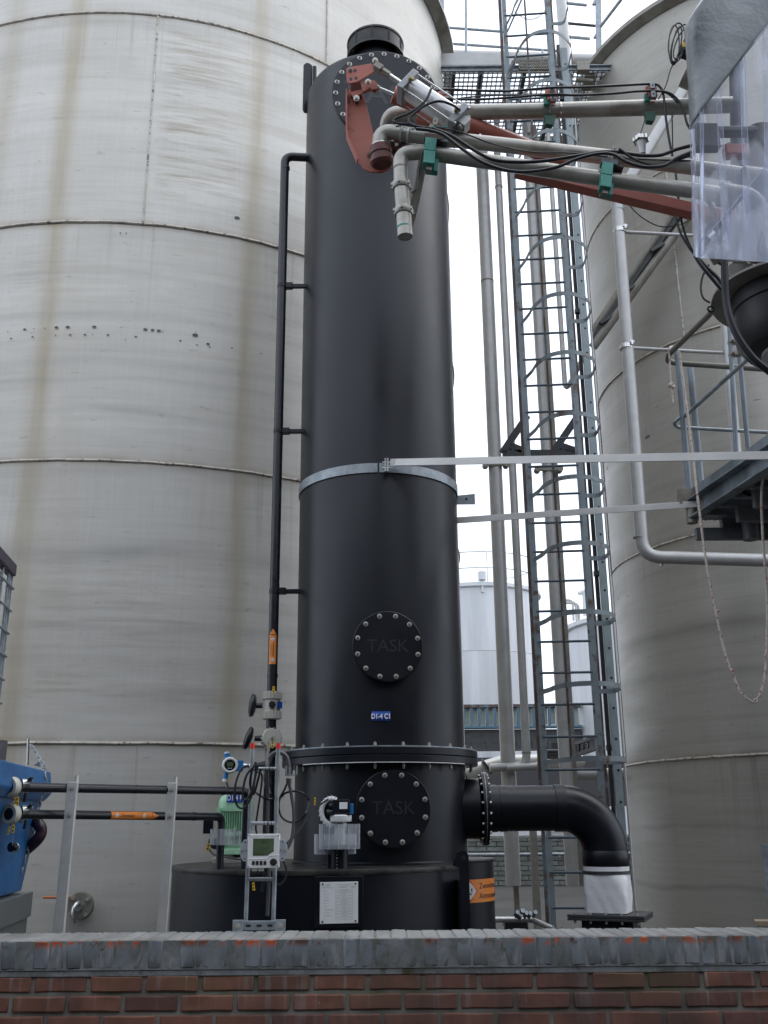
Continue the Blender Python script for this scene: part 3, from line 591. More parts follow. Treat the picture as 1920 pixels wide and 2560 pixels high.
q = MB(Matrix.Translation(at(1205, 1440, 41))); q.cyl((0, 0, -.18), (0, 0, .18), .17, n=14); q.cyl((0, 0, -.7), (0, 0, -.25), .06, n=8); obj('vent_pot', q, M['whitetank'], t)
t, c = fartank('grey tank half hidden behind the caged ladder', 15.1, 36, 2.9, zrow(1545, pol(13.0, 33.6).x, pol(13.0, 33.6).y), [4.2])
q = MB(); 
for dx in (0, .14, .26): q.tube(rnd([at(1405, 1500 + dx * 30, 34), at(1432 + dx * 55, 1500 + dx * 30, 34), at(1434 + dx * 55, 1552, 34)], .2), .045, 8)
obj('roof_pipe', q, M['steel'], t)
q = MB(); q.cyl(at(1463, 1540, 34), at(1460, 1478, 34), .07, n=10); q.cyl(at(1446, 1484, 34), at(1470, 1474, 34), .08, n=8); obj('vent', q, M['whitetank'], t)
# blue girder bridge with pale panels
YB = 34; zb1 = zrow(1768, 3, YB); zb0 = zrow(1817, 3, YB); bx0 = at(1120, 1790, YB).x; bx1 = at(1450, 1790, YB).x
gb = thing('pipe_bridge', 'blue steel girder bridge with pale panels crossing behind the ladder', 'bridge', ((bx0 + bx1) / 2, YB, zb0))
b = MB(); b.box((bx0 + bx1) / 2, YB, zb1 + .02, bx1 - bx0, .4, .1); obj('top_flange', b, M['rusty'], gb)
b = MB(); b.box((bx0 + bx1) / 2, YB, zb0 - .02, bx1 - bx0, .4, .08); obj('bottom_flange', b, M['panelblue'], gb)
n = 17; pr = pr2 = None; stp = (bx1 - bx0) / n
for i in range(n):
    l1 = (bx0 + stp * (i + .5), YB, (zb0 + zb1) / 2); l2 = (bx0 + stp * i, YB - .08, (zb0 + zb1) / 2)
    if pr is None:
        q = MB(); q.box(0, 0, 0, stp * .62, .03, zb1 - zb0 - .09); pr = obj('panel', q, M['panelpale'], gb); pr.location = l1
        q = MB(); q.box(0, 0, 0, stp * .3, .2, zb1 - zb0 - .08); pr2 = obj('rib', q, M['panelblue'], gb); pr2.location = l2
    else: share(pr, gb, l1); share(pr2, gb, l2)
b = MB(); b.box((bx0 + bx1) / 2, YB + 2, zb0 - .32, bx1 - bx0, 4, .45); obj('deck', b, M['darksteel'], gb)
b = MB()
for i in range(9): b.box(bx0 + .5 * i + .3, YB - .2, zb0 - .62, .12, .3, .22)
obj('hanger', b, M['darksteel'], gb)
# low shed behind the bridge
ysh = 50; zs = zrow(1845, 4, ysh)
sh = thing('shed', 'low grey shed with dark openings far behind the girder bridge', 'building', (5, ysh, 0))
b = MB(); b.box(6, ysh + 2, zs / 2 + .6, 26, 4, zs - 1.2); obj('cladding', b, M['shed'], sh)
b = MB(); b.box(6, ysh - .04, zrow(1900, 4, ysh) , 26, .08, .1); obj('gutter', b, M['darksteel'], sh)
for i, px in enumerate((1178, 1235, 1300, 1345, 1400, 1440)):
    q = MB(); u, v = pm(px, 2010, ysh); q.box(*at(px, 2010, ysh - .06), 42 * u, .1, 105 * v); obj('opening', q, M['glass'], sh)
for i, px in enumerate((1205, 1222, 1358, 1440)):
    q = MB(); u, v = pm(px, 1975, ysh - 1); q.box(*at(px, 1972, ysh - 1), 7 * u, .1, 60 * v); tag(obj('blue_post', q, M['blue']), ['thin blue post left of the black air duct flange', 'second thin blue post behind the big silver pipe', 'blue post seen through the ladder rungs', 'blue post beside the right ladder rail'][i], 'post')
# pipes low in the background
t = thing('pipe_run', 'long horizontal silver pipe behind the tall pipes', 'pipe', tuple(at(1180, 2000, 15)))
b = MB(); b.tube(rnd([at(1130, 1946, 13.8), at(1262, 1907, 14.2), at(1450, 1903, 15)], .2), .11, 14); obj('pipe', b, M['steel'], t)
b = MB(); b.cyl(at(1215, 1918, 14.0), at(1218, 1916, 14.0), .117); b.cyl(at(1160, 1937, 13.85), at(1163, 1936, 13.85), .117); obj('clip', b, M['darksteel'], t)
b = MB(); b.cyl(at(1425, 1936, 13.0), at(1560, 1936, 13.0), .075); tag(obj('pipe_run', b, M['steel']), 'short horizontal silver pipe behind the ladder rails', 'pipe')
b = MB(); b.box(*at(1340, 1955, 24), 7.5, .4, 1.1); tag(obj('pipe_trestle', b, M['shed']), 'grey concrete trestle behind the pipes at mid height', 'beam')
t = thing('cable_tray', 'black ladder-like cable tray sloping behind the ladder rails', 'cable tray', tuple(at(1440, 1870, 13)))
A, B = at(1412, 1897, 13), at(1506, 1866, 12); A2, B2 = at(1412, 1868, 13), at(1506, 1838, 12)
for p, q in ((A, B), (A2, B2)): b = MB(); b.bar(p, q, .05, .04); obj('side_rail', b, M['darksteel'], t)
for k in range(8):
    s_ = (k + .3) / 8; b = MB(); b.bar(A.lerp(B, s_), A2.lerp(B2, s_), .035, .03, (0, 1, 0)); obj('rung', b, M['darksteel'], t)
for k in range(3):
    b = MB(); b.tube(smo([A.lerp(A2, .2 + .25 * k) + Vector((-.3, .1, 0)), A.lerp(A2, .25 + .25 * k), B.lerp(B2, .2 + .25 * k)]), .025, 7); obj('cable', b, M['hosegrey'], t)
# fittings near the ground between column and ladder
t = thing('yard_valve', 'small bright valve cluster on a white pipe low behind the wall', 'valve', tuple(at(1300, 2290, 8.9)))
b = MB(); b.tube(rnd([at(1215, 2299, 9.2), at(1328, 2299, 9.2), at(1382, 2322, 9.0)], .05), .024, 10); obj('pipe', b, M['alu'], t)
b = MB(); b.box(*at(1290, 2312, 9.3), .2, .12, .09); obj('body', b, M['darksteel'], t, bev=.01)
for k, (dx, dy) in enumerate(((-8, -12), (4, -16), (14, -10), (24, -9), (0, -6), (36, -12))):
    b = MB(); b.cyl(at(1297 + dx, 2300 + dy, 9.15), at(1303 + dx, 2292 + dy, 9.1), .02, n=8); b.cyl(at(1295 + dx, 2304 + dy, 9.15), at(1301 + dx, 2304 + dy, 9.15), .012, n=6); obj('nipple', b, M['galv'], t)
b = MB(); b.ext([(0, 0), (30, 18), (34, 6), (10, -12)], -.02, .02); 
b = MB(pf(1255, 2300, 9.4)); b.ext([(0, 0), (20, 12), (22, -14), (0, -14)], -1, 1); obj('tag_plate', b, M['cream'], t)
b = MB()
for k in range(160):
    p = Vector((R.uniform(1.1, 9), R.uniform(16, 26), .01)); s_ = R.uniform(.01, .03); b.box(p.x, p.y, p.z, s_, s_, s_ * .6)
tag(obj('litter', b, M['pebble']), 'small scattered debris on the wet yard ground', None, kind='stuff')
# added unseen hall behind the photographer darkens reflections and light low down
hl = thing('light_blocker', 'added unseen dark hall standing behind the viewpoint', 'building', (0, -6, 0))
b = MB(); b.box(0, -8, 4.4, 46, 4, 8.8); obj('wall', b, M['blocker'], hl)
b = MB(); b.box(0, -8, 8.9, 46.6, 4.6, .25); obj('roof', b, M['shed'], hl)
tw = thing('reflection_blocker', 'added unseen dark tower behind the viewpoint for the column to reflect', 'tower', (.35, -10.6, 0)); b = MB(); b.box(.2, -10.6, 8.8, 2.6, 1.2, 17.6); obj('cladding', b, M['blocker'], tw)  # added out of view so the column reflects a dark streak
# ================================================================ scrubber column
cc = pol(-.34, 7.75); CR = .638; ZL = 1.312; ZC = 8.02
col = thing('scrubber_column', 'tall black plastic scrubber tower with bolted covers in the centre', 'scrubber tower', (cc.x, cc.y, ZL))
CM = Matrix.Translation((cc.x, cc.y, 0))
b = MB(CM); b.lathe([(CR, ZL), (CR, ZC - .06), (CR - .015, ZC - .02), (CR - .05, ZC), (.3, ZC + .07), (.001, ZC + .09)], 96); obj('shell', b, M['hdpe'], col, ang=25)
b = MB(CM); b.lathe([(CR - .01, ZL - .005), (CR + .012, ZL), (CR + .012, ZL + .012), (CR - .01, ZL + .03)], 96); obj('foot_weld', b, M['hdpe'], col)
FZ0, FZ1 = 1.985, 2.088; FR_ = .735
for nm, a, c_ in (('lower_flange', FZ0, (FZ0 + FZ1) / 2 - .002), ('upper_flange', (FZ0 + FZ1) / 2 + .002, FZ1)):
    b = MB(CM); b.lathe([(CR - .01, a), (FR_ - .003, a), (FR_, a + .003), (FR_, c_ - .003), (FR_ - .003, c_), (CR - .01, c_)], 96); obj(nm, b, M['hdpe'], col)
b = MB(CM); b.lathe([(CR + .001, FZ1 + .001), (FR_ - .006, FZ1 + .001), (FR_ - .006, FZ1 + .009), (CR + .001, FZ1 + .009)], 96); obj('backing_ring', b, M['galv'], col)
b = MB(CM); b.lathe([(FR_ - .02, FZ0 - .004), (FR_ + .002, FZ0 - .004), (FR_ + .002, FZ0 + .001), (FR_ - .02, FZ0 + .001)], 96, -2.4, -.6); obj('gasket_edge', b, M['white'], col)
pb = None
for k in range(22):
    a = 2 * math.pi * (k + .35) / 22; p = (cc.x + .69 * math.cos(a), cc.y + .69 * math.sin(a), FZ1 + .02)
    if pb is None:
        q = MB(); q.cyl((0, 0, -.012), (0, 0, -.008), .018, n=12); q.cyl((0, 0, -.01), (0, 0, .008), .011, n=6); q.cyl((0, 0, -.155), (0, 0, -.138), .011, n=6); q.cyl((0, 0, -.165), (0, 0, .016), .0075, n=8); pb = obj('flange_bolt', q, M['boltdull'], col)
        dz = -.0745; pb.location = (p[0], p[1], p[2] + dz)
    else: share(pb, col, (p[0], p[1], p[2] + dz))
def manhole(ang, z, r, nb, thick, neck, br, tsz, off=0, br0=.0125):
    d = Vector((math.sin(ang), -math.cos(ang), 0)); ctr = Vector((cc.x, cc.y, z)) + d * math.sqrt(max(0, CR * CR - neck * neck))
    dist = (CR + .035 - (ctr - Vector((cc.x, cc.y, z))).length) if neck < .3 else .165
    fm = fr(ctr, ang); q = MB(fm); q.lathe([(neck, -.05), (neck, dist)], 64); obj('manhole_neck', q, M['hdpe'], col)
    q = MB(fm); q.lathe([(neck - .01, dist), (r - .003, dist), (r, dist + .004), (r, dist + thick - .003), (r - .004, dist + thick), (.001, dist + thick)], 64)
    cv = obj('manhole_cover', q, M['hdpe'], col); zz = dist + thick
    for k in range(nb):
        a = 2 * math.pi * (k + off) / nb; q = MB(fm @ Matrix.Translation((br * math.cos(a), br * math.sin(a), zz)))
        q.disc(br0 * 1.45, 0, .003, 16); q.lathe([(br0 * 1.05, .003), (br0, .008), (br0 * .8, .0095)], 14)
        obj('bolt', q, M['bolt'], cv); q = MB(q.m); q.cyl((0, 0, .009), (0, 0, .018), br0 * .62, n=6); obj('nut', q, M['nutdark'], cv)
    q = text('TASK', tsz, fm @ Matrix.Translation((0, 0, zz)), .0012); obj('lettering', q, M['hdpe_let'], cv)
    return zz
M['hdpe_let'] = mat('raised_lettering', (.017, .019, .023), .45, var=.1)
manhole(rad(5.3), 2.785, .252, 12, .03, .2, .222, .125, .5)
manhole(rad(7.7), 1.68, .257, 12, .03, .2, .225, .125, .5)
manhole(rad(7.0), 7.46, .455, 24, .045, .36, .425, .3, .1, .0145)
def wrapx(v, r, a0, z0, out=.0):     # flat (x, y) laid round the upright cylinder
    a = a0 + v[0] / r; return (r + out + v[2]) * math.sin(a), -(r + out + v[2]) * math.cos(a), z0 + v[1]
def plate(w, h, r, a0, z0, m0, out=.002, n=10, th=.0):
    q = MB(m0); q.grid(lambda u, v: wrapx(((u - .5) * w, (v - .5) * h, 0), r, a0, z0, out), n, 1); return q
a0 = rad(1.2); zsg = zrow(1790, 0, 7.1); q = plate(.13, .066, CR, a0, zsg, CM, .004); sg = obj('name_sign', q, M['signblue'], col, solid=.003)
obj('lettering', text('D1-4 C1', .043, CM, .0003, bold=.0012, bend=lambda v: wrapx((v[0] * .9, v[1] * 1.15, v[2]), CR, a0, zsg - .002, .0065)), M['ink'], sg)
# clamp band and its strap bars
zb = 4.15
b = MB(CM @ Matrix.Translation((0, 0, zb))); b.lathe([(CR + .001, -.037), (CR + .011, -.037), (CR + .011, .037), (CR + .001, .037)], 96, -math.pi * .5 + .02, math.pi * 1.5 - .0)
band = obj('clamp_band', b, M['galv'], col)
pc = at(966, 1168, 7.09)
b = MB(fr(pc)); b.box(-.008, 0, .03, .012, .105, .06); b.box(.01, 0, .03, .012, .105, .06); b.cyl((-.03, .025, .035), (.03, .025, .035), .006, n=8); b.cyl((-.03, -.02, .035), (.03, -.02, .035), .006, n=8); obj('clamp_ear', b, M['bright'], band)
pe = at(1166, 1248, 7.75)
b = MB(fr(pe)); b.ext([(-.085, -.045), (.07, -.045), (.07, .045), (-.085, .03)], -.005, .005); ear = obj('side_bracket', b, M['galv'], col)
for dx, dy in ((-.02, .02), (-.05, -.015), (.045, -.02), (.045, .022)): b = MB(fr(pe)); b.disc(.009, .005, .0065, 12); obj('bolt_hole', b, M['black_ink'], ear)
bars = thing('tie_bar', 'upper flat steel tie bar running right from the front of the tower', 'tie bar', tuple(at(977, 1157, 7.05)))
A, B = at(978, 1156, 7.04), at(1990, 1137, 5.8)
b = MB(); b.bar(A, B, .012, .056, (0, 0, 1)); 
b = MB(); d = (B - A).normalized(); b.bar(A, B, .056, .008, (0, -1, .0)); obj('bar', b, M['strap'], bars, bev=.0015)
b = MB(); b.bar(at(976, 1157, 7.025), at(1060, 1155, 7.025), .058, .008, (0, -1, 0)); ov = obj('lap_plate', b, M['strap'], bars, bev=.001)
for px in (1030, 1053):
    q = MB(fr(at(px, 1154, 7.02))); q.disc(.014, 0, .004, 14); q.cyl((0, 0, .003), (0, 0, .012), .010, n=6); obj('bolt', q, M['bolt'], ov)
b = MB(); b.bar(at(1140, 1301, 7.72), at(1756, 1259, 7.27), .052, .008, (0, -1, 0))
o = tag(obj('tie_bar', b, M['strap'], bev=.0015), 'lower flat steel tie bar ending at the galvanised platform corner', 'tie bar')
# lifting lug at the top left
lp = at(775, 215, 7.7)
z0l, z1l = zrow(283, -.66, 7.7), zrow(160, -.66, 7.7)
b = MB(fr(Vector((lp.x - .01, 7.7, (z0l + z1l) / 2)), .35)); h_ = (z1l - z0l) / 2; b.ext([(-.055, -h_ + .03), (-.04, -h_), (.01, -h_), (.03, -h_ + .05), (.03, h_ - .02), (0, h_), (-.03, h_), (-.055, h_ - .03)], -.012, .012)
lug = obj('lifting_lug', b, M['hdpe'], col, bev=.004)
b = MB(fr(Vector((lp.x + .03, 7.7, (z0l + z1l) / 2)), 0)); b.box(.012, 0, 0, .035, 2 * h_ * .86, .05); obj('lug_pad', b, M['hdpe'], lug, bev=.006)
b = MB(fr(Vector((lp.x - .01, 7.7, (z0l + z1l) / 2)), .35)); b.lathe([(.011, .0125), (.016, .015), (.011, .0165)], 14); b.m = b.m; 
b.v = [v + Vector((-.012, 0, h_ - .05)) for v in b.v]; obj('lug_eye', b, M['black_ink'], lug)
# vent cowl on the roof
b = MB(CM); b.lathe([(.2, ZC), (.2, 8.66)], 48); b.lathe([(.19, 8.6), (.26, 8.6)], 48); cw = obj('vent_cowl', b, M['hdpe'], col)
b = MB(CM); zc1 = zrow(60, 0, 7.48) - .02; zc0 = zrow(98, 0, 7.48); b.lathe([(.245, zc0), (.262, zc0), (.262, zc1), (.27, zc1), (.27, zc1 + .02), (.245, zc1 + .02)], 56); b.lathe([(.245, zc1), (.245, zc0)], 56); obj('cowl_ring', b, M['hdpe_lid'], cw)
b = MB(CM); b.lathe([(.26, zc0), (.272, zc0 - .004), (.272, zc0 + .014), (.26, zc0 + .018)], 56); obj('cowl_lip', b, M['hdpe_lid'], cw)
for k in range(10):
    a = 2 * math.pi * k / 10 + .2; q = MB(CM); q.bar((.263 * math.cos(a), .263 * math.sin(a), zc0 + .01), (.263 * math.cos(a), .263 * math.sin(a), zc1), .014, .014); obj('cowl_rib', q, M['hdpe'], cw)
for k in range(8):
    a = 2 * math.pi * k / 8 + .35; q = MB(CM); q.cyl((.225 * math.cos(a), .225 * math.sin(a), zc0 + .05), (.225 * math.cos(a), .225 * math.sin(a), zc0 + .06), .009, n=8); obj('rivet', q, M['bolt'], cw)
b = MB(CM); b.lathe([(.2, zc0 + .06), (.245, zc0 + .06), (.245, zc0 + .07), (.2, zc0 + .07)], 48); obj('cowl_shelf', b, M['hdpe'], cw)
# reducer stub towards the duct
ZD = 1.682; YD = 7.75
xs = lambda px: at(px, 2022, YD).x
b = MB(); b.m = axis((0, YD, ZD), (1, 0, 0)); b.lathe([(.215, .3), (.215, xs(1196)), (.2, xs(1203))], 56); obj('air_outlet', b, M['hdpe'], col)
# base tank ------------------------------------------------------------------
bc = pol(-3.57, 7.6); BR = 1.045; BM = Matrix.Translation((bc.x, bc.y, 0))
bt = thing('base_tank', 'wide black round sump tank under the tower', 'tank', (bc.x, bc.y, 0))
b = MB(BM); b.lathe([(BR, 0), (BR, ZL - .03)], 96); obj('shell', b, M['hdpe'], bt)
b = MB(BM); b.lathe([(BR - .02, ZL - .032), (BR + .008, ZL - .032), (BR + .012, ZL - .016), (BR + .008, ZL - .001), (BR - .05, ZL), (.01, ZL)], 96); obj('lid', b, M['hdpe_lid'], bt)
an = lambda px, py: hit(px, py, bc.x, bc.y, BR)
a_, z_, p_ = an(847, 2256)
dn = Vector((p_.x - bc.x, p_.y - bc.y, 0)).normalized(); yaw = math.atan2(dn.x, -dn.y)
u, v = pm(847, 2256, p_.y); W, H = 96 * u, 104 * v
fm = fr(p_ + dn * .012, yaw)
b = MB(fm); b.box(0, .004, -.009, W * 1.28, H * 1.24, .014); rp = obj('sign_backing', b, M['hdpe'], bt, bev=.002)
b = MB(fm); b.box(0, 0, 0, W, H, .003); npl = obj('name_plate', b, M['white'], bt, bev=.0008)
def sq(m_, x, y, sx, sy, z, par, nm, mt): q = MB(m_); q.box(x, y, z, sx, sy, .0006); return obj(nm, q, M[mt], par)
q = MB(fm)
for sx in (-1, 1):
    for sy in (-1, 1): q.cyl((sx * W * .43, sy * H * .45, .001), (sx * W * .43, sy * H * .45, .005), .006, n=10)
obj('screw', q, M['darksteel'], npl)
def jt(parts):
    q = MB()
    for t_ in parts: n0 = len(q.v); q.v += t_.v; q.f += [tuple(i + n0 for i in f) for f in t_.f]
    return q
T_ = lambda s_, sz, x, y, al='LEFT': text(s_, sz, fm @ Matrix.Translation((x, y, .0018)), .0002, al)
obj('lettering', jt([T_('TASK', .014, -W * .36, H * .43), T_('Industriële Procesinstallaties', .0085, -W * .1, H * .43), T_('Industrieweg 12', .006, -W * .42, H * .385), T_('NL-4181 CA Waardenburg', .006, -W * .42, H * .36),
    T_('Tel.: +31(0)418 65 14 96', .006, -W * .04, H * .385), T_('Fax: +31(0)418 65 14 97', .006, -W * .04, H * .36), T_('info@task.nl', .006, W * .3, H * .385), T_('www.task.nl', .006, W * .3, H * .36)] +
    [T_(s_, .0078, -W * .4, H * (.285 - .075 * k)) for k, s_ in enumerate(('Type', 'Ser.Nr.', 'Bouwjaar', 'Capaciteit', 'Druk', 'Temp.', 'Materiaal/Medium', 'Gewicht/wc', 'Ontwerpdruk/t', 'kg'))] +
    [T_(s_, .0078, W * .13, H * (.285 - .075 * k), 'CENTER') for k, s_ in enumerate(('GTW-R 880-30', '2011077', '2011', '1.800 m3/h', 'atm./150 Pa', '20 - 40 °C', 'PE 80', 'H2O/H2SO4', '1200 kg', 'CE'))]), M['grey_ink'], npl)
q = MB(fm)
for k in range(10):
    y = H * (.285 - .075 * k)
    for s_ in (-1, 1): q.box(W * .13, y + s_ * H * .026, .0018, W * .44, .0009, .0005); q.box(W * .13 + s_ * W * .22, y, .0018, .0009, H * .052, .0005)
obj('ruled_box', q, M['grey_ink'], npl)
# upright fin with an eye at the right of the base tank
fp = at(1156, 2200, 6.98)
fz1 = zrow(2126, fp.x, 6.98)
b = MB(fr(Vector((fp.x, 6.98, 0)))); b.ext([(-.018, 0), (.044, 0), (.044, fz1 - .03), (.03, fz1 - .005), (.0, fz1), (-.03, fz1 - .01), (-.046, fz1 - .05), (-.046, ZL + .05), (-.06, ZL + .02), (-.06, ZL), (-.018, ZL - .01)], -.015, .015)
fin = obj('lug_fin', b, M['hdpe'], bt, bev=.005)
b = MB(fr(Vector((fp.x + .012, 6.98, fz1 - .045)))); b.disc(.013, .015, .0165, 16); obj('lug_eye', b, M['black_ink'], fin)
b = MB(); b.box(fp.x - .02, 7.15, .62, .02, .34, 1.2); obj('fin_web', b, M['hdpe'], fin)
# second dosing tank with orange label
dc = pol(3.0, 8.85); DR = .425; DM = Matrix.Translation((dc.x, dc.y, 0)); zd = 1.285
dt = thing('dosing_tank', 'smaller black round tank with orange hazard label behind the tower', 'tank', (dc.x, dc.y, 0))
b = MB(DM); b.lathe([(DR, 0), (DR, zd)], 64); obj('shell', b, M['hdpe'], dt)
b = MB(DM); b.lathe([(DR - .01, zd - .008), (DR + .014, zd - .008), (DR + .02, zd), (DR + .014, zd + .012), (.01, zd + .03)], 64); obj('lid', b, M['hdpe_lid'], dt)
_, zt2, pt = hit(1196, 2227, dc.x, dc.y, DR); _, zb2, _ = hit(1196, 2250, dc.x, dc.y, DR)
u, v = pm(1190, 2227, 8.5); LH = 58 * v
a0 = math.atan2(pt.x - dc.x, -(pt.y - dc.y)) + .18
q = plate(.46, LH, DR, a0, zt2, DM, .002, 24); lb = obj('hazard_label', q, M['orange'], dt)
bd = lambda dx, dy, k=1: (lambda v: wrapx((dx + v[0] * k, dy + v[1], v[2]), DR, a0, zt2, .0035))
obj('lettering', jt([text('Zwavelzuur', .062, DM, .0003, 'LEFT', bd(-.07, .035)), text('Ammoniumsulfaat', .062, DM, .0003, 'LEFT', bd(-.07, -.04))]), M['black_ink'], lb)
def diamond(s_, m_, par, bend=None, th=.0004):
    for k, (sc, mt) in enumerate(((1, 'redink'), (.82, 'white'))):
        z = th * (k + 1); n_ = 8; P = [(0, s_ * sc), (s_ * sc, 0), (0, -s_ * sc), (-s_ * sc, 0)]
        q = MB(m_); vs = [(0, 0, z)] + [(x, y, z) for x, y in P]; vs = [bend(x) for x in vs] if bend else vs
        q.add(vs, [(0, 1, 2), (0, 2, 3), (0, 3, 4), (0, 4, 1)]); obj('hazard_diamond' if k == 0 else 'pictogram_field', q, M[mt], par)
    q = MB(m_); z = th * 3.2
    for bx in ((-.1, -.3, .5, .1), (-.2, .12, .16, .3), (.18, .12, .16, .24), (.0, -.16, .5, .05)):
        x, y, sx, sy = [a * s_ for a in bx]; vs = [(x - sx / 2, y - sy / 2, z), (x + sx / 2, y - sy / 2, z), (x + sx / 2, y + sy / 2, z), (x - sx / 2, y + sy / 2, z)]
        q.add([bend(t_) for t_ in vs] if bend else vs, [(0, 1, 2, 3)])
    obj('pictogram', q, M['black_ink'], par)
diamond(.075, DM, lb, lambda v: wrapx((v[0] - .16, v[1] * 1.1, v[2]), DR, a0, zt2, .003))
# air duct --------------------------------------------------------------------
du = thing('air_duct', 'thick black plastic air duct bending down to the white sleeve', 'air duct', (xs(1505), YD, .5))
AX = axis((0, YD, ZD), (1, 0, 0)); dr = .163
b = MB(AX); b.lathe([(.17, xs(1203)), (.262, xs(1203)), (.262, xs(1209)), (.17, xs(1209))], 64); obj('back_flange', b, M['hdpe'], du, ang=30)
b = MB(AX); b.lathe([(.16, xs(1209) + .003), (.262, xs(1209) + .003), (.262, xs(1217)), (.16, xs(1217))], 64); obj('front_flange', b, M['hdpe'], du, ang=30)
b = MB(AX); b.lathe([(.2, xs(1209)), (.264, xs(1209)), (.264, xs(1209) + .004), (.2, xs(1209) + .004)], 64); obj('backing_ring', b, M['galv'], du)
for k in range(20):
    a = 2 * math.pi * (k + .5) / 20; q = MB(AX @ Matrix.Translation((.238 * math.cos(a), .238 * math.sin(a), 0)))
    q.cyl((0, 0, xs(1203) - .014), (0, 0, xs(1203)), .0105, n=8); q.cyl((0, 0, xs(1217)), (0, 0, xs(1217) + .014), .0105, n=8); obj('bolt', q, M['bolt'], du)
b = MB(); b.cyl((xs(1217), YD, ZD), (xs(1401), YD, ZD), dr, n=64); obj('duct_pipe', b, M['hdpe'], du)
for a, c_, e in ((xs(1221), xs(1243), .006), (xs(1246), xs(1266), .004), (xs(1384), xs(1412), .007)):
    b = MB(AX); b.lathe([(dr - .01, a), (dr + e, a + .003), (dr + e, c_ - .003), (dr - .01, c_)], 64); obj('weld_collar', b, M['hdpe'], du)
xe = xs(1505); Rb = xe - xs(1401); pts = [(xs(1401) + Rb * math.sin(k / 24 * math.pi / 2), YD, ZD - Rb * (1 - math.cos(k / 24 * math.pi / 2))) for k in range(25)]
b = MB(); b.tube(pts, dr + .002, 64); obj('elbow', b, M['hdpe'], du)
ze0 = zrow(2166, xe, YD); ze1 = ZD - Rb
b = MB(Matrix.Translation((xe, YD, 0))); b.lathe([(dr, ze1 + .01), (dr + .007, ze1), (dr + .007, ze0 + .01), (dr, ze0)], 64); obj('end_collar', b, M['hdpe'], du)
zs0 = zrow(2281, xe, YD)
def slv(u, v):
    a = 2 * math.pi * u; t_ = max(0, (v - .12)) ** 1.2 * 1.1; cx_, sx_ = math.cos(a), math.sin(a); n_ = 2 + 9 * t_
    rr = (abs(cx_) ** n_ + abs(sx_) ** n_) ** (-1 / n_); r_ = (dr + .002) * (1 - t_) + .142 * t_; r_ *= rr * (1 + .02 * math.sin(5 * a + v * 7) * v * (1 - v * .5) + .012 * math.sin(13 * a - v * 11) * v)
    ca, sa = math.cos(rad(-22)), math.sin(rad(-22)); x, y = r_ * cx_, r_ * sx_; k = t_; ca, sa = math.cos(rad(-22) * 1), math.sin(rad(-22) * 1)
    return (xe + x * ca - y * sa + .008 * v, YD + x * sa + y * ca, ze0 + .004 + (zs0 - ze0) * v)
b = MB(); b.grid(slv, 96, 30); sv = tag(obj('fabric_sleeve', b, M['sleeve'], ang=60), 'white fabric sleeve joining the black duct to its floor box', 'fabric sleeve')
b = MB(Matrix.Translation((xe, YD, 0))); zq = zrow(2180, xe, YD); b.lathe([(dr + .006, zq - .011), (dr + .012, zq - .011), (dr + .012, zq + .011), (dr + .006, zq + .011)], 64); obj('strap', b, M['darksteel'], sv)
fb = thing('floor_box', 'black flanged box the white sleeve is bolted down to', 'box', (xe, YD, 0))
b = MB(Matrix.Translation((xe + .01, YD, zs0 - .012)) @ Matrix.Rotation(rad(-22), 4, 'Z')); b.box(0, 0, 0, .54, .44, .02); b.box(0, 0, -.022, .54, .44, .016); obj('flange_plate', b, M['darksteel'], fb, bev=.002)
for i in range(5):
    for j in (-1, 1):
        q = MB(b.m); q.cyl((-.22 + .11 * i, j * .195, .01), (-.22 + .11 * i, j * .195, .024), .01, n=6); q.cyl((-.22 + .11 * i, j * .195, -.05), (-.22 + .11 * i, j * .195, -.03), .01, n=6); obj('bolt', q, M['bolt'], fb)
b = MB(Matrix.Translation((xe + .01, YD, (zs0 - .04) / 2)) @ Matrix.Rotation(rad(-22), 4, 'Z')); b.box(0, 0, 0, .36, .34, zs0 - .04); obj('box_body', b, M['hdpe'], fb)
# ================================================================ vent pipe left of the column
YP = 7.55; vp = thing('riser_pipe', 'slim black riser pipe with two valves left of the tower', 'pipe', tuple(at(680, 1800, YP)))
pt_ = at(708, 391, YP); X0 = at(681, 1700, YP).x
top = Vector((X0 - .004, YP, zrow(391, X0, YP)))
b = MB(); b.tube(rnd([(X0, YP, ZL), top, (cc.x - .52, YP + .02, top.z - .005)], .075, 8), .0375, 20); obj('pipe', b, M['hdpe_pipe'], vp)
for py in (421, 1690, 1838): z = zrow(py, X0, YP); b = MB(); b.cyl((X0, YP, z - .012), (X0, YP, z + .012), .041, n=20); obj('weld_collar', b, M['hdpe_pipe'], vp)
for py in (716, 1079, 1479):
    z = zrow(py, X0, YP); b = MB(); b.box((X0 + cc.x - CR + .12) / 2 + .05, YP, z, (cc.x - CR + .18) - X0, .03, .035); b.box(X0 + .06, YP, z + .003, .06, .05, .05); br = obj('bracket', b, M['hdpe'], vp, bev=.004)
    b = MB(); b.cyl((X0, YP, z - .016), (X0, YP, z + .016), .0425, n=18); obj('clip', b, M['hdpe'], br)
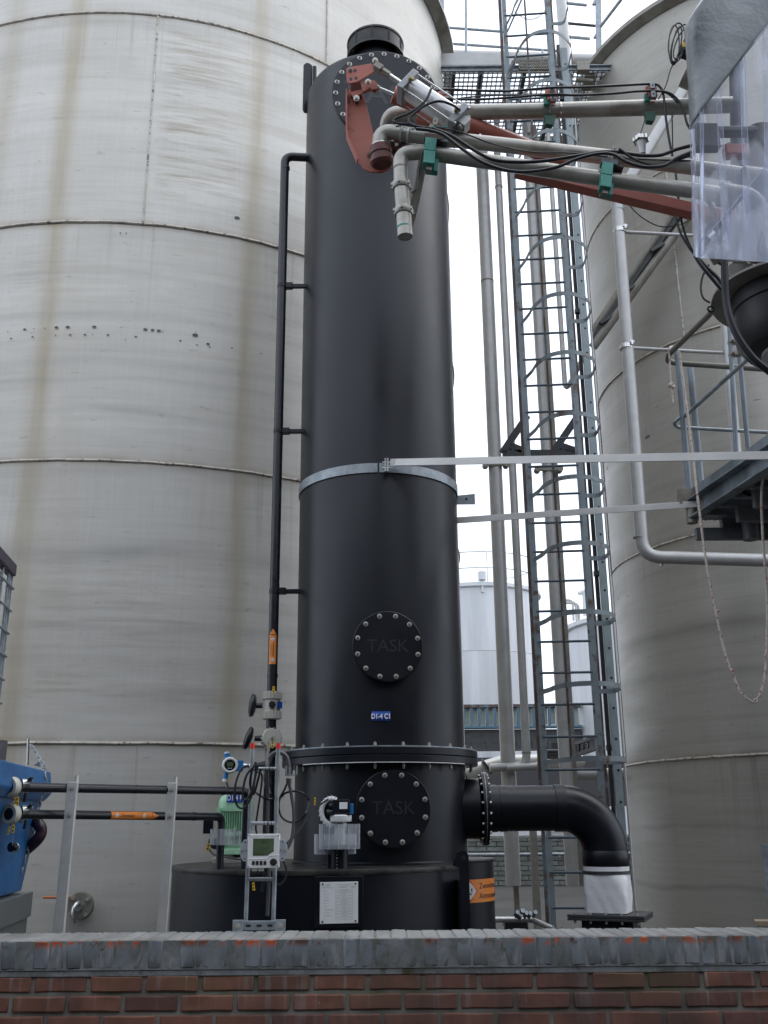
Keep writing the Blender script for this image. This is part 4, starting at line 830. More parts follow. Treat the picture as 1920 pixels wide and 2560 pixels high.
def valve(px, py, face, lab):
    o_ = Vector((X0, YP, zrow(py, X0, YP))); q = MB(Matrix.Translation(o_)) if not face else MB(fr(o_, .25)); 
    if not face:
        q.lathe([(.04, -.105), (.068, -.1), (.07, -.045), (.062, -.04), (.062, .04), (.07, .045), (.068, .1), (.04, .105)], 28)
    else: q.lathe([(.03, -.09), (.07, -.085), (.074, -.03), (.07, .055), (.066, .06), (.002, .062)], 32)
    o = obj('valve_body', q, M['cream'], vp)
    for k in range(18):
        a = 2 * math.pi * k / 18; 
        if not face:
            for zc in (-.072, .072): q = MB(Matrix.Translation(o_)); q.box(.07 * math.cos(a), .07 * math.sin(a), zc, .012, .012, .05); obj('grip_rib', q, M['cream'], o)
        elif k < 18:
            q = MB(fr(o_, .25)); q.box(.074 * math.cos(a), .074 * math.sin(a), .0, .012, .012, .07); obj('grip_rib', q, M['cream'], o)
    h = o_ + Vector((-.07, 0, 0)); tl = .06 if face else 0
    q = MB(); q.cyl(h, h + Vector((-.05, -.01, 0)), .02, n=12); q.m = Matrix.Translation(h + Vector((-.068 - tl * .4, -.02, 0))) @ Matrix.Rotation(.12 if not face else .33, 4, 'Y') @ Matrix.Diagonal((.3, .6, 1, 1)); q.lathe([(.085 * math.cos(k * math.pi / 16), .085 * math.sin(k * math.pi / 16)) for k in range(-8, 9)], 24); hn = obj('handle', q, M['hdpe_pipe'], vp, label=lab); q2 = MB(q.m); q2.tube([(.09 * math.cos(k * .3) - .01, 0, .088 * math.sin(k * .3)) for k in range(6, 16)], .007, 6); obj('handle_edge', q2, M['hosegrey'], hn)
    q = MB(fr(o_ + Vector((.012, -.066, 0)), 0)) 
    if not face:
        for k in range(7): a = 2 * math.pi * k / 7; q.disc(.001, 0, .001, 4); q.cyl((.017 * math.cos(a), .017 * math.sin(a), 0), (.017 * math.cos(a), .017 * math.sin(a), .014), .01, n=10)
        q.disc(.018, 0, .018, 16); obj('knob', q, M['hdpe_pipe'], o)
        q = MB(fr(o_ + Vector((.062, -.035, 0)), .6)); q.box(0, 0, 0, .04, .05, .01); obj('type_label', q, M['signblue'], o)
    else: q = MB(fr(o_, .25)); q.disc(.012, .062, .075, 12); obj('hub', q, M['bolt'], o)
valve(683, 1764, False, 'dark upper handle'); valve(683, 1846, True, 'dark lower handle')
# orange marker stuck round the riser
zm0, zm1 = zrow(1662, X0, YP), zrow(1574, X0, YP); RM = Matrix.Translation((X0, YP, 0))
w_ = .056; q = MB(RM); PR = .0385
q.grid(lambda u, v: wrapx(((u - .5) * w_, 0, 0), PR, 0, zm0 + (zm1 - zm0) * .82 * v, .0005), 8, 1)
q.grid(lambda u, v: wrapx(((u - .5) * w_ * (1 - v), 0, 0), PR, 0, zm0 + (zm1 - zm0) * (.84 + .16 * v), .0005), 8, 4); mk = obj('flow_marker', q, M['orange'], vp)
for f_ in (.12, .7): diamond(.02, RM, mk, lambda v, f_=f_: wrapx((v[0], v[1], v[2]), PR, 0, zm0 + (zm1 - zm0) * f_, .001))
obj('lettering', jt([text('Zwavelzuur', .02, RM, .0001, 'CENTER', lambda v: wrapx((v[1] * -1 + .004, v[0], v[2]), PR, 0, zm0 + (zm1 - zm0) * .41, .0016)), text('Ammoniumsulfaat', .012, RM, .0001, 'CENTER', lambda v: wrapx((v[1] * -1 - .014, v[0], v[2]), PR, 0, zm0 + (zm1 - zm0) * .41, .0016))]), M['black_ink'], mk)
def ytag(px, py, Y, lean=0, h=26, w=9, lab=None, edge=True):
    m_ = pf(px, py, Y) @ Matrix.Rotation(lean, 4, 'Z'); q = MB(m_); q.box(0, 0, 0, w, h, 1.2); o = obj('yellow_tag', q, M['yellow']); 
    q = MB(m_); q.tube([(0, h / 2, 0), (1, h / 2 + 10, 0)], .6, 5); obj('cable_tie', q, M['cable'], o)
    for k in (-.22, .22): q = MB(m_); q.box(0, h * k, .8, w * .5, h * .22, .3); obj('print', q, M['black_ink'], o)
    return tag(o, lab, 'tag', 'yellow tags hung on the instruments')
ytag(684, 1724, YP - .1, .0, 16, 6, 'yellow tag above the upper valve of the riser pipe')
ytag(681, 1861, YP - .12, .0, 17, 6, 'yellow tag across the lower valve, the one further right')
ytag(670, 1872, YP - .1, .0, 15, 6, 'yellow tag just left of and below the lower valve')
# lower end: branch nipple where the level transmitter sits
zj = zrow(1913, X0, YP)
b = MB(); b.cyl((X0, YP - .01, zj), (X0 - .1, YP - .02, zj - .005), .042, .018, n=20); obj('branch_cone', b, M['hdpe_pipe'], vp)
# ================================================================ blue transmitter
tx = thing('pressure_transmitter', 'round faced blue transmitter with display beside the riser pipe', 'transmitter', tuple(at(575, 1913, YP)))
fm = pf(575, 1913, YP - .02, .15)
b = MB(fm); b.lathe([(18, -14), (20, -12), (20, 2)], 36); b.disc(19, -15, -12, 32); obj('housing', b, M['blue'], tx)
b = MB(fm); b.lathe([(14, 7), (17, 8), (20.5, 5), (20.5, -3), (19, -4)], 40); rg_ = obj('bezel', b, M['white'], tx)
for k in range(16): a = k * math.pi / 8; q = MB(fm); q.box(20 * math.cos(a), 20 * math.sin(a), 3, 3, 3, 5); obj('bezel_notch', q, M['galv'], rg_)
b = MB(fm); b.disc(14, 3, 6, 32); obj('window', b, M['glass'], tx)
b = MB(fm); b.box(0, 2, 6.4, 16, 11, .5); scr = obj('display', b, M['lcd'], tx)
b = MB(fm); [b.box(-4 + 4 * k, -8, 6.5, 2, 2, .5) for k in range(3)]; obj('button', b, M['white'], tx)
b = MB(fm); b.cyl((-6, 16, -5), (-9, 30, -5), 7, n=14); b.cyl((-8, -16, -5), (-11, -34, -5), 6, n=14); b.ext([(14, 12), (33, 12), (33, -15), (12, -15)], -14, 2); obj('cable_entry', b, M['blue'], tx, bev=.002)
b = MB(fm); b.cyl((-9, 29, -5), (-9.5, 34, -5), 6, n=10); b.cyl((-11, -33, -5), (-12, -41, -5), 6, n=8); obj('gland', b, M['white'], tx)
b = MB(fm); b.cyl((33, -1, -5), (41, -1, -5), 7, n=10); b.cyl((41, -1, -5), (46, -1, -5), 5, n=10); b.cyl((46, -1, -5), (52, -2, -5), 7, n=8); obj('process_nut', b, M['bright'], tx)
b = MB(fm); b.cyl((52, -2, -5), (92, 0, -5), 4, n=10); obj('connector', b, M['hdpe_pipe'], tx)
# ================================================================ pump with motor
YM = 6.95
pu = thing('pump', 'mint green motor pump with blue sign standing on the sump lid', 'pump', tuple(at(590, 2160, YM)))
fm = pf(588, 2000, YM, .08)
hw = 41
def mot(prof): q = MB(fm @ Matrix.Translation((0, 0, -40)) @ Matrix.Rotation(-math.pi / 2, 4, 'X')); q.lathe([(r, z) for r, z in prof], 40); return q
b = mot([(30, 14), (38, 10), (43, 0), (44, -5), (44, -28), (42, -28)]); obj('fan_cover', b, M['pump'], pu)
b = mot([(34, -28), (34, -78)]); mb_ = obj('motor_body', b, M['pump'], pu)
for k in range(44):
    a = 2 * math.pi * k / 44; q = MB(fm @ Matrix.Translation((0, 0, -40))); q.box(36.5 * math.cos(a), -53, 36.5 * math.sin(a), 2.2, 50, 2.2); q = MB(fm @ Matrix.Translation((0, 0, -40)) @ Matrix.Rotation(-a, 4, 'Y')); q.box(38, -53, 0, 9, 50, 1.6); obj('cooling_fin', q, M['pump'], mb_)
b = mot([(36, -78), (42, -80), (42, -88), (30, -94), (26, -118), (36, -124), (38, -134), (20, -136)]); obj('pump_casing', b, M['pump'], pu)
b = MB(fm); b.box(-3, -149, -40, 96, 12, 70); obj('foot_plate', b, M['cream'], pu, bev=.003)
b = MB(fm); b.ext([(-40, -128), (40, -128), (52, -138), (52, -146), (-44, -146)], -60, -14); obj('plinth', b, M['cream'], pu, bev=.004)
b = MB(fm); b.ext([(2, -131), (24, -131), (28, -136), (24, -142), (4, -142), (-2, -137)], -13.5, -12); obj('plinth_recess', b, M['black_ink'], pu)
b = MB(fm); b.cyl((-46, -108, -34), (-46, -108, -20), 14, n=20); obj('suction_cover', b, M['hdpe_pipe'], pu)
b = MB(fm); b.box(-66, -58, -30, 24, 50, 26); obj('terminal_box', b, M['hdpe'], pu, bev=.002)
b = MB(fm); b.box(-41, -25, -6, 10, 12, 14); obj('lifting_lug', b, M['pump'], pu)
b = MB(fm); b.box(1, -72, 1, 6, 12, 5); obj('nipple', b, M['pump'], pu, bev=.001)
sgm = pf(588, 1994, YM) @ Matrix.Translation((1, 0, 2)); q = MB(sgm); q.box(2, 0, 3, 47, 24, .8); sg = obj('name_sign', q, M['signblue'], pu)
q = text('D1-4 P4', 18, sgm @ Matrix.Translation((2, -1, 3.6)) @ Matrix.Diagonal((.74, 1.12, 1, 1)), .1, bold=.2); obj('lettering', q, M['ink'], sg)
b = MB(fm); b.tube(smo([(-60, -96, -5), (-60, -118, -5), (-46, -134, 0), (-10, -142, 8), (20, -146, 0), (40, -146, -20)]), 2.2, 8); tag(obj('cable', b, M['hosegrey']), 'grey cable looping round the foot of the green pump', 'cable')
ytag(520, 2118, YM - .1, -.2, 19, 8, 'yellow tag on the grey cable left of the green pump')
# horizontal black pipes, their posts
YT0, YT1 = 4.2, 6.35    # near and far ends
pf_ = at(127, 1930, YT1); zt_ = pf_.z; XR = pf_.x
z_lip = zrow(1983, XR, YT1); z_bot = zrow(2225, XR - .2, YT1)
XL = XR - 1.5
# right face recedes: find the near corner from the slope of the top edge
q0 = atz(0, 1898, zt_); dirn = Vector((XR - q0.x, YT1 - q0.y, 0)).normalized(); lat = Vector((-dirn.y, dirn.x, 0)); 
A = Vector((XR, YT1, 0)); Bn = A - dirn * 2.2

def faceY(px, py):
    d = ray(px, py); k = (A.x * dirn.y - A.y * dirn.x) / (d.x * dirn.y - d.y * dirn.x); return (d * k).y
TA, TB, Td, Tl = A, Bn, dirn, lat
YB2 = 6.5
def hp(y0, y1, x1, nm, lab, drop):
    t = thing('supply_pipe', lab, 'pipe', tuple(at(30, y0, YB2))); A = at(36, y0, faceY(36, y0) - .06); B = at(x1, y1, YM - .16)
    b = MB(); b.tube(rnd([A, B, Vector((B.x, B.y, ZL))], .045), .0245, 18); obj('pipe', b, M['hdpe_pipe'], t); return t, A, B
t1, A1, B1 = hp(1968, 1978, 617, 'a', 'upper horizontal black pipe from the blue tray to the pump', 0)
t2, A2_, B2_ = hp(2035, 2042, 554, 'b', 'lower horizontal black pipe with orange flow marker', 0)
for A, B, t, px in ((A1, B1, t1, 540), (A2_, B2_, t2, 548), (A2_, B2_, t2, 470)):
    s_ = (px - 36) / ((612 if t is t1 else 554) - 36); p = A.lerp(B, min(.97, s_)); b = MB(); b.cyl(p - (B - A).normalized() * .012, p + (B - A).normalized() * .012, .0265, n=16); obj('weld_collar', b, M['hdpe_pipe'], t)
d = (B2_ - A2_).normalized(); up = Vector((0, 0, 1)); s0, s1 = (243 - 36) / 518, (363 - 36) / 518
pa, pb_ = A2_.lerp(B2_, s0), A2_.lerp(B2_, s1); Lm = (pb_ - pa).length; zx = d.cross(up).normalized()
def wrh(x, y, o=0): ph = y / .0245; return pa + d * x + (zx * math.cos(ph) + up * math.sin(ph)) * (.0252 + o)
q = MB(); q.grid(lambda u, v: wrh(u * Lm * .86, (v - .5) * .046), 1, 8); q.grid(lambda u, v: wrh(Lm * .87 + u * Lm * .13, (v - .5) * .046 * (1 - u)), 4, 8); mk = obj('flow_marker', q, M['orange'], t2)
for f_ in (.11, .68): diamond(.018, Matrix.Identity(4), mk, lambda v, f_=f_: wrh(Lm * f_ + v[0], v[1], .0006 + v[2]))
obj('lettering', text('Zwavelzuur', .022, Matrix.Identity(4), .0001, 'LEFT', lambda v: wrh(Lm * .2 + v[0], v[1], .0012)), M['black_ink'], mk)
def Yat(A, B, px):
    best = min(range(401), key=lambda k: abs(projx(A.lerp(B, k / 400)) - px)); return A.lerp(B, best / 400).y
def projx(p): d = p - EYE; return 960 + FPX * d.dot(R_) / d.dot(F_)
for lab, x0, y0, x1, y1 in (('left flat post carrying the two black pipes', 183, 1955, 147, 2335), ('right flat post carrying the two black pipes', 432, 1957, 404, 2335)):
    p = at(x0, y0, min(Yat(A1, B1, x0), Yat(A2_, B2_, x0)) - .048); q_ = at(x1, y1, p.y); t = thing('pipe_post', lab, 'post', (q_.x, q_.y, 0)); q_ = p + (q_ - p) * (p.z / (p.z - q_.z))
    b = MB(); b.bar(q_, p, .056, .028, (0, 1, 0)); b.m = Matrix.Identity(4); obj('upright', b, M['galvpost'] if 'galvpost' in M else M['alu'], t, bev=.003)
    for A, B in ((A1, B1), (A2_, B2_)):
        f_ = (p.x - A.x) / (B.x - A.x); c_ = A.lerp(B, f_); f2 = (p.z - c_.z) / (p.z - q_.z); cx_ = p.lerp(q_, f2); 
        q = MB(fr(Vector((cx_.x, p.y - .016, c_.z)))); q.disc(.013, 0, .003, 14); q.cyl((0, 0, .002), (0, 0, .01), .008, n=6); obj('bolt', q, M['bolt'], t)
    q = MB(); q.cyl(p + Vector((.012, .02, -.01)), p + Vector((.012, .02, .035)), .012, n=6); obj('top_bolt', q, M['bolt'], t)
# segmented translucent guards and the parts inside
def guard(px, py, Y, rx, h, n, lab, yaw=0, a0=-200, a1=20, cut=1):
    m_ = pf(px, py, Y, yaw); g_ = MB(m_); k0 = n; P = []
    for k in range(n + 1): a = rad(a0 + (a1 - a0) * k / n); P.append((rx * math.cos(a), -rx * math.sin(a)))
    for k in range(n): (x0, z0), (x1, z1) = P[k], P[k + 1]; g_.add([(x0, -h / 2, z0), (x1, -h / 2, z1), (x1, h / 2, z1), (x0, h / 2, z0)], [(0, 1, 2, 3)])
    o = obj('splash_guard', g_, M['guard'], ang=10)
    for x0, z0 in P: q = MB(m_); q.box(x0, 0, z0, 1.3, h, 1.3); obj('seam_rib', q, M['guardrib'], o)
    return tag(o, lab, 'splash guard')
M['guardrib'] = mat('guard_rib', (.55, .58, .6), .4, var=.03)
guard(557, 2092, YM - .16, 31, 40, 6, 'translucent ribbed guard round the black elbow in front of the pump')
guard(613, 2095, YM - .1, 28, 38, 5, 'translucent ribbed guard half hidden behind the display stand')
# flow sensor on its nozzle
YF = 6.78
ns = thing('flow_sensor', 'stainless flow sensor with black head and white collar on the sump lid', 'sensor', tuple(at(850, 2165, YF)))
fm = pf(850, 2060, YF)
R90 = Matrix.Rotation(-math.pi / 2, 4, 'X')
def up_(prof, x=0, n=32): q = MB(fm @ Matrix.Translation((x, 0, 0)) @ R90); q.lathe(prof, n); return q
obj('nozzle', up_([(22, -112), (22, -58), (20, -56)], -1), M['hdpe'], ns)
b = MB(fm); b.cyl((-26, -110, -4), (-26, -66, -4), 6, n=12); obj('nozzle_rib', b, M['hdpe'], ns)
b = MB(fm)
for k in range(9): b.disc(.1, 0, .1, 3)
b = MB(fm)
for k in range(6): b.box(-6, -68 - 8 * k, 21.3, 1.6, 1.2 + (k % 3), .5)
obj('size_print', b, M['ink'], ns)
obj('clamp_ring', up_([(24, -58), (46, -58), (46, -52), (24, -52)], 2), M['hdpe'], ns)
obj('neck', up_([(14, -54), (14, 8)], 0), M['steel'], ns)
obj('neck_nut', up_([(17, -8), (17, 2)], 0, 6), M['bright'], ns)
obj('collar', up_([(14, 4), (26, 6), (27, 9), (27, 21), (24, 23)], 2), M['white'], ns)
b = MB(fm); b.box(3, 42, 0, 42, 38, 36); hd = obj('head', b, M['hdpe'], ns, bev=.004)
b = MB(fm); b.box(1, 24, 0, 52, 5, 40); obj('head_foot', b, M['hdpe'], hd, bev=.002)
b = MB(fm); b.box(9, 46, 18.6, 20, 17, .6); obj('type_label', b, M['ink'], hd)
b = MB(fm); b.cyl((-14, 44, 4), (-28, 44, 6), 9, n=16); obj('side_boss', b, M['hdpe'], hd)
b = MB(fm); b.tube([(-22 + 24 * math.cos(rad(a)), 32 + 32 * math.sin(rad(a)), 0) for a in range(60, 310, 12)], 6.5, 12); cr = obj('cover_ring', b, M['white'], ns)
for a in range(70, 300, 18): q = MB(fm); q.box(-22 + 30 * math.cos(rad(a)), 32 + 38 * math.sin(rad(a)), 0, 3.4, 3.4, 12); obj('ring_notch', q, M['white'], cr)
b = MB(fm); b.cyl((-24, 32, -8), (-24, 32, 2), 22, n=24); obj('cover_back', b, M['hdpe'], ns)
b = MB(fm); b.cyl((-14, 32, 8), (-26, 31, 8), 5, n=10); b.cyl((-26, 31, 8), (-32, 30, 8), 6.5, n=8); obj('gland', b, M['hosegrey'], ns)
b = MB(fm); b.box(29, 38, -6, 8, 26, 10); b.box(-20, -14, -14, 9, 16, 8); obj('blue_cover', b, M['blue'], ns, bev=.002)
guard(849, 2091, YF + .0, 51, 62, 8, 'translucent ribbed guard round the neck of the flow sensor', cut=0)
guard(838, 2110, YF + .12, 52, 50, 8, 'second translucent guard set lower behind the sensor guard')
ytag(787, 2003, YF - .05, 0, 19, 4, 'yellow tag in front of the dark tower left of the flow sensor')
q = MB(); q.tube(smo([at(820, 1998, YF - .05), at(806, 2008, YF - .1), at(780, 2030, 6.2), at(745, 2080, 5.4), at(716, 2110, 4.75)]), .006, 7); tag(obj('cable', q, M['cable']), 'thin black cable slanting from the flow sensor to the display', 'cable')
# ================================================================ instrument stand on the wall
YS = 4.62
st = thing('instrument_stand', 'small galvanised ladder stand with red caps on the wall top', 'stand', tuple(at(650, 2325, YS)))
def tb(a, c_, r, nm, mt, n=14): b = MB(); b.cyl(a, c_, r, n=n); return obj(nm, b, M[mt], st)
u, _ = pm(640, 2100, YS)
tb(at(614, 2312, YS), at(631, 1870, YS), 5.4 * u, 'upright_tube', 'galv'); tb(at(683, 2312, YS), at(696, 1870, YS), 5.4 * u, 'upright_tube', 'galv')
for x, y in ((631, 1858), (696, 1858)): tb(at(x, y + 14, YS), at(x, y, YS), 6.2 * u, 'end_cap', 'redcap')
for x0, x1, y in ((627, 694, 1922), (622, 690, 2058), (614, 686, 2198)):
    tb(at(x0, y, YS), at(x1, y, YS), 4.8 * u, 'rung', 'galv')
for y, xs_ in ((1922, (664, 672, 675, 682)), (2058, (660, 668, 671, 678))):
    for x in xs_: b = MB(); b.cyl(at(x, y, YS), at(x + 1.6, y, YS), 5.4 * u, n=14); obj('cable_tie', b, M['cable'], st)
fm = pf(648, 2314, YS - .03)
b = MB(fm); b.box(0, 0, 0, 100, 22, 3); b.box(0, 11, -4, 100, 2, 10); b.box(0, -11, -4, 100, 2, 10); ft = obj('foot_channel', b, M['galv'], st, bev=.001)
for x in (-27, 0, 27): q = MB(fm); q.ext([(x - 5, -3), (x - 7, 0), (x - 5, 3), (x + 5, 3), (x + 7, 0), (x + 5, -3)], 1.5, 2.2); obj('slot', q, M['black_ink'], ft)
for x in (-53, 53):
    q = MB(fm); q.box(x, -1, 3, 26, 32, 4); q.box(x, -15, 10, 26, 3, 14); cl = obj('foot_clamp', q, M['galv'], st, bev=.0012)
    q = MB(fm @ Matrix.Translation((x, 0, 5))); q.disc(7, 0, 1.5, 16); q.cyl((0, 0, 1), (0, 0, 6), 4, n=6); obj('bolt', q, M['bolt'], cl)
q = MB(pf(716, 1930, YS)); q.box(-1, 3, 0, 3, 24, 14); q.box(10, -8, 0, 26, 3, 14); q.box(26, 4, 0, 2.5, 22, 12); q.box(8, 2, 0, 2.5, 18, 10); obj('side_bracket', q, M['galv'], st)
# display unit
dsp = thing('display_unit', 'white panel display unit with green screen and round knob', 'display unit', tuple(at(659, 2130, YS - .06)))
fm = pf(659, 2127, YS - .07)
b = MB(fm); b.box(0, 0, -10, 78, 84, 26); obj('case', b, M['white'], dsp, bev=.003)
b = MB(fm); b.box(0, 0, 4, 79, 85, 3); fp_ = obj('front_panel', b, M['white'], dsp, bev=.002)
b = MB(fm); b.ext([(-26, 31), (26, 31), (26, -2), (18, -6), (11, -12), (-26, -12)], 5.6, 6); obj('screen', b, M['lcd'], dsp)
for k, (s_, x, y, sz) in enumerate((('0.41', 4, 22, 9), ('11.2 °', 5, 5, 9), ('SPT  RUN', -9, -9, 5))): obj('digits', text(s_, sz, fm @ Matrix.Translation((x, y, 6.3)), .05), M['lcdink'] if 'lcdink' in M else M['black_ink'], dsp)
b = MB(fm); b.tube(smo([(-39, -20, 5.6), (0, -20, 5.6), (12, -17, 5.6), (18, -12, 5.6), (39, -11, 5.6)]), 1.1, 6); obj('moulded_ridge', b, M['white'], dsp)
for k in range(4): b = MB(fm); b.box(-24 + 9.6 * k, -30, 6, 7, 10, 2); obj('button', b, M['black_ink'], dsp, bev=.0008)
b = MB(fm @ Matrix.Translation((26, -28, 0))); b.lathe([(9, 5), (9, 8), (7.5, 10), (.01, 10)], 28); b.lathe([(4, 10), (4, 11), (.01, 11)], 20); obj('knob', b, M['black_ink'], dsp)
obj('lettering', jt([text('Endress+Hauser', 3.6, fm @ Matrix.Translation((-22, 35.5, 5.7)), .05), text('Prosonic Mycom  S CPM', 3.6, fm @ Matrix.Translation((20, 35.5, 5.7)), .05)]), M['grey_ink'], dsp)
for sx in (-1, 1):
    b = MB(fm); b.ext([(sx * 38, 28), (sx * 50, 28), (sx * 58, 14), (sx * 60, -2), (sx * 57, -16), (sx * 50, -26), (sx * 38, -26)], -4, -1); pl = obj('side_plate', b, M['galvlite'] if 'galvlite' in M else M['alu'], dsp, bev=.0008)
    for x, y, r_ in ((53, 1, 3.6), (43, 1, 1.6), (47, 22, 2), (47, -20, 2)):
        q = MB(fm @ Matrix.Translation((sx * x, y, -1))); q.disc(r_, 0, 1.5 if r_ > 3 else .3, 12); 
        if r_ > 3: q.cyl((0, 0, 1), (0, 0, 4), 2, n=6)
        obj('bolt' if r_ > 3 else 'hole', q, M['bolt'] if r_ > 3 else M['darksteel'], pl)
for sx in (-1, 1):
    for sy in (-1, 1): q = MB(fm @ Matrix.Translation((sx * 36.5, sy * 39, 5.5))); q.disc(1.6, 0, .4, 10); obj('screw', q, M['darksteel'], dsp)
for x in (-22, -6): b = MB(fm); b.box(x, -46, -8, 12, 9, 12); obj('cable_gland', b, M['white'], dsp, bev=.001)
def cab(pts, r, lab, mt='cable', n=7, Y=None, px=True, grp=None):
    P = [at(p[0], p[1], p[2] if len(p) > 2 else Y) for p in pts]; q = MB(); q.tube(smo(P, 6), r, n); return tag(obj('cable', q, M[mt]), lab, 'cable', grp)
yb = YS + .05
cab([(622, 1913), (604, 1922), (590, 1955), (587, 1990), (593, 2014), (606, 2021), (620, 2008), (632, 1980), (638, 1940), (640, 1915)], .0048, 'wide black cable loop hanging left of the stand', Y=YS - .04)
cab([(640, 1912), (618, 1935), (608, 1970), (608, 1995), (618, 1998), (630, 1975), (640, 1935), (645, 1912)], .0052, 'narrower black cable loop hanging over the left tube', Y=YS - .05)
cab([(640, 1905), (630, 1925), (625, 1960), (634, 1985), (645, 1950), (652, 1922)], .0052, 'short black cable loop close to the left tube', Y=YS - .03)
cab([(566, 1949, YP), (568, 1962, YP), (574, 1970, YP - .1), (600, 1968, 6.0), (632, 1978, YS + .2), (655, 1992, yb), (680, 1998, yb), (695, 1985, yb)], .005, 'thin black cable from the blue transmitter to the stand')
cab([(672, 1870, 5.2), (668, 1900, yb), (669, 2000, yb), (668, 2110, yb), (672, 2190, yb), (668, 2290, yb)], .0085, 'grey cable running straight down behind the stand', 'hosegrey')
cab([(672, 1985, yb), (664, 1940, yb), (676, 1893, yb), (695, 1881, yb), (715, 1890, yb), (722, 1915, yb), (720, 1940, yb)], .0105, 'thick grey cable arching over the right tube', 'hosegrey')
cab([(676, 1960, yb), (668, 1930, yb), (682, 1888, yb), (700, 1878, yb), (718, 1890, yb), (725, 1915, yb)], .005, 'thin black cable following the arch over the right tube')
cab([(722, 1948, yb), (712, 1972, yb), (700, 1995, yb), (697, 2020, yb), (706, 2045, yb), (730, 2056, yb), (752, 2048, yb), (768, 2025, yb), (772, 2000, yb + .3), (760, 1985, yb), (740, 1978, yb), (715, 1982, yb), (703, 1993, yb)], .0048, 'round black cable loop right of the stand')
cab([(721, 1950, yb), (728, 1985, yb), (734, 2030, yb), (733, 2070, yb), (728, 2100, yb), (716, 2125, yb)], .0075, 'grey cable dropping from the side bracket', 'hosegrey')
cab([(645, 1930, yb), (655, 1940, yb), (650, 1990, yb), (640, 2060, yb), (642, 2085, yb)], .0045, 'black cable slanting between the stand tubes')
cab([(706, 2148, yb), (715, 2170, yb), (714, 2195, yb), (700, 2212, yb), (680, 2208, yb), (665, 2195, yb)], .0045, 'black cable hooking back below the display unit')
cab([(668, 1905, yb), (662, 1990, yb), (660, 2080, yb), (664, 2170, yb), (655, 2230, yb)], .0065, 'black cable running down between the two tubes')
b = MB(pf(722, 1950, yb)); b.cyl((0, 4, 0), (0, -12, 0), 7, n=12); tag(obj('cable_gland', b, M['hosegrey']), 'grey cable gland under the side bracket of the stand', 'cable gland')
ytag(634, 2216, YS - .04, .12, 20, 6, 'yellow tag hanging under the white display unit')
# ================================================================ blue tray, frame and caged container at the left
A, Bn, dirn, lat = TA, TB, Td, Tl
bx = thing('blue_tray', 'blue fibreglass bund tray at the left edge', 'tray', (XR - .7, YT1 - 1, .9))
def prismv(fr_, zz):   # ring of four corners inset by fr_
    return [A - dirn * fr_ + lat * fr_, Bn + dirn * fr_ + lat * fr_, Bn + dirn * fr_ + lat * (1.4 - fr_), A - dirn * fr_ + lat * (1.4 - fr_)], zz
def loft(rings):
    q = MB(); vs = []; fs = []
    for c_, zz in rings: vs += [(p.x, p.y, zz) for p in c_]
    for i in range(len(rings) - 1):
        for k in range(4): fs.append((i * 4 + k, i * 4 + (k + 1) % 4, i * 4 + 4 + (k + 1) % 4, i * 4 + 4 + k))
    fs += [(3, 2, 1, 0), tuple(range(len(vs) - 4, len(vs)))]; return q.add(vs, fs)
obj('tray_body', loft([prismv(.09, z_bot), prismv(.03, z_lip - .03)]), M['bluebox'], bx, bev=.012)
obj('tray_lip', loft([prismv(.02, z_lip - .05), prismv(-.015, z_lip), prismv(.0, zt_)]), M['bluebox'], bx, bev=.008)
for f_ in (.35, .8, 1.3): p = A - dirn * f_ + lat * .05; b = MB(); b.bar(Vector((p.x, p.y, z_bot + .05)) + lat * .09, Vector((p.x, p.y, z_lip)), .10, .05, tuple(lat)); obj('moulded_rib', b, M['bluebox'], bx, bev=.015)

tf = thing('steel_frame', 'grey steel frame carrying the blue tray', 'frame', (XR - .7, YT1 - 1, 0))
fcr = Vector(at(75, 2215, YT1)); A3 = A - dirn * .1 + lat * .1; zf1 = z_bot - .005
b = MB(); n_ = -lat
P0 = Vector((A3.x, A3.y, zf1 - .06)); P1 = P0 - dirn * 2.2
b.bar(P0 + dirn * .16 + lat * .02, P1, .16, .1, (0, 0, 1)); b = MB(); c_ = (P0 + P1) / 2
for zz, hh_, off in ((zf1 - .075, .14, 0), (zf1 - .225, .15, .02)):
    q = MB(axis(Vector((0, 0, zz)) + Vector((c_.x, c_.y, 0)) + lat * off, dirn)); q.box(0, 0, 0, .1, hh_, 2.5); obj('side_beam', q, M['framegrey'] if 'framegrey' in M else M['galv'], tf, bev=.004)
for f_ in (-.1, 1.5):
    p = A3 - dirn * f_; q = MB(axis((p.x, p.y, (zf1 - .3) / 2), (0, 0, 1), tuple(dirn))); q.box(0, 0, 0, .1, .1, zf1 - .3); obj('leg', q, M['darksteel'], tf, bev=.003)
p = A3 - dirn * .3; 
b = MB(); b.box(p.x - .3, p.y, .95, .3, .3, .4); tag(obj('white_container', b, M['white'], bev=.02), 'pale container just visible under the steel frame', 'container')
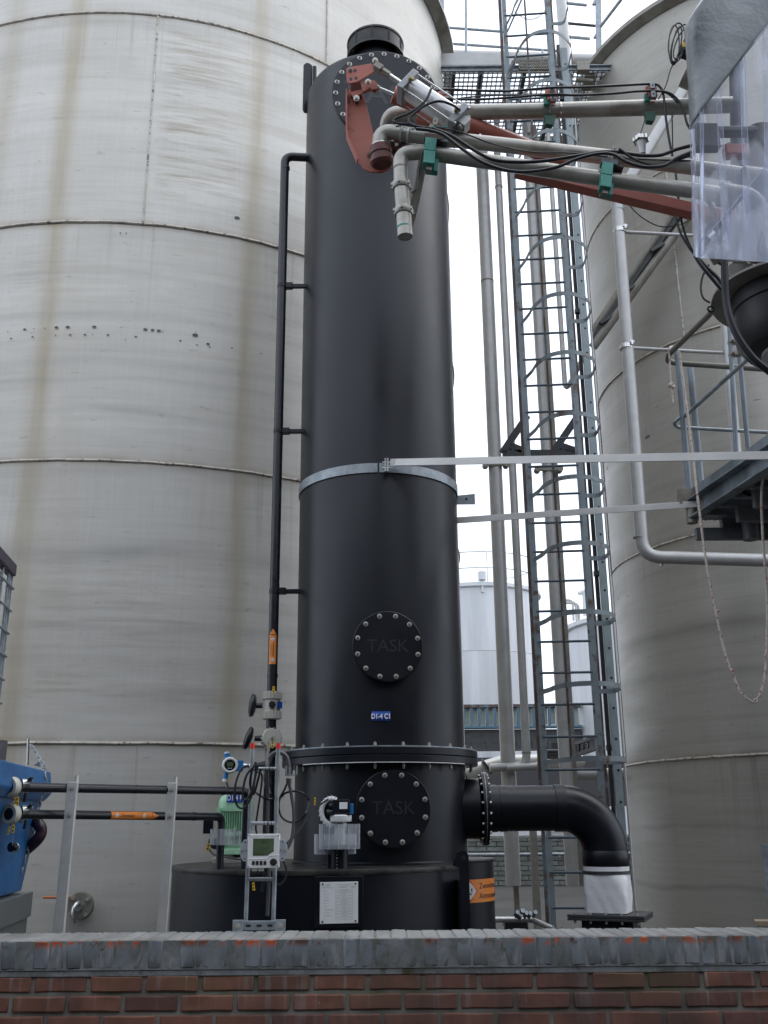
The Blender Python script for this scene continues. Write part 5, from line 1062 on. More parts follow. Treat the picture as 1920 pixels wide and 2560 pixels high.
# couplings on the tray where the two pipes end
for A_, lab, k in ((A1, 'upper chrome coupling where the black pipe meets the tray', 0), (A2_, 'lower chrome coupling where the black pipe meets the tray', 1)):
    cp = thing('hose_coupling', lab, 'coupling', tuple(A_)); o_ = A_ + Vector((.0, .0, 0)); u, v = pm(40, 2000, A_.y)
    m_ = fr(o_, -.35)
    q = MB(m_); q.lathe([(.03, .045), (.047, .045), (.052, .035), (.052, .01), (.046, 0)], 28); obj('collar_ring', q, M['cream'], cp)
    q = MB(m_); q.disc(.032, .0, .04, 24); obj('bore', q, M['hdpe_pipe'], cp)
    q = MB(); q.cyl(o_ + Vector((.03, .02, .018)), o_ + Vector((.06, .04, .022)), .026, .02, n=14); q.cyl(o_ + Vector((.06, .02, .03)), o_ + Vector((.085, .02, .034)), .01, n=8); q.cyl(o_ + Vector((.02, .02, -.035)), o_ + Vector((.06, .02, -.036)), .01, n=8); obj('clamp_body', q, M['bright'], cp)
    q = MB(); q.bar(o_ + Vector((.07, -.03, -.075)), o_ + Vector((.075, -.03, -.028)), .022, .014, (1, 0, 0)); obj('cam_lever', q, M['hdpe_pipe'], cp, bev=.002); q = MB(); q.bar(o_ + Vector((.065, .01, .03)), o_ + Vector((.085, .01, .05)), .03, .014, (1, 0, 0)); obj('cam_lever', q, M['hdpe_pipe'], cp, bev=.004)
    ytag(44 if k == 0 else 33, 2003 if k == 0 else 2072, A_.y - .06, 0, 22, 6, ['yellow tag under the upper coupling, right one of its pair', 'yellow tag under the lower coupling, right one of its pair'][k])
    ytag(35 if k == 0 else 22, 2004 if k == 0 else 2076, A_.y - .06, -.15, 22, 4, ['yellow tag under the upper coupling, left one of its pair', 'yellow tag under the lower coupling, left one of its pair'][k])
q = MB(); q.tube(smo([at(52, 2042, 6.2), at(78, 2046, 6.2), at(98, 2062, 6.15), at(103, 2080, 6.15), at(92, 2100, 6.15), at(64, 2125, 6.2)]), .034, 14); tag(obj('hose', q, M['purplehose']), 'thick black and purple hose bending out of the blue tray', 'hose')
cp = thing('capped_coupling', 'chrome capped coupling hanging on the blue tray side', 'coupling', tuple(at(36, 2118, 5.55)))
q = MB(pf(36, 2118, 5.55)); q.tube([(11 * math.cos(a), 11 * math.sin(a) - 1, 0) for a in [rad(k) for k in range(-100, 80, 15)]], 3, 8); obj('lever', q, M['bright'], cp)
q = MB(pf(30, 2118, 5.57, -.4)); q.disc(12, -6, 4, 22); obj('cap', q, M['hdpe_pipe'], cp)
q = MB(pf(32, 2100, 5.55)); q.tube([(0, 12, 0), (-1, 0, 0), (1, -14, 0)], .8, 5); obj('cord', q, M['galv'], cp)
# chain on its thin rod
rd_ = MB(); rd_.cyl(at(69, 1912, 7.0), at(71, 1846, 7.0), .009, n=8); tag(obj('thin_rod', rd_, M['bright']), 'thin upright rod at the back of the blue tray', 'rod')
def chain(pts, s_, lab, mt='galv'):
    P = smo(pts, 14); q = MB(); L_ = 0; k = 0; last = None
    for i in range(1, len(P)):
        if last is None or (P[i] - last).length >= s_ * 1.45:
            if last is not None:
                d_ = (P[i] - last).normalized(); sd = d_.cross(Vector((0, 1, 0)) if k % 2 else Vector((0, 0, 1)) if abs(d_.z) < .9 else Vector((1, 0, 0))).normalized()
                c_ = (P[i] + last) / 2; q.tube([c_ + d_ * s_ * .95 * math.cos(t_) + sd * s_ * .42 * math.sin(t_) for t_ in [2 * math.pi * j / 8 for j in range(8)]], s_ * .16, 5, closed=True); k += 1
            last = P[i]
    return tag(obj('chain', q, M[mt]), lab, 'chain')
chain([at(76, 1860, 6.4), at(93, 1887, 6.3), at(107, 1912, 6.2), at(114, 1935, 6.15), at(113, 1965, 6.15), at(104, 1995, 6.15), at(96, 2020, 6.15), at(84, 2070, 6.15), at(70, 2120, 6.15), at(58, 2170, 6.15), at(54, 2190, 6.15)], .022, 'steel chain hanging down beside the blue tray')
b = MB(pf(98, 1913, 6.4)); b.ext([(-14, 0), (0, 9), (4, 0), (2, -4)], -2, 2); tag(obj('bracket_hook', b, M['galv']), 'small hooked bracket on the rim of the blue tray', 'bracket')
# caged container on the tray
XI = Vector((at(43, 1418, YT1 - .1).x, YT1 - .1, 0)); zi1 = at(43, 1412, YT1 - .1).z; zi0 = zt_ + .03
ib = thing('caged_container', 'white plastic container in a steel cage at the left edge', 'container', (XI.x - .5, XI.y - .5, zi0))
q0 = atz(0, 1362, zi1); di = Vector((XI.x - q0.x, XI.y - q0.y, 0)).normalized(); li = Vector((-di.y, di.x, 0))
ln = di * 1.0; 
def bx3(o_, a, c_, z0, z1_): q = MB(); P = [o_, o_ - a, o_ - a + c_, o_ + c_]; q.add([(p.x, p.y, z) for z in (z0, z1_) for p in P], [(3, 2, 1, 0), (4, 5, 6, 7)] + [(k, (k + 1) % 4, 4 + (k + 1) % 4, 4 + k) for k in range(4)]); return q
XI2 = XI + li * .012 + Vector((-.012, 0, 0))
obj('bottle', bx3(XI2 - di * .04 + li * .04, di * 1.0, li * 1.0, zi0 + .1, zi1 - .06), M['ibc'], ib, bev=.03)
obj('top_rim', bx3(XI, di * 1.15, li * .06, zi1 - .08, zi1), M['purplerim'], ib, bev=.01)
for k in range(12):
    p = XI2 - di * (.01 + .05 * k if k < 3 else .12 * k - .1); q = MB(); q.cyl((p.x, p.y, zi0), (p.x, p.y, zi1 - .06), .008, n=8); obj('cage_bar', q, M['galv'], ib)
for k in range(8):
    z = zi1 - .16 - .145 * k
    if z > zi0: q = MB(); q.cyl((XI2 - li * .015).to_tuple()[:2] + (z,), (XI2 - di * 1.1 - li * .015).to_tuple()[:2] + (z,), .008, n=8); obj('cage_ring', q, M['galv'], ib)
b = MB(); pz = at(3, 1880, 7.2); b.box(pz.x - .08, 7.2, pz.z, .2, .1, .16)
tag(obj('grey_post', b, M['darksteel2']), 'dark grey post at the left edge beyond the tray', 'post')
# ================================================================ tall pipes
def vpipe(name, px, ytop, ybot, wd, Y, lab, mt='steel', low=None, topfit=False):
    p0 = at(px, 1350, Y); r = wd / 2 * pm(px, 1350, Y)[0]; zt, zb_ = zrow(ytop, p0.x, Y), zrow(ybot, p0.x, Y)
    t = thing(name, lab, 'pipe', (p0.x, Y, zb_)); P = [(p0.x, Y, zt), (p0.x, Y, zb_)]
    if low: P = rnd(P + [tuple(low(p0.x, zb_))], r * 3)
    b = MB(); b.tube(P, r, 24); obj('pipe', b, M[mt], t)
    return t, p0.x, r, zt, zb_
t, x, r, zt, zb_ = vpipe('tall_pipe', 1246, 300, 2214, 35, 12.5, 'thickest tall pipe nearest the tower, thin leg below')
for y in (705, 1163): z = zrow(y, x, 12.5); b = MB(); b.cyl((x, 12.5, z - .012), (x, 12.5, z + .012), r * 1.03, n=24); obj('weld_ring', b, M['steeldirty'], t)
z = zrow(1163, x, 12.5)
b = MB(); b.box(x, 12.5 - r, z - .02, r * 3.4, .03, .04)
for s_ in (-1, 1): b.cyl((x + s_ * r * 1.5, 12.5 - r - .03, z - .02), (x + s_ * r * 1.5, 12.5, z - .02), .04, n=10)
obj('pipe_clamp', b, M['steeldirty'], t)
b = MB(); b.cyl((x + .03, 12.5, 0), (x + .03, 12.5, zb_), .035, n=10); obj('leg', b, M['steeldirty'], t)
lowB = lambda x, z: (x - .45, 12.4, z - .02)
t, x, r, zt, zb_ = vpipe('tall_pipe', 1290, 320, 1915, 19.5, 12.4, 'slim tall pipe right of the thickest, elbow at its foot', low=lowB)
q = MB(); q.cyl((x, 12.4, zrow(1880, x, 12.4)), (x, 12.4, zrow(1884, x, 12.4)), r * 1.12, n=20); q.cyl((x, 12.4, zrow(470, x, 12.4)), (x, 12.4, zrow(466, x, 12.4)), r * 1.12, n=20); obj('weld_ring', q, M['steeldirty'], t)
q = MB(); q.cyl((x, 12.3, zrow(322, x, 12.4)), (x, 12.3, zrow(300, x, 12.4)), r * .5, r * 1.4, n=14); obj('top_flange', q, M['steel'], t)
t, x, r, zt, zb_ = vpipe('tall_pipe', 1330, 320, 1915, 17, 12.3, 'tall pipe mostly hidden by the left ladder rail', low=lambda x, z: (x - .45, 12.3, z - .02))
q = MB(); q.cyl((x, 12.3, zrow(1880, x, 12.3)), (x, 12.3, zrow(1884, x, 12.3)), r * 1.12, n=20); obj('weld_ring', q, M['steeldirty'], t)
t, x, r, zt, zb_ = vpipe('tall_pipe', 1380, 310, 2214, 30, 12.2, 'tall pipe directly behind the ladder rungs, wider one')
q = MB(); z = zrow(1178, x, 12.2); q.box(x, 12.2 - r, z, r * 4, .03, .04); 
for s_ in (-1, 1): q.cyl((x + s_ * r * 1.9, 12.2 - r - .03, z), (x + s_ * r * 1.9, 12.2, z), .04, n=10)
obj('pipe_clamp', q, M['steeldirty'], t)
q = MB(); q.box(x + r + .035, 12.25, (zt + zb_) / 2, .05, .05, zt - zb_); obj('side_angle', q, M['steeldirty'], t)
q = MB(); q.cyl((x, 12.1, zrow(345, x, 12.2)), (x, 12.1, zrow(312, x, 12.2)), r * .4, r * 1.1, n=14); obj('top_flange', q, M['steel'], t)
YE = 11.4; pE = at(1388, 600, YE); rE = 6 * pm(1388, 600, YE)[0]; zEb = zrow(982, pE.x, YE)
b = MB(); b.tube(rnd([(pE.x, YE, zrow(300, pE.x, YE)), (pE.x, YE, zEb), at(1470, 870, YE - .3)], .06), rE, 16); tag(obj('thin_pipe', b, M['steel']), 'thin pipe inside the ladder outline ending in an upturned elbow', 'pipe')
q1 = at(1355, 2030, 11.5)
b = MB(); b.box(q1.x, 11.5, .75, .085, .085, 1.5); b.box(at(1338, 2100, 11.5).x, 11.5, .75, .05, .05, 1.5)
b = MB(); p = at(1336, 2150, 11.2); b.box(p.x, 11.2, .8, .07, .1, 2.2); tag(obj('short_post', b, M['steeldirty'], bev=.004), 'brown stained short post left of the ladder foot', 'post')
# ================================================================ caged ladder
LD = 9.7; hA = 5.077
ld = thing('caged_ladder', 'tall blue grey ladder with rusty safety cage hoops', 'ladder', tuple(pol(10.3, LD)))
L0 = pol(8.78, LD); R0_ = pol(11.72, LD + .05)
dv = (R0_ - L0).normalized(); nv = Vector((dv.y, -dv.x, 0))
zTop = 1.6 + 1.25 * LD; zBot = .15
for nm, p, s_ in (('stringer', L0, 1), ('stringer', R0_, -1)):
    q = MB(); m_ = Matrix((dv, -nv, Vector((0, 0, 1)))).transposed().to_4x4(); m_.translation = Vector((p.x, p.y, (zTop + zBot) / 2)); q.m = m_
    q.box(0, 0, 0, .05, .012, zTop - zBot); q.box(-.033 if s_ > 0 else .033, .02, 0, .01, .055, zTop - zBot); obj(nm, q, M['laddr'], ld)
    q = MB(m_); q.box(-.052 * s_, .022, 0, .024, .06, zTop - zBot); obj('edge_angle', q, M['rusty'], ld)
prg = None; k0 = -2
z = 1.6 + .0148 * LD - .3 * 4
while z < zTop:
    c_ = (L0 + R0_) / 2
    if prg is None: q = MB(axis((0, 0, 0), dv)); q.cyl((0, 0, -.255), (0, 0, .255), .0125, n=10); prg = obj('rung', q, M['rung'] if 'rung' in M else M['laddr'], ld); prg.location = (c_.x, c_.y, z)
    else: share(prg, ld, (c_.x, c_.y, z))
    z += .2995
HS = [(8.97, .5234), (9.30, .535), (9.58, .543), (10.23, .5528), (10.99, .5567), (11.85, .5561), (12.63, .5502), (13.08, .5419), (13.17, .5344), (13.03, .5287), (12.76, .5209), (12.31, .5135)]
HP = [pol(a, hA / e) for a, e in HS]; HP[0] = L0 + nv * .02; HP[-1] = R0_ + dv * .03 + nv * .02
Hs = smo(HP, 5)
def hoop(z, wd=.044):
    q = MB(); vs = []; fs = []
    for i, p in enumerate(Hs):
        t_ = (Hs[min(i + 1, len(Hs) - 1)] - Hs[max(i - 1, 0)]).normalized(); n_ = Vector((t_.y, -t_.x, 0)) * .003
        vs += [p + n_ + Vector((0, 0, -wd / 2)), p - n_ + Vector((0, 0, -wd / 2)), p - n_ + Vector((0, 0, wd / 2)), p + n_ + Vector((0, 0, wd / 2))]
    for i in range(len(Hs) - 1):
        for k in range(4): fs.append((i * 4 + k, i * 4 + (k + 1) % 4, i * 4 + 4 + (k + 1) % 4, i * 4 + 4 + k))
    q.add(vs, fs); q.v = [v + Vector((0, 0, z)) for v in q.v]; return obj('hoop', q, M['laddr'], ld, ang=50)
Dn = HP[4].length; za = 1.6 + .0554 * Dn
h0 = hoop(za); zz = za
while zz < zTop - .4:
    zz += .0712 * Dn; share(h0, ld, (h0.location.x, h0.location.y, h0.location.z + zz - za))
q = MB()
for i in (1, 3, 5): p = HP[2 * i - 1] if i < 5 else HP[8]
for az_i, wd, mt, zb0_ in ((3, .02, 'rusty', za), (5, .045, 'laddr', za), (8, .02, 'rusty', za)):
    p = HP[az_i]; q = MB(axis((p.x, p.y, (zb0_ + zTop) / 2), (0, 0, 1))); q.m = Matrix.Translation((p.x, p.y, (zb0_ + zTop) / 2)) @ Matrix.Rotation(rad({3: -25, 5: 5, 8: 80}[az_i]), 4, 'Z'); q.box(0, 0, 0, wd, .005, zTop - zb0_); obj('cage_strap', q, M[mt], ld)
# brackets from the ladder at mid height
br = thing('ladder_bracket', 'dark triangular wall bracket behind the ladder above the tie bar', 'bracket', tuple(at(1300, 1120, 10.4)))
for a, c_ in (((1256, 1132), (1318, 1040)), ((1382, 1132), (1445, 1040)), ((1256, 1135), (1318, 1134)), ((1318, 1134), (1445, 1134)), ((1275, 1115), (1318, 1132)), ((1400, 1115), (1450, 1132))):
    q = MB(); q.bar(at(*a, 10.2), at(*c_, 10.2), .075, .05, (0, 1, 0)); obj('angle', q, M['darksteel'], br)
# perforated strip and conduit
YC = 10.3
ps = pol(12.66, 10.0); t = thing('perforated_strip', 'galvanised perforated channel running up beside the ladder', 'channel', (ps.x, ps.y, 0))
q = MB(); q.box(ps.x, ps.y, 5.2, .075, .03, 10.4); obj('channel', q, M['galvblue2'] if 'galvblue2' in M else M['galv'], t)
ph = None; z = .3
while z < 10.2:
    if ph is None: q = MB(fr(Vector((0, 0, 0)))); q.disc(.013, 0, .002, 10); ph = obj('hole', q, M['black_ink'], t); ph.location = (ps.x + .005, ps.y - .0155, z)
    else: share(ph, t, (ps.x + .005, ps.y - .0155, z))
    z += .29
p2 = pol(12.3, 10.05); q = MB(); q.cyl((p2.x, p2.y, .1), (p2.x, p2.y, 10.5), .022, n=10); t = thing('conduit', 'thin dark conduit between ladder and perforated channel', 'conduit', (p2.x, p2.y, 0)); obj('tube', q, M['darksteel'], t)
for py in (250, 780, 1435, 1870):
    z = zrow(py, p2.x, p2.y); q = MB(); q.box(p2.x, p2.y - .02, z, .06, .05, .05); obj('clip', q, M['darksteel'], t)
p2 = pol(13.05, 10.1); q = MB(); q.cyl((p2.x, p2.y, .1), (p2.x, p2.y, 9.6), .012, n=8); tag(obj('thin_conduit', q, M['steel']), 'very thin pale conduit right of the perforated channel', 'conduit')
b = MB(); b.cyl(at(1400, -30, 11.5), at(1428, 320, 11.5), .075, n=16); tag(obj('upper_pipe', b, M['steel']), 'grey upright pipe behind the right ladder rail at the top', 'pipe')
# ================================================================ pipe in front of the right tank
YR = 9.9
t = thing('bent_pipe', 'long bent steel pipe in front of the right tank', 'pipe', tuple(at(1572, 1000, YR)))
P = rnd([at(1745, 165, YR + .2), at(1542, 500, YR), at(1607, 1392, YR), at(1990, 1403, YR - .2)], .2, 10)
b = MB(); b.tube(P, .066, 28); obj('pipe', b, M['steel'], t)
for (x, y) in ((1546, 523), (1600, 1342), (1655, 1387)):
    pass
def ring(px, py, dx, dy, w_=.004): 
    p, q_ = at(px, py, YR), at(px + dx, py + dy, YR); b = MB(); b.cyl(p, q_, .0685, n=28); obj('weld_ring', b, M['galv'], t)
ring(1545, 525, 0.2, 3); ring(1599, 1342, .2, 3); ring(1652, 1399, 3, .1)
for (x, y, x2, y2) in ((1549, 578, 1790, 592), (1566, 868, 1806, 882)):
    q = MB(); q.cyl(at(x, y - 5, YR), at(x + .4, y + 5, YR), .074, n=28); cl = obj('clamp_ring', q, M['bright'], t)
    q = MB(fr(at(x + 14, y - 12, YR - .07))); q.box(0, 0, 0, .02, .05, .03); q.box(0, .01, 0, .05, .015, .02); obj('clamp_screw', q, M['bright'], cl)
    q = MB(); q.cyl(at(x + 16, y + 2, YR), at(x2, y2, YR), .02, n=10); obj('stay_rod', q, M['steel'], t)
b = MB(); b.tube([at(1812, 780, YR), at(1818, 870, YR), at(1848, 1210, YR)], .055, 20); tag(obj('upright_pipe', b, M['steel']), 'upright pale pipe behind the platform railing', 'pipe')
# diagonal stair rails behind
t = thing('diagonal_rails', 'three parallel sloping bars crossing the right tank', 'rails', tuple(at(1600, 650, 10.3)))
for i, (a, c_, w_, mt) in enumerate((((1700, 505), (1482, 830), .05, 'steeldirty'), ((1712, 520), (1482, 848), .03, 'darksteel'), ((1735, 520), (1482, 868), .055, 'steeldirty'))):
    q = MB(); q.cyl(at(*a, 10.4), at(*c_, 10.9), w_, n=14) if i != 1 else q.bar(at(*a, 10.4), at(*c_, 10.9), .06, .05); obj('bar', q, M[mt], t)
for s_ in (.3, .62, .85): 
    a, c_ = at(1712, 520, 10.35), at(1482, 848, 10.85); p = a.lerp(c_, s_); q = MB(); q.bar(p + Vector((.08, 0, .05)), p - Vector((.08, 0, .05)), .05, .04); obj('tie_clip', q, M['darksteel'], t)
# ================================================================ galvanised platform
PY = 7.35
c0 = at(1729, 1222, PY); zpt = c0.z; c1 = atz(1920, 1087, zpt); dd = (c1 - c0); dd.z = 0; dd.normalize(); zpb = zrow(1299, at(1766, 1299, PY).x, PY)
pl_ = thing('platform', 'galvanised steel platform corner with railing at the right edge', 'platform', tuple(c0))
C0 = Vector((c0.x, c0.y, 0)); rx = Vector((1, .03, 0)).normalized()
def beam(a, d_, L_, z0, z1, th, nm, mt, lips=True, out=-1):
    n_ = Vector((-d_.y, d_.x, 0)) * out; q = MB(); c_ = a + d_ * L_ / 2
    q.m = Matrix((d_, n_, Vector((0, 0, 1)))).transposed().to_4x4(); q.m.translation = Vector((c_.x, c_.y, (z0 + z1) / 2)); h = z1 - z0
    q.box(0, 0, 0, L_, th, h)
    if lips: q.box(0, -.04, h / 2 - .004, L_, .08, .01); q.box(0, -.04, -h / 2 + .004, L_, .08, .01)
    return obj(nm, q, M[mt], pl_)
H_ = zpt - zpb
beam(C0, dd, 3.2, zpt - H_ * .38, zpt, .012, 'toe_plate', 'galvblue', False); 
beam(C0 + Vector((.012, .0, 0)), dd, 3.2, zpt - H_ * 1.0, zpt - H_ * .40, .02, 'side_channel', 'galvblue', True, 1)
beam(C0, rx, 2.6, zpt - H_, zpt, .02, 'end_channel', 'galvblue', True, 1)
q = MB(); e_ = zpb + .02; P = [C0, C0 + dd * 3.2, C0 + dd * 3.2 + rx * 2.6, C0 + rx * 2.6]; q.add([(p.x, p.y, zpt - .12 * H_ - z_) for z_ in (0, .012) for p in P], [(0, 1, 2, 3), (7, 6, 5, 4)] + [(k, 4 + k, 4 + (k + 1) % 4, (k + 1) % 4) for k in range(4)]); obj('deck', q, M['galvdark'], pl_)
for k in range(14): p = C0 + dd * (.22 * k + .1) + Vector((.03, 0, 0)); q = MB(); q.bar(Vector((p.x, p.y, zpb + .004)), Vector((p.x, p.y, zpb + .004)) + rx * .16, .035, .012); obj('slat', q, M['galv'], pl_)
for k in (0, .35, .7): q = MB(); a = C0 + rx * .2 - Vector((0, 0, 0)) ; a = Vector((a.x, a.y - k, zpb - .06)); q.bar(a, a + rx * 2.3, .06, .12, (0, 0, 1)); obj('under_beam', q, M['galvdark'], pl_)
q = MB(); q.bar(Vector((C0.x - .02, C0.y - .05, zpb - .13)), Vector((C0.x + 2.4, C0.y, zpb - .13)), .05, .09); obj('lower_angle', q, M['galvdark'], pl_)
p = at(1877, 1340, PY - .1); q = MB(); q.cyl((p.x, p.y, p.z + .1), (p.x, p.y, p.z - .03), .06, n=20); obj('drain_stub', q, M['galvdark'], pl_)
for px, py in ((1764, 1300), (1774, 1298), (1787, 1300)): q = MB(fr(at(px, py, 7.15))); q.disc(.006, 0, .002, 10); obj('bolt_hole', q, M['black_ink'], pl_)
q = MB(fr(at(1765, 1254, 7.2))); q.box(0, 0, 0, .05, .08, .02); q.cyl((.01, .01, 0), (.01, .01, .03), .014, n=6); obj('bolt_lug', q, M['brass'] if 'brass' in M else M['steeldirty'], pl_)
q = MB(); p = at(1729, 1285, PY - .02); q.cyl((p.x, p.y, zrow(1308, p.x, p.y)), (p.x, p.y, zrow(1262, p.x, p.y)), .042, n=20); q.box(p.x - .01, p.y, zrow(1243, p.x, p.y), .16, .06, .12); obj('post_socket', q, M['steeldirty'], pl_)
rl = thing('platform_railing', 'tubular galvanised railing standing on the platform corner', 'railing', tuple(c0))
def tb2(a, c_, r, Ya=PY, Yb=None, nm='tube', mt='galvblue'): q = MB(); q.cyl(at(*a, Ya), at(*c_, Yb or Ya), r, n=16); return obj(nm, q, M[mt], rl)
tb2((1693, 880), (1729, 1300), .0235, nm='post'); tb2((1725, 912), (1755, 1240), .0265, nm='post', Ya=PY + .3)
q = MB(); q.tube(rnd([at(1808, 752, 6.3), at(1672, 886, PY), at(1668, 902, PY + .05), at(1690, 908, PY + .1), at(1960, 926, PY - .2)], .06), .0225, 16); obj('top_rail', q, M['railtube'] if 'railtube' in M else M['steeldirty'], rl)
q = MB(); q.tube(rnd([at(1710, 1042, PY), at(1900, 870, 6.4)], .05), .017, 14); obj('mid_rail', q, M['galv'], rl)
q = MB(); q.tube(rnd([at(1700, 1044, PY), at(1684, 1056, PY + .02), at(1693, 1068, PY + .1), at(1760, 1072, PY + .1), at(1960, 1083, PY)], .04), .015, 12); obj('lower_rail', q, M['galv'], rl)
t = thing('conduit_pair', 'two thin upright galvanised conduits with clamps by the platform', 'conduit', tuple(at(1840, 1000, 7.0)))
q = MB(); q.cyl(at(1822, 770, 6.9), at(1844, 1200, 6.9), .018, n=12); obj('tube', q, M['galvblue'], t)
q = MB(); q.cyl(at(1838, 770, 7.05), at(1878, 1205, 7.05), .018, n=12); obj('tube', q, M['galvblue'], t)
for px, py in ((1836, 855), (1838, 886)): q = MB(fr(at(px, py, 6.9))); q.box(0, 0, 0, .09, .025, .05); q.cyl((.03, -.02, .03), (.03, .03, .03), .014, n=6); q.cyl((-.02, 0, .0), (-.02, 0, .05), .012, n=6); obj('clamp', q, M['steeldirty'], t)
q = MB(); q.tube(rnd([at(1878, 1200, 6.95), at(1880, 1222, 6.95), at(1890, 1222, 6.95), at(1960, 1222, 6.8)], .05), .019, 12); obj('bent_end', q, M['steel'], t)
for k in (0, 1): 
    q = MB(); q.tube(smo([at(1843 + 3 * k, 1198, 6.88), at(1850 + 4 * k, 1220, 6.88), at(1866 + 4 * k, 1236 - 3 * k, 6.85), at(1895, 1240, 6.8), at(1950, 1238, 6.7)]), .006, 7); obj('cable', q, M['cable'], t)
# ropes
q = MB(); q.tube(smo([at(1698, 880, 6.8), at(1705, 930, 6.8), at(1722, 1060, 6.8), at(1745, 1250, 6.75), at(1765, 1400, 6.7), at(1790, 1530, 6.7), at(1812, 1630, 6.7), at(1831, 1682, 6.7), at(1850, 1728, 6.7), at(1872, 1750, 6.7), at(1889, 1752, 6.7), at(1905, 1722, 6.7), at(1915, 1660, 6.7), at(1918, 1500, 6.7), at(1907, 1340, 6.6), at(1904, 1230, 6.5), at(1914, 1140, 6.4), at(1935, 1000, 6.2)]), .0092, 8)
rp_ = thing('rope', 'long flecked rope hanging in a deep loop under the platform', 'rope', tuple(at(1880, 1750, 6.7))); obj('strand', q, M['rope'], rp_)
for px, py in ((1795, 1530), (1831, 1678), (1889, 1752), (1916, 1640)): q = MB(Matrix.Translation(at(px, py, 6.69))); q.tube([(.009 * math.cos(a), .004 * math.sin(2 * a), .012 * math.sin(a)) for a in [k * .7 for k in range(9)]], .007, 7, closed=True); obj('knot', q, M['rope'], rp_)
rp_ = thing('rope', 'short knotted rope end hanging from the railing corner', 'rope', tuple(at(1680, 960, PY - .05)))
q = MB(); q.tube(smo([at(1673, 872, PY - .06), at(1674, 900, PY - .06), at(1677, 955, PY - .06), at(1683, 1008, PY - .06)]), .0075, 8); q.tube(smo([at(1673, 872, PY - .06), at(1680, 866, PY), at(1690, 872, PY + .04)]), .0075, 8); obj('strand', q, M['rope'], rp_)
q = MB(Matrix.Translation(at(1679, 966, PY - .06))); q.tube([(.018 * math.cos(a), .012 * math.sin(a), .014 * math.sin(2.1 * a)) for a in [k * .6 for k in range(12)]], .009, 8, closed=True); q.tube([(.014 * math.cos(a), .012 * math.sin(a), .02 + .006 * math.cos(a)) for a in [k * .7 for k in range(9)]], .008, 8, closed=True); obj('knot', q, M['rope'], rp_)
# ================================================================ loading arms
def arm(label, pts, wpx, Y, rr=.12, nm='loading_arm_pipe'):
    t = thing(nm, label, 'pipe', tuple(at(*pts[len(pts) // 2][:2], Y))); P = [at(p[0], p[1], p[2] if len(p) > 2 else Y) for p in pts]
    r = wpx / 2 * pm(1300, 350, Y)[0]; q = MB(); q.tube(rnd(P, rr, 10), r, 28); obj('pipe', q, M['arm'], t); return t, r
def bandr(t, p, q_, Y, r, nm='weld_ring', mt='steeldirty', k=1.03): a, b_ = at(*p, Y), at(*q_, Y); c_ = (b_ - a).normalized(); b = MB(); b.cyl(a, a + c_ * .012, r * k, n=28); obj(nm, b, M[mt], t)
t, r = arm('upper stained loading arm pipe, running level to the curtain', [(966, 352, 6.05), (970, 284, 5.9), (1052, 286, 5.82), (1169, 281, 5.78), (1337, 278, 5.75), (1720, 266, 5.7), (1830, 262, 5.65)], 39, 5.75, .11)
for px, y in ((1370, 277), (1398, 276), (1627, 269), (1656, 268)): bandr(t, (px, y), (px + 4, y), 5.73, r, 'steel_band', 'bright', 1.025)
t2_, r2 = arm('middle loading arm pipe with cables tied along it', [(949, 392, 5.62), (948, 326, 5.6), (1050, 341, 5.58), (1241, 361, 5.55), (1487, 389, 5.5), (1715, 416, 5.45), (1850, 436, 5.4)], 37, 5.55, .11)
for a in (((1000, 334), (1006, 335)), ((1018, 337), (1024, 338)), ((1195, 355), (1201, 356)), ((1137, 350), (1143, 351))): bandr(t2_, *a, 5.57, r2, 'weld_ring', 'steel', 1.08 if a[0][0] in (1195, 1137) else 1.03)
b = MB(); b.box(*at(996, 312, 5.5), .035, .02, .022); obj('small_lug', b, M['bright'], t2_)
t3_, r3 = arm('lowest loading arm pipe with a bent down open end', [(1013, 592, 5.5), (1010, 545, 5.5), (1004, 470, 5.5), (1000, 384, 5.5), (1060, 380, 5.48), (1120, 390, 5.47), (1337, 421, 5.42), (1463, 441, 5.4), (1715, 474, 5.35), (1800, 486, 5.3)], 37, 5.48, .11)
for y, x in ((463, 1003), (527, 1009)):
    p = at(x, y, 5.5); u = pm(x, y, 5.5)[0]; q = MB(Matrix.Translation(p)); q.lathe([(17 * u, -.03), (22 * u, -.028), (25 * u, -.012), (25 * u, .0), (22 * u, .004), (22 * u, .018), (19 * u, .02), (17 * u, .034)], 28); un = obj('union_nut', q, M['arm'], t3_)
    for k in range(6): a = k * math.pi / 3 + .3; q = MB(Matrix.Translation(p)); q.box(25 * u * math.cos(a), 25 * u * math.sin(a), -.006, .014, .014, .02); obj('nut_lug', q, M['arm'], un)
bandr(t3_, (1033, 378), (1037, 379), 5.49, r3); bandr(t3_, (1001, 420), (1001, 423), 5.5, r3)
p = at(1011, 572, 5.5); q = MB(); q.cyl(p, p + Vector((0, 0, .012)), r3 * 1.02, n=24); obj('green_band', q, M['green'], t3_)
# corrugated hose
q = MB(); P = smo([at(1058, 396, 5.62), at(1050, 440, 5.6), at(1040, 490, 5.58), at(1028, 540, 5.55), at(1014, 590, 5.52)], 26); rs = [.027 + .0035 * (1 if i % 2 else -1) for i in range(len(P))]; q.tube(P, .02, 16, rs=rs); tag(obj('corrugated_hose', q, M['arm'], ang=15), 'ribbed metal hose beside the bent down pipe end', 'hose')
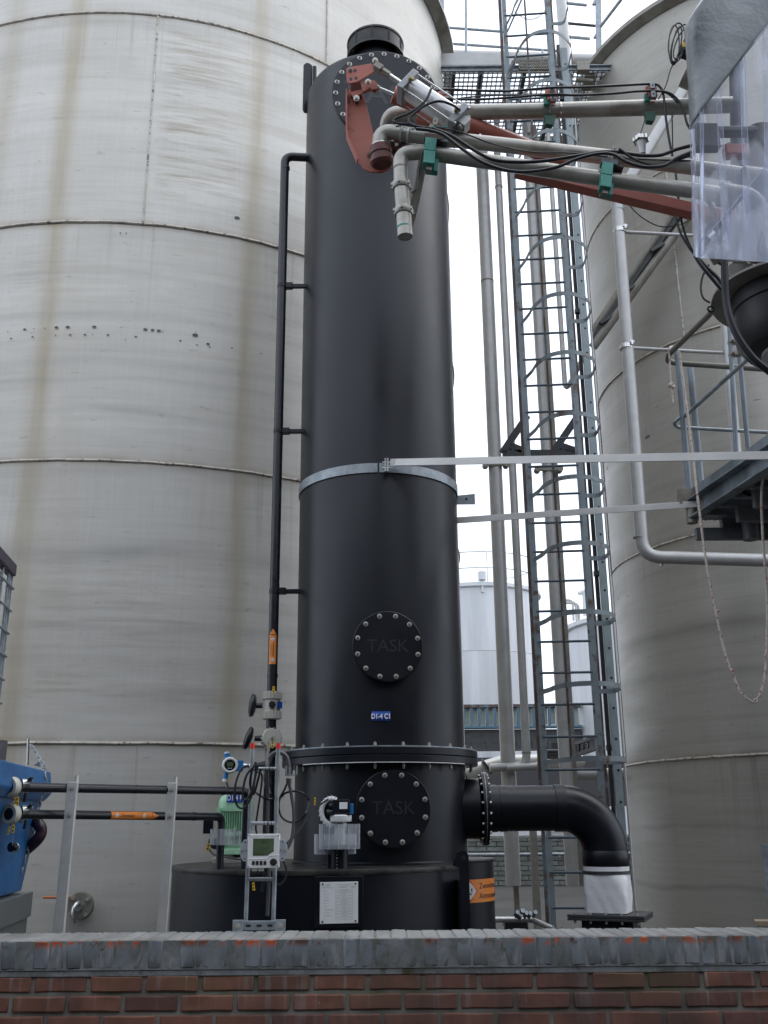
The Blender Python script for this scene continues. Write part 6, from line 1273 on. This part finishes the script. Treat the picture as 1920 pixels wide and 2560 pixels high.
# sampling nipple with wing cap on the middle arm
t = thing('capped_nipple', 'bright nipple with winged cap standing on the middle arm', 'nipple', tuple(at(1601, 380, 5.45))); fm = pf(1602, 350, 5.45)
q = MB(fm @ Matrix.Rotation(-math.pi / 2, 4, 'X')); q.lathe([(9, -36), (11, -14), (13, -8), (13, 6), (8, 10), (.1, 10)], 24); obj('stem', q, M['steel'], t)
q = MB(fm @ Matrix.Rotation(-math.pi / 2, 4, 'X')); q.lathe([(15, -4), (18, -4), (18, 5), (14, 6)], 24); 
for k in range(6): a = k * math.pi / 3; q.box(18 * math.cos(a), 18 * math.sin(a), .5, 5, 5, 9)
obj('wing_cap', q, M['bright'], t)
# red bracket, swivel and clevis
def Q(x, y): return (780 + x / 4.879, 80 + y / 4.879)
def qpoly(pts, Y, z0, z1, nm, mt, par, bev=.0015, org=(600, 700)):
    ox, oy = Q(*org); m_ = pf(ox, oy, Y); q = MB(m_); q.ext([(Q(*p)[0] - ox, oy - Q(*p)[1]) for p in pts], z0, z1); return obj(nm, q, M[mt], par, bev=bev)
rb = thing('red_bracket', 'rusty red linkage bracket in front of the tower top', 'bracket', tuple(at(*Q(600, 900), 5.65)))
main = qpoly([(430, 740), (520, 700), (610, 700), (625, 760), (680, 960), (735, 1190), (760, 1400), (900, 1480), (980, 1500), (975, 1600), (930, 1655), (830, 1690), (700, 1680), (620, 1640), (560, 1550), (440, 1300), (425, 1180)], 5.72, -3, 1, 'swing_plate', 'red', rb)
qpoly([(415, 725), (433, 735), (432, 1180), (445, 1290), (565, 1548), (550, 1585), (425, 1300), (414, 1180)], 5.70, -3, 12, 'edge_flange', 'redclean', rb)
qpoly([(415, 455), (440, 435), (720, 392), (800, 465), (600, 590), (545, 620), (450, 636), (425, 600)], 5.62, -1, 3, 'top_plate', 'redclean', rb)
qpoly([(470, 600), (600, 600), (605, 780), (470, 760)], 5.66, -14, -2, 'neck_block', 'darkred', rb)
qpoly([(600, 612), (640, 598), (740, 600), (790, 640), (815, 690), (790, 722), (700, 705), (620, 745)], 5.64, -6, 4, 'side_link', 'red', rb)
qpoly([(445, 650), (480, 740), (640, 700), (610, 760), (500, 800), (450, 720)], 5.66, -2, 3, 'lower_link', 'red', rb)
def qbolt(x, y, Y, r, nm='bolt', mt='bolt', par=rb, L_=6):
    q = MB(pf(*Q(x, y), Y)); q.disc(r, 0, 2, 20); q.cyl((0, 0, 1), (0, 0, L_), r * .72, n=6); q.cyl((0, 0, L_), (0, 0, L_ + 2.5), r * .38, n=10); return obj(nm, q, M[mt], par)
qbolt(770, 352, 5.58, 7); qbolt(683, 612, 5.6, 7); qbolt(542, 812, 5.62, 7.5); qbolt(468, 465, 5.61, 5, mt='steeldirty')
for x, y in ((525, 480), (474, 584), (537, 574)): q = MB(pf(*Q(x, y), 5.62)); q.disc(4.2, 3, 3.3, 18); obj('hole', q, M['black_ink'], rb)
for x, y in ((550, 870), (690, 1500)): q = MB(pf(*Q(x, y), 5.71)); q.disc(4, 1, 1.6, 14); obj('hole', q, M['black_ink'], rb)
sw = thing('pipe_swivel', 'dark red swivel joint under the elbow of the middle arm', 'swivel joint', tuple(at(954, 385, 5.62)))
p = at(951, 378, 5.62); u = pm(951, 378, 5.62)[0]; q = MB(axis(p, (.12, .1, -1))); q.lathe([(20 * u, -.04), (24 * u, -.035), (24 * u, .0), (29 * u, .004), (29 * u, .025), (26 * u, .03), (26 * u, .05), (30 * u, .055), (30 * u, .085), (24 * u, .1), (.001, .1)], 36); obj('swivel_body', q, M['darkred'], sw)
q = MB(axis(p, (.12, .1, -1))); q.lathe([(20 * u, -.045), (21.5 * u, -.045), (21.5 * u, -.038), (20 * u, -.036)], 36); obj('bright_seal', q, M['bright'], sw)
qpoly([(940, 1330), (1060, 1320), (1100, 1380), (1060, 1440), (960, 1420)], 5.66, -6, 2, 'swivel_ear', 'darkred', sw); qpoly([(1000, 1355), (1040, 1350), (1045, 1385), (1005, 1390)], 5.62, 0, 4, 'swivel_nut', 'bolt', sw)
# pneumatic cylinders
def rod(a, c_, r, nm, mt, par, Y=5.6, n=16): q = MB(); q.cyl(at(*a, Y), at(*c_, Y), r, n=n); return obj(nm, q, M[mt], par)
cy = thing('air_cylinder', 'square capped aluminium air cylinder above the red boom', 'cylinder', tuple(at(1080, 262, 5.55)))
Yc = 5.5; a, c_ = at(1019, 219, Yc), at(1144, 303, Yc); d_ = (c_ - a).normalized(); u = pm(1080, 262, Yc)[0]; am = axis(a, d_, (0, -1, 0)); Lc = (c_ - a).length
q = MB(am); q.cyl((0, 0, .02), (0, 0, Lc - .02), 29 * u, n=36); obj('barrel', q, M['alu'], cy)
for z_ in (0, Lc): q = MB(am); q.box(0, 0, z_, 66 * u, 66 * u, .05); obj('end_cap', q, M['capgrey'] if 'capgrey' in M else M['steel'], cy, bev=.006)
for sx in (-1, 1):
    for sy in (-1, 1): q = MB(am); q.cyl((sx * 28 * u, sy * 28 * u, 0), (sx * 28 * u, sy * 28 * u, Lc), 2 * u, n=8); q.cyl((sx * 28 * u, sy * 28 * u, Lc + .02), (sx * 28 * u, sy * 28 * u, Lc + .035), 5 * u, n=6); obj('tie_rod', q, M['bright'], cy)
q = MB(am); q.cyl((0, 0, -.16), (0, 0, 0), 6 * u, n=16); obj('piston_rod', q, M['bright'], cy)
q = MB(am); q.cyl((0, 0, -.22), (0, 0, -.155), 9 * u, n=6); q.box(0, 0, -.25, 16 * u, 22 * u, .06); obj('rod_clevis', q, M['steeldirty'], cy, bev=.002)
q = MB(am); q.box(0, 0, Lc + .05, 26 * u, 40 * u, .06); q.cyl((-20 * u, 10 * u, Lc + .05), (20 * u, 10 * u, Lc + .05), 8 * u, n=16); obj('rear_clevis', q, M['steel'], cy, bev=.003)
for z_ in (.02, Lc - .02): q = MB(am); q.cyl((0, 32 * u, z_), (0, 42 * u, z_), 5 * u, n=8); q.cyl((0, 40 * u, z_), (0, 41 * u, z_ + .03), 4 * u, n=8); obj('air_port', q, M['brass'], cy)
cy2 = thing('push_rod', 'bright push rod with red clevis entering the red boom', 'rod', tuple(at(965, 228, 5.62)))
rod((946, 220), (985, 236), .011, 'rod', 'bright', cy2, 5.6); rod((938, 217), (948, 221), .018, 'rod_nut', 'steeldirty', cy2, 5.6, 6)
qpoly([(715, 640), (760, 610), (800, 650), (790, 715), (740, 722), (705, 690)], 5.6, -6, 6, 'clevis', 'red', cy2)
bo = thing('red_boom', 'red primed tube boom slanting down behind the arm pipes', 'boom', tuple(at(1150, 300, 5.75)))
q = MB(); A, B = at(984, 238, 5.68), at(1420, 408, 6.0); q.cyl(A, B, .056, n=32); obj('tube', q, M['redclean'], bo)
q = MB(); d_ = (B - A).normalized(); q.cyl(A - d_ * .004, A + d_ * .02, .059, n=32); obj('end_ring', q, M['redclean'], bo)
q = MB(); q.bar(at(1045, 298, 5.66), at(1130, 330, 5.66), .09, .08); obj('boom_lug', q, M['redclean'], bo, bev=.004)
q = MB(); q.bar(at(1290, 425, 5.6), at(1800, 545, 5.55), .085, .075, (0, 0, 1)); tag(obj('red_beam', q, M['redclean'], bev=.003), 'red square beam under the lowest arm pipe', 'beam')
# clamps
def gclamp(px, py, w_, h, Y, lab, lean=0, top=True):
    t = thing('pipe_clamp', lab, 'clamp', tuple(at(px, py, Y))); m_ = pf(px, py, Y) @ Matrix.Rotation(lean, 4, 'Z')
    for s_ in (-1, 1): q = MB(m_); q.box(0, s_ * h / 4, 0, w_, h / 2 - 1.2, 34); q.box(w_ * .3, s_ * h / 4, -22, w_ * 1.1, h / 2 - 1.2, 20); obj('clamp_half', q, M['green'], t, bev=.002)
    q = MB(m_); q.box(2, -h / 2 - 5, 0, w_ * .5, 9, 14); obj('bottom_nut', q, M['steeldirty'], t)
    if top: q = MB(m_); q.box(4, h / 2 + 6, 0, w_ * 1.5, 12, 26); q.box(14, h / 2 + 3, -6, w_ * 2, 7, 26); obj('base_plate', q, M['rusty'], t, bev=.001)
    return t
gclamp(1074, 386, 28, 64, 5.42, 'green pipe clamp near the elbow of the lowest arm', -.12)
gclamp(1514, 446, 27, 62, 5.33, 'green pipe clamp on the lowest arm nearer the curtain', -.18)
def rclamp(px, py, Y, lab):
    t = thing('cable_clamp', lab, 'clamp', tuple(at(px, py, Y)))
    q = MB(pf(px, py, Y)); q.box(0, -2, 6, 22, 26, 16); q.box(-10, 2, 0, 8, 24, 14); obj('red_block', q, M['redclean'], t, bev=.002)
    q = MB(pf(px, py, Y)); q.box(-12, -12, 2, 14, 18, 10); obj('green_pad', q, M['green'], t, bev=.002)
    q = MB(pf(px, py + 62, Y + .02)); q.ext([(-16, 12), (12, 12), (8, -6), (2, -12), (-14, -10)], -8, 8); obj('green_lower_pad', q, M['darkgreen'], t, bev=.002)
    for k in (0, 1): q = MB(pf(px + 3 + 2 * k, py - 20 + 22 * k, Y - .06)); q.box(0, 0, 0, 11, 15, 5); o = obj('hole_strip', q, M['galv'], t, bev=.0008); q = MB(pf(px + 3 + 2 * k, py - 20 + 22 * k, Y - .06)); q.disc(2.2, 2.6, 3, 12); obj('hole', q, M['black_ink'], o)
rclamp(1110, 248, 5.72, 'red and steel cable clamp just right of the tower'); rclamp(1377, 243, 5.68, 'red cable clamp on the upper arm in front of the ladder'); rclamp(1628, 234, 5.64, 'red cable clamp on the upper arm before the right tank')
def sclamp(px, py, Y, lab):
    t = thing('cable_strip', lab, 'clamp', tuple(at(px, py, Y)))
    for k, (dx, dy) in enumerate(((0, 0), (10, -22))):
        m_ = pf(px + dx, py + dy, Y) @ Matrix.Rotation(-.15, 4, 'Z'); q = MB(m_); q.box(0, 0, 0, 12, 26 - 8 * k, 6); o = obj('hole_strip', q, M['steeldirty'], t, bev=.0008)
        for s_ in ((-6, 6) if k == 0 else (0,)): q = MB(m_); q.disc(2, 3, 3.4, 10); q.v = [v + Vector((0, 0, s_ * pm(px, py, Y)[1])) for v in q.v]; obj('hole', q, M['black_ink'], o)
sclamp(1078, 326, 5.42, 'brown stained hole strip above the left green clamp'); sclamp(1526, 396, 5.33, 'brown stained hole strip above the right green clamp')
# cables along the arms
def cb(pts, r, lab, Y, mt='cable'): return cab(pts, r, lab, mt, 8, Y)
cb([(1046, 262, 5.5), (1075, 238), (1104, 224), (1180, 226), (1260, 228), (1320, 224), (1378, 219), (1450, 218), (1540, 214), (1630, 210), (1650, 218), (1659, 240), (1664, 290), (1673, 350), (1681, 390), (1690, 440, 5.6), (1702, 545, 5.6), (1722, 610, 5.6), (1745, 645, 5.6)], .0085, 'uppermost black cable along the upper arm', 5.6)
cb([(1110, 246), (1180, 249), (1260, 245), (1378, 236), (1440, 238), (1530, 234), (1600, 228), (1660, 229), (1690, 245), (1708, 275), (1722, 318), (1760, 360)], .0078, 'second black cable just over the upper arm', 5.58)
cb([(1060, 228, 5.5), (1090, 236, 5.5), (1112, 250), (1180, 242), (1270, 238), (1380, 240), (1500, 234), (1630, 228), (1668, 234), (1695, 258)], .005, 'thin cable between the two upper black cables', 5.6)
cb([(1040, 322), (1075, 326), (1110, 338), (1150, 368), (1200, 402), (1260, 424), (1320, 429), (1390, 418), (1440, 398), (1490, 385), (1530, 385), (1565, 404), (1610, 417), (1660, 414), (1690, 396), (1728, 380)], .0105, 'thick black cable sagging deepest over the lowest arm', 5.3)
cb([(1084, 322), (1130, 340), (1180, 372), (1230, 398), (1290, 405), (1360, 402), (1440, 390), (1500, 380), (1545, 380), (1600, 388), (1650, 388), (1690, 374), (1728, 364)], .0115, 'thick black cable draped over the middle arm', 5.33)
cb([(1090, 318), (1150, 330), (1240, 362), (1330, 380), (1420, 382), (1520, 392), (1600, 398), (1728, 402)], .005, 'thin dark cable lying along the middle arm', 5.4)
cb([(1548, 372), (1590, 400), (1640, 414), (1680, 404), (1728, 388)], .008, 'short black cable between the hole strip and the curtain', 5.32)
cb([(1078, 222), (1066, 248), (1046, 268), (1020, 284), (990, 296), (984, 303), (996, 309), (1030, 312), (1060, 318), (1086, 322)], .0085, 'black air hose crossing the cylinder barrel, the lower loop', 5.38)
cb([(1150, 275), (1130, 262), (1098, 253), (1066, 262), (1040, 280), (1024, 295), (1023, 306), (1034, 314), (1062, 320)], .0085, 'black air hose arching over the cylinder barrel', 5.36)
cb([(1018, 312), (1050, 320), (1090, 316), (1120, 318)], .004, 'thin teal cable near the cylinder', 5.4, 'green')
cb([(1028, 324), (1055, 318), (1085, 320)], .004, 'second thin teal cable below the cylinder', 5.41, 'green')
cb([(1084, 330), (1068, 340), (1062, 358), (1052, 400), (1046, 440), (1042, 470), (1030, 482)], .007, 'black cable hanging beside the ribbed hose', 5.45)
cb([(1612, 300), (1606, 320), (1600, 336)], .0035, 'thin wire from the green pad to the winged cap', 5.6)
cb([(1688, 150), (1676, 175), (1664, 215), (1646, 248)], .004, 'thin black wire hanging from the cable coil', 5.6)
cb([(1679, 245), (1681, 330), (1682, 395)], .0045, 'straight thin black wire beside the hanging cable', 5.75)
cb([(1560, 498), (1600, 540), (1650, 566), (1700, 562), (1722, 550)], .004, 'thin black wire sagging under the red beam', 5.9)
t = thing('cable_coil', 'coil of black cable hanging at the upper left of the curtain', 'cable', tuple(at(1694, 100, 5.6)))
for k, (w_, h_, rx_, dx) in enumerate(((13, 50, .15, -14), (10, 46, .3, -6), (17, 52, .42, 2), (13, 44, .5, 8), (20, 50, .25, -8))):
    m_ = pf(1696 + dx * .8, 112, 5.6) @ Matrix.Rotation(-rx_, 4, 'Z'); q = MB(m_); q.tube([(w_ * math.cos(a), h_ * math.sin(a), k * 2) for a in [j * math.pi / 12 for j in range(24)]], 1.7, 6, closed=True); obj('turn', q, M['cable'], t)
q = MB(pf(1706, 122, 5.62)); q.ext([(-16, -16), (0, 12), (14, 34), (20, 34), (20, -30), (4, -22)], -8, 8); obj('black_box', q, M['hdpe'], t, bev=.003)
q = MB(pf(1709, 111, 5.55)); q.box(0, 0, 0, 6, 12, 2); obj('yellow_mark', q, M['yellow'], t)
q = MB(); q.cyl(at(1735, 195, 6.4), at(1712, 185, 6.4), .1, .1, n=24); tag(obj('grey_elbow', q, M['steeldirty']), 'stained elbow just left of the grey curtain', 'elbow')
# ================================================================ curtain hood
YT = 5.0
hd = thing('curtain_hood', 'grey tarpaulin hood with clear plastic curtain at the upper right', 'curtain', tuple(at(1800, 640, YT)))
low = [(1724, 322), (1750, 279), (1792, 224), (1854, 145), (1920, 64), (2060, -110)]
lef = [(1724, 322), (1721, 219), (1716, 140), (1710, 72), (1722, 50), (1758, 0), (1800, -60)]
def lerpc(C_, t_):
    n_ = len(C_) - 1; i = min(int(t_ * n_), n_ - 1); f = t_ * n_ - i; return (C_[i][0] * (1 - f) + C_[i + 1][0] * f, C_[i][1] * (1 - f) + C_[i + 1][1] * f)
def tarp(u, v):
    a = lerpc(low, u); b_ = lerpc(lef, v); o_ = lef[0]; x = a[0] + b_[0] - o_[0]; y = a[1] + b_[1] - o_[1]
    Y = YT + .022 * math.sin(u * 9 + v * 4) * min(1, v * 3 + .2) + .016 * math.sin(v * 13 - u * 5) + .12 * math.exp(-u * 14); p = at(x, y, Y); return p
q = MB(); q.grid(tarp, 60, 60); obj('tarpaulin', q, M['tarp'], hd, ang=80, solid=.003)
q = MB(); q.grid(lambda u, v: at(*lerpc(lef, v), YT + .13 + .9 * u) + Vector((.12 * u, 0, 0)), 10, 30); obj('side_tarpaulin', q, M['tarp'], hd, ang=80, solid=.003)
q = MB(); q.tube(smo([at(x, y + 2, YT - .004 + (.12 if x == 1724 else .03 * 0)) for x, y in low]), .0032, 6); obj('hem', q, M['cable'], hd)
yb_ = lambda x: 643 + (x - 1740) * .07
def strip(xt0, xt1, xb0, xb1, off, sd, ampl=.014):
    rr = random.Random(sd); ph = rr.random() * 6
    def ty(x):
        for i in range(len(low) - 1):
            if low[i][0] <= x <= low[i + 1][0]: f = (x - low[i][0]) / (low[i + 1][0] - low[i][0]); return low[i][1] * (1 - f) + low[i + 1][1] * f
        return low[0][1] if x < low[0][0] else low[-1][1]
    def fn(u, v):
        xt = xt0 + (xt1 - xt0) * u; xb = xb0 + (xb1 - xb0) * u; yt = ty(xt) - 4; x = xt * (1 - v) + xb * v; y = yt * (1 - v) + yb_(xb) * v
        Y = YT + off + ampl * math.sin(u * 5.5 + ph + v * 1.5) * (.3 + v) + .008 * math.sin(v * 7 + ph * 2 + u * 3); return at(x, y, Y)
    q = MB(); q.grid(fn, 20, 40); o = obj('clear_strip', q, M['clear'], hd, ang=80)
    for u in (0, 1): q = MB(); q.tube([fn(u, k / 24) for k in range(25)], .0018, 5); obj('strip_edge', q, M['clearseam'], o)
strip(1724, 1758, 1738, 1762, .04, 1); strip(1750, 1800, 1752, 1830, 0, 2); strip(1790, 1862, 1808, 1880, .03, 3, .02); strip(1850, 1925, 1862, 1935, -.01, 4); strip(1908, 1990, 1915, 1995, .04, 5)
q = MB(); q.grid(lambda u, v: at(1724 + 14 * v + 2 * math.sin(v * 8), 322 + 320 * v, YT + .13 + .85 * u) + Vector((.06 * u + .02 * math.sin(u * 9 + v * 4), 0, 0)), 16, 24); o = obj('side_strip', q, M['clear'], hd, ang=80)
q = MB(); q.tube(smo([at(1996, 330, YT - .05), at(1920, 410, YT - .05), at(1860, 480, YT - .05), at(1800, 552, YT - .05), at(1756, 598, YT - .04), at(1746, 640, YT)]), .0035, 6); obj('diagonal_hem', q, M['clearseam'], hd)
q = MB()
q.grid(lambda u, v: at(1746 + 240 * u, (642 - 318 * u) * (1 - v) + (645 + 14 * u) * v, YT - .05 + .025 * math.sin(u * 14 + v * 2)), 24, 10); obj('lower_flap', q, M['clear'], hd, ang=80)
# valve head inside the curtain
vh = thing('filling_head', 'steel and black loading head seen through the clear curtain', 'filling head', tuple(at(1860, 600, 5.5)))
def s2(P, r, nm, mt='headsteel', n=22, rr=.12): q = MB(); q.tube(rnd([at(*p) for p in P], rr, 8), r, n); obj(nm, q, M[mt], vh)
s2([(1800, 486, 5.32), (1880, 500, 5.35), (1900, 560, 5.4), (1895, 640, 5.45)], .075, 'elbow'); s2([(1850, 436, 5.42), (1920, 445, 5.5), (1930, 500, 5.5)], .06, 'elbow'); s2([(1790, 560, 5.5), (1770, 600, 5.5), (1800, 650, 5.5)], .05, 'branch')
s2([(1900, 330, 5.6), (1905, 640, 5.6)], .10, 'drop_pipe', 'headsteel'); s2([(1840, 120, 5.9), (1850, 660, 5.9)], .05, 'hanger_pipe', 'galvdark')
for px, py, w_, h_, mt in ((1845, 590, 44, 60, 'hdpe'), (1885, 612, 60, 40, 'darksteel'), (1780, 620, 30, 24, 'blue'), (1840, 380, 60, 26, 'redclean'), (1820, 520, 24, 60, 'redclean'), (1860, 640, 90, 16, 'steel'), (1765, 345, 60, 60, 'darksteel'), (1840, 330, 120, 14, 'darksteel')):
    q = MB(pf(px, py, 5.55)); q.box(0, 0, 0, w_, h_, 30); obj('head_block', q, M[mt], vh, bev=.01)
for px, py, r_ in ((1790, 595, 26), (1870, 560, 30)): q = MB(axis(at(px, py, 5.45), (.6, -.5, .4))); u = pm(px, py, 5.45)[0]; q.lathe([(r_ * u * .6, -.03), (r_ * u, -.03), (r_ * u, .02), (r_ * u * .7, .03), (.001, .03)], 28); obj('head_flange', q, M['bright'], vh)
for P in ([(1762, 640), (1790, 610), (1815, 560), (1822, 500)], [(1800, 660), (1830, 620), (1832, 560), (1850, 500)], [(1745, 470), (1780, 520), (1800, 600), (1820, 650)]): q = MB(); q.tube(smo([at(x, y, 5.35) for x, y in P]), .014, 8); obj('head_hose', q, M['cable'], vh)
# vapour cone hanging below the head
YV = 5.5; u = pm(1985, 745, YV)[0]; cz = at(1985, 745, YV)
vc = thing('vapour_cone', 'black rubber vapour cone under a steel plate at the right edge', 'cone', tuple(cz)); vm = Matrix.Translation(cz) @ Matrix.Rotation(rad(4), 4, 'Y')
q = MB(vm); q.lathe([(.01, .012), (198 * u, .012), (198 * u, -.004), (150 * u, -.004)], 72); obj('cover_plate', q, M['steeldirty'], vc)
q = MB(vm); q.lathe([(152 * u, -.004), (154 * u, -.03), (150 * u, -.1), (146 * u, -.11), (147 * u, -.2), (140 * u, -.3), (120 * u, -.36), (80 * u, -.38)], 72); obj('rubber_body', q, M['rubber'], vc)
q = MB(vm); q.lathe([(60 * u, -.37), (84 * u, -.375), (84 * u, -.395), (60 * u, -.395)], 48); obj('inner_ring', q, M['steel'], vc)
q = MB(vm); q.lathe([(.001, -.385), (60 * u, -.385)], 40); obj('inner_plate', q, M['darksteel'], vc)
q = MB(); q.cyl(at(1985, 660, YV), at(1985, 745, YV), .12, n=28); q.box(*at(1850, 690, 5.55), .14, .1, .12); obj('neck', q, M['steeldirty'], vc)
q = MB(); q.tube([at(1777, 773, 5.3) + Vector((.018 * math.cos(a), 0, .018 * math.sin(a))) for a in [k * .785 for k in range(8)]], .006, 6, closed=True); obj('ring_eye', q, M['cable'], vc)
cb([(1812, 640), (1812, 700), (1818, 770), (1838, 830), (1870, 880), (1905, 915), (1990, 975)], .022, 'thick black hose running down past the rubber cone', 5.15)
cb([(1738, 640), (1752, 662), (1775, 690), (1800, 720), (1822, 745)], .012, 'black cable bundle leaving the bottom of the curtain', 5.2)
cb([(1745, 645), (1768, 670), (1798, 700), (1815, 740)], .012, 'second black cable bundle leaving the curtain bottom', 5.25)
cb([(1772, 662), (1757, 690), (1752, 720), (1758, 745), (1775, 757)], .006, 'thin black cable bow left of the rubber cone', 5.25)
cb([(1768, 668), (1776, 690), (1796, 710)], .003, 'thin grey cable bow above the rubber cone plate', 5.28, 'hosegrey')
cb([(1690, 545), (1700, 580), (1722, 618), (1740, 640)], .008, 'black cable curving in to the lower corner of the curtain', 5.5)
b = MB(); p = at(1915, 2180, 7.5); b.box(p.x + .02, 7.5, .75, .06, .05, 2 * (zrow(2110, p.x, 7.5) - .75)); tag(obj('blue_angle', b, M['galv']), 'short blue grey upright at the right edge above the wall', 'post')
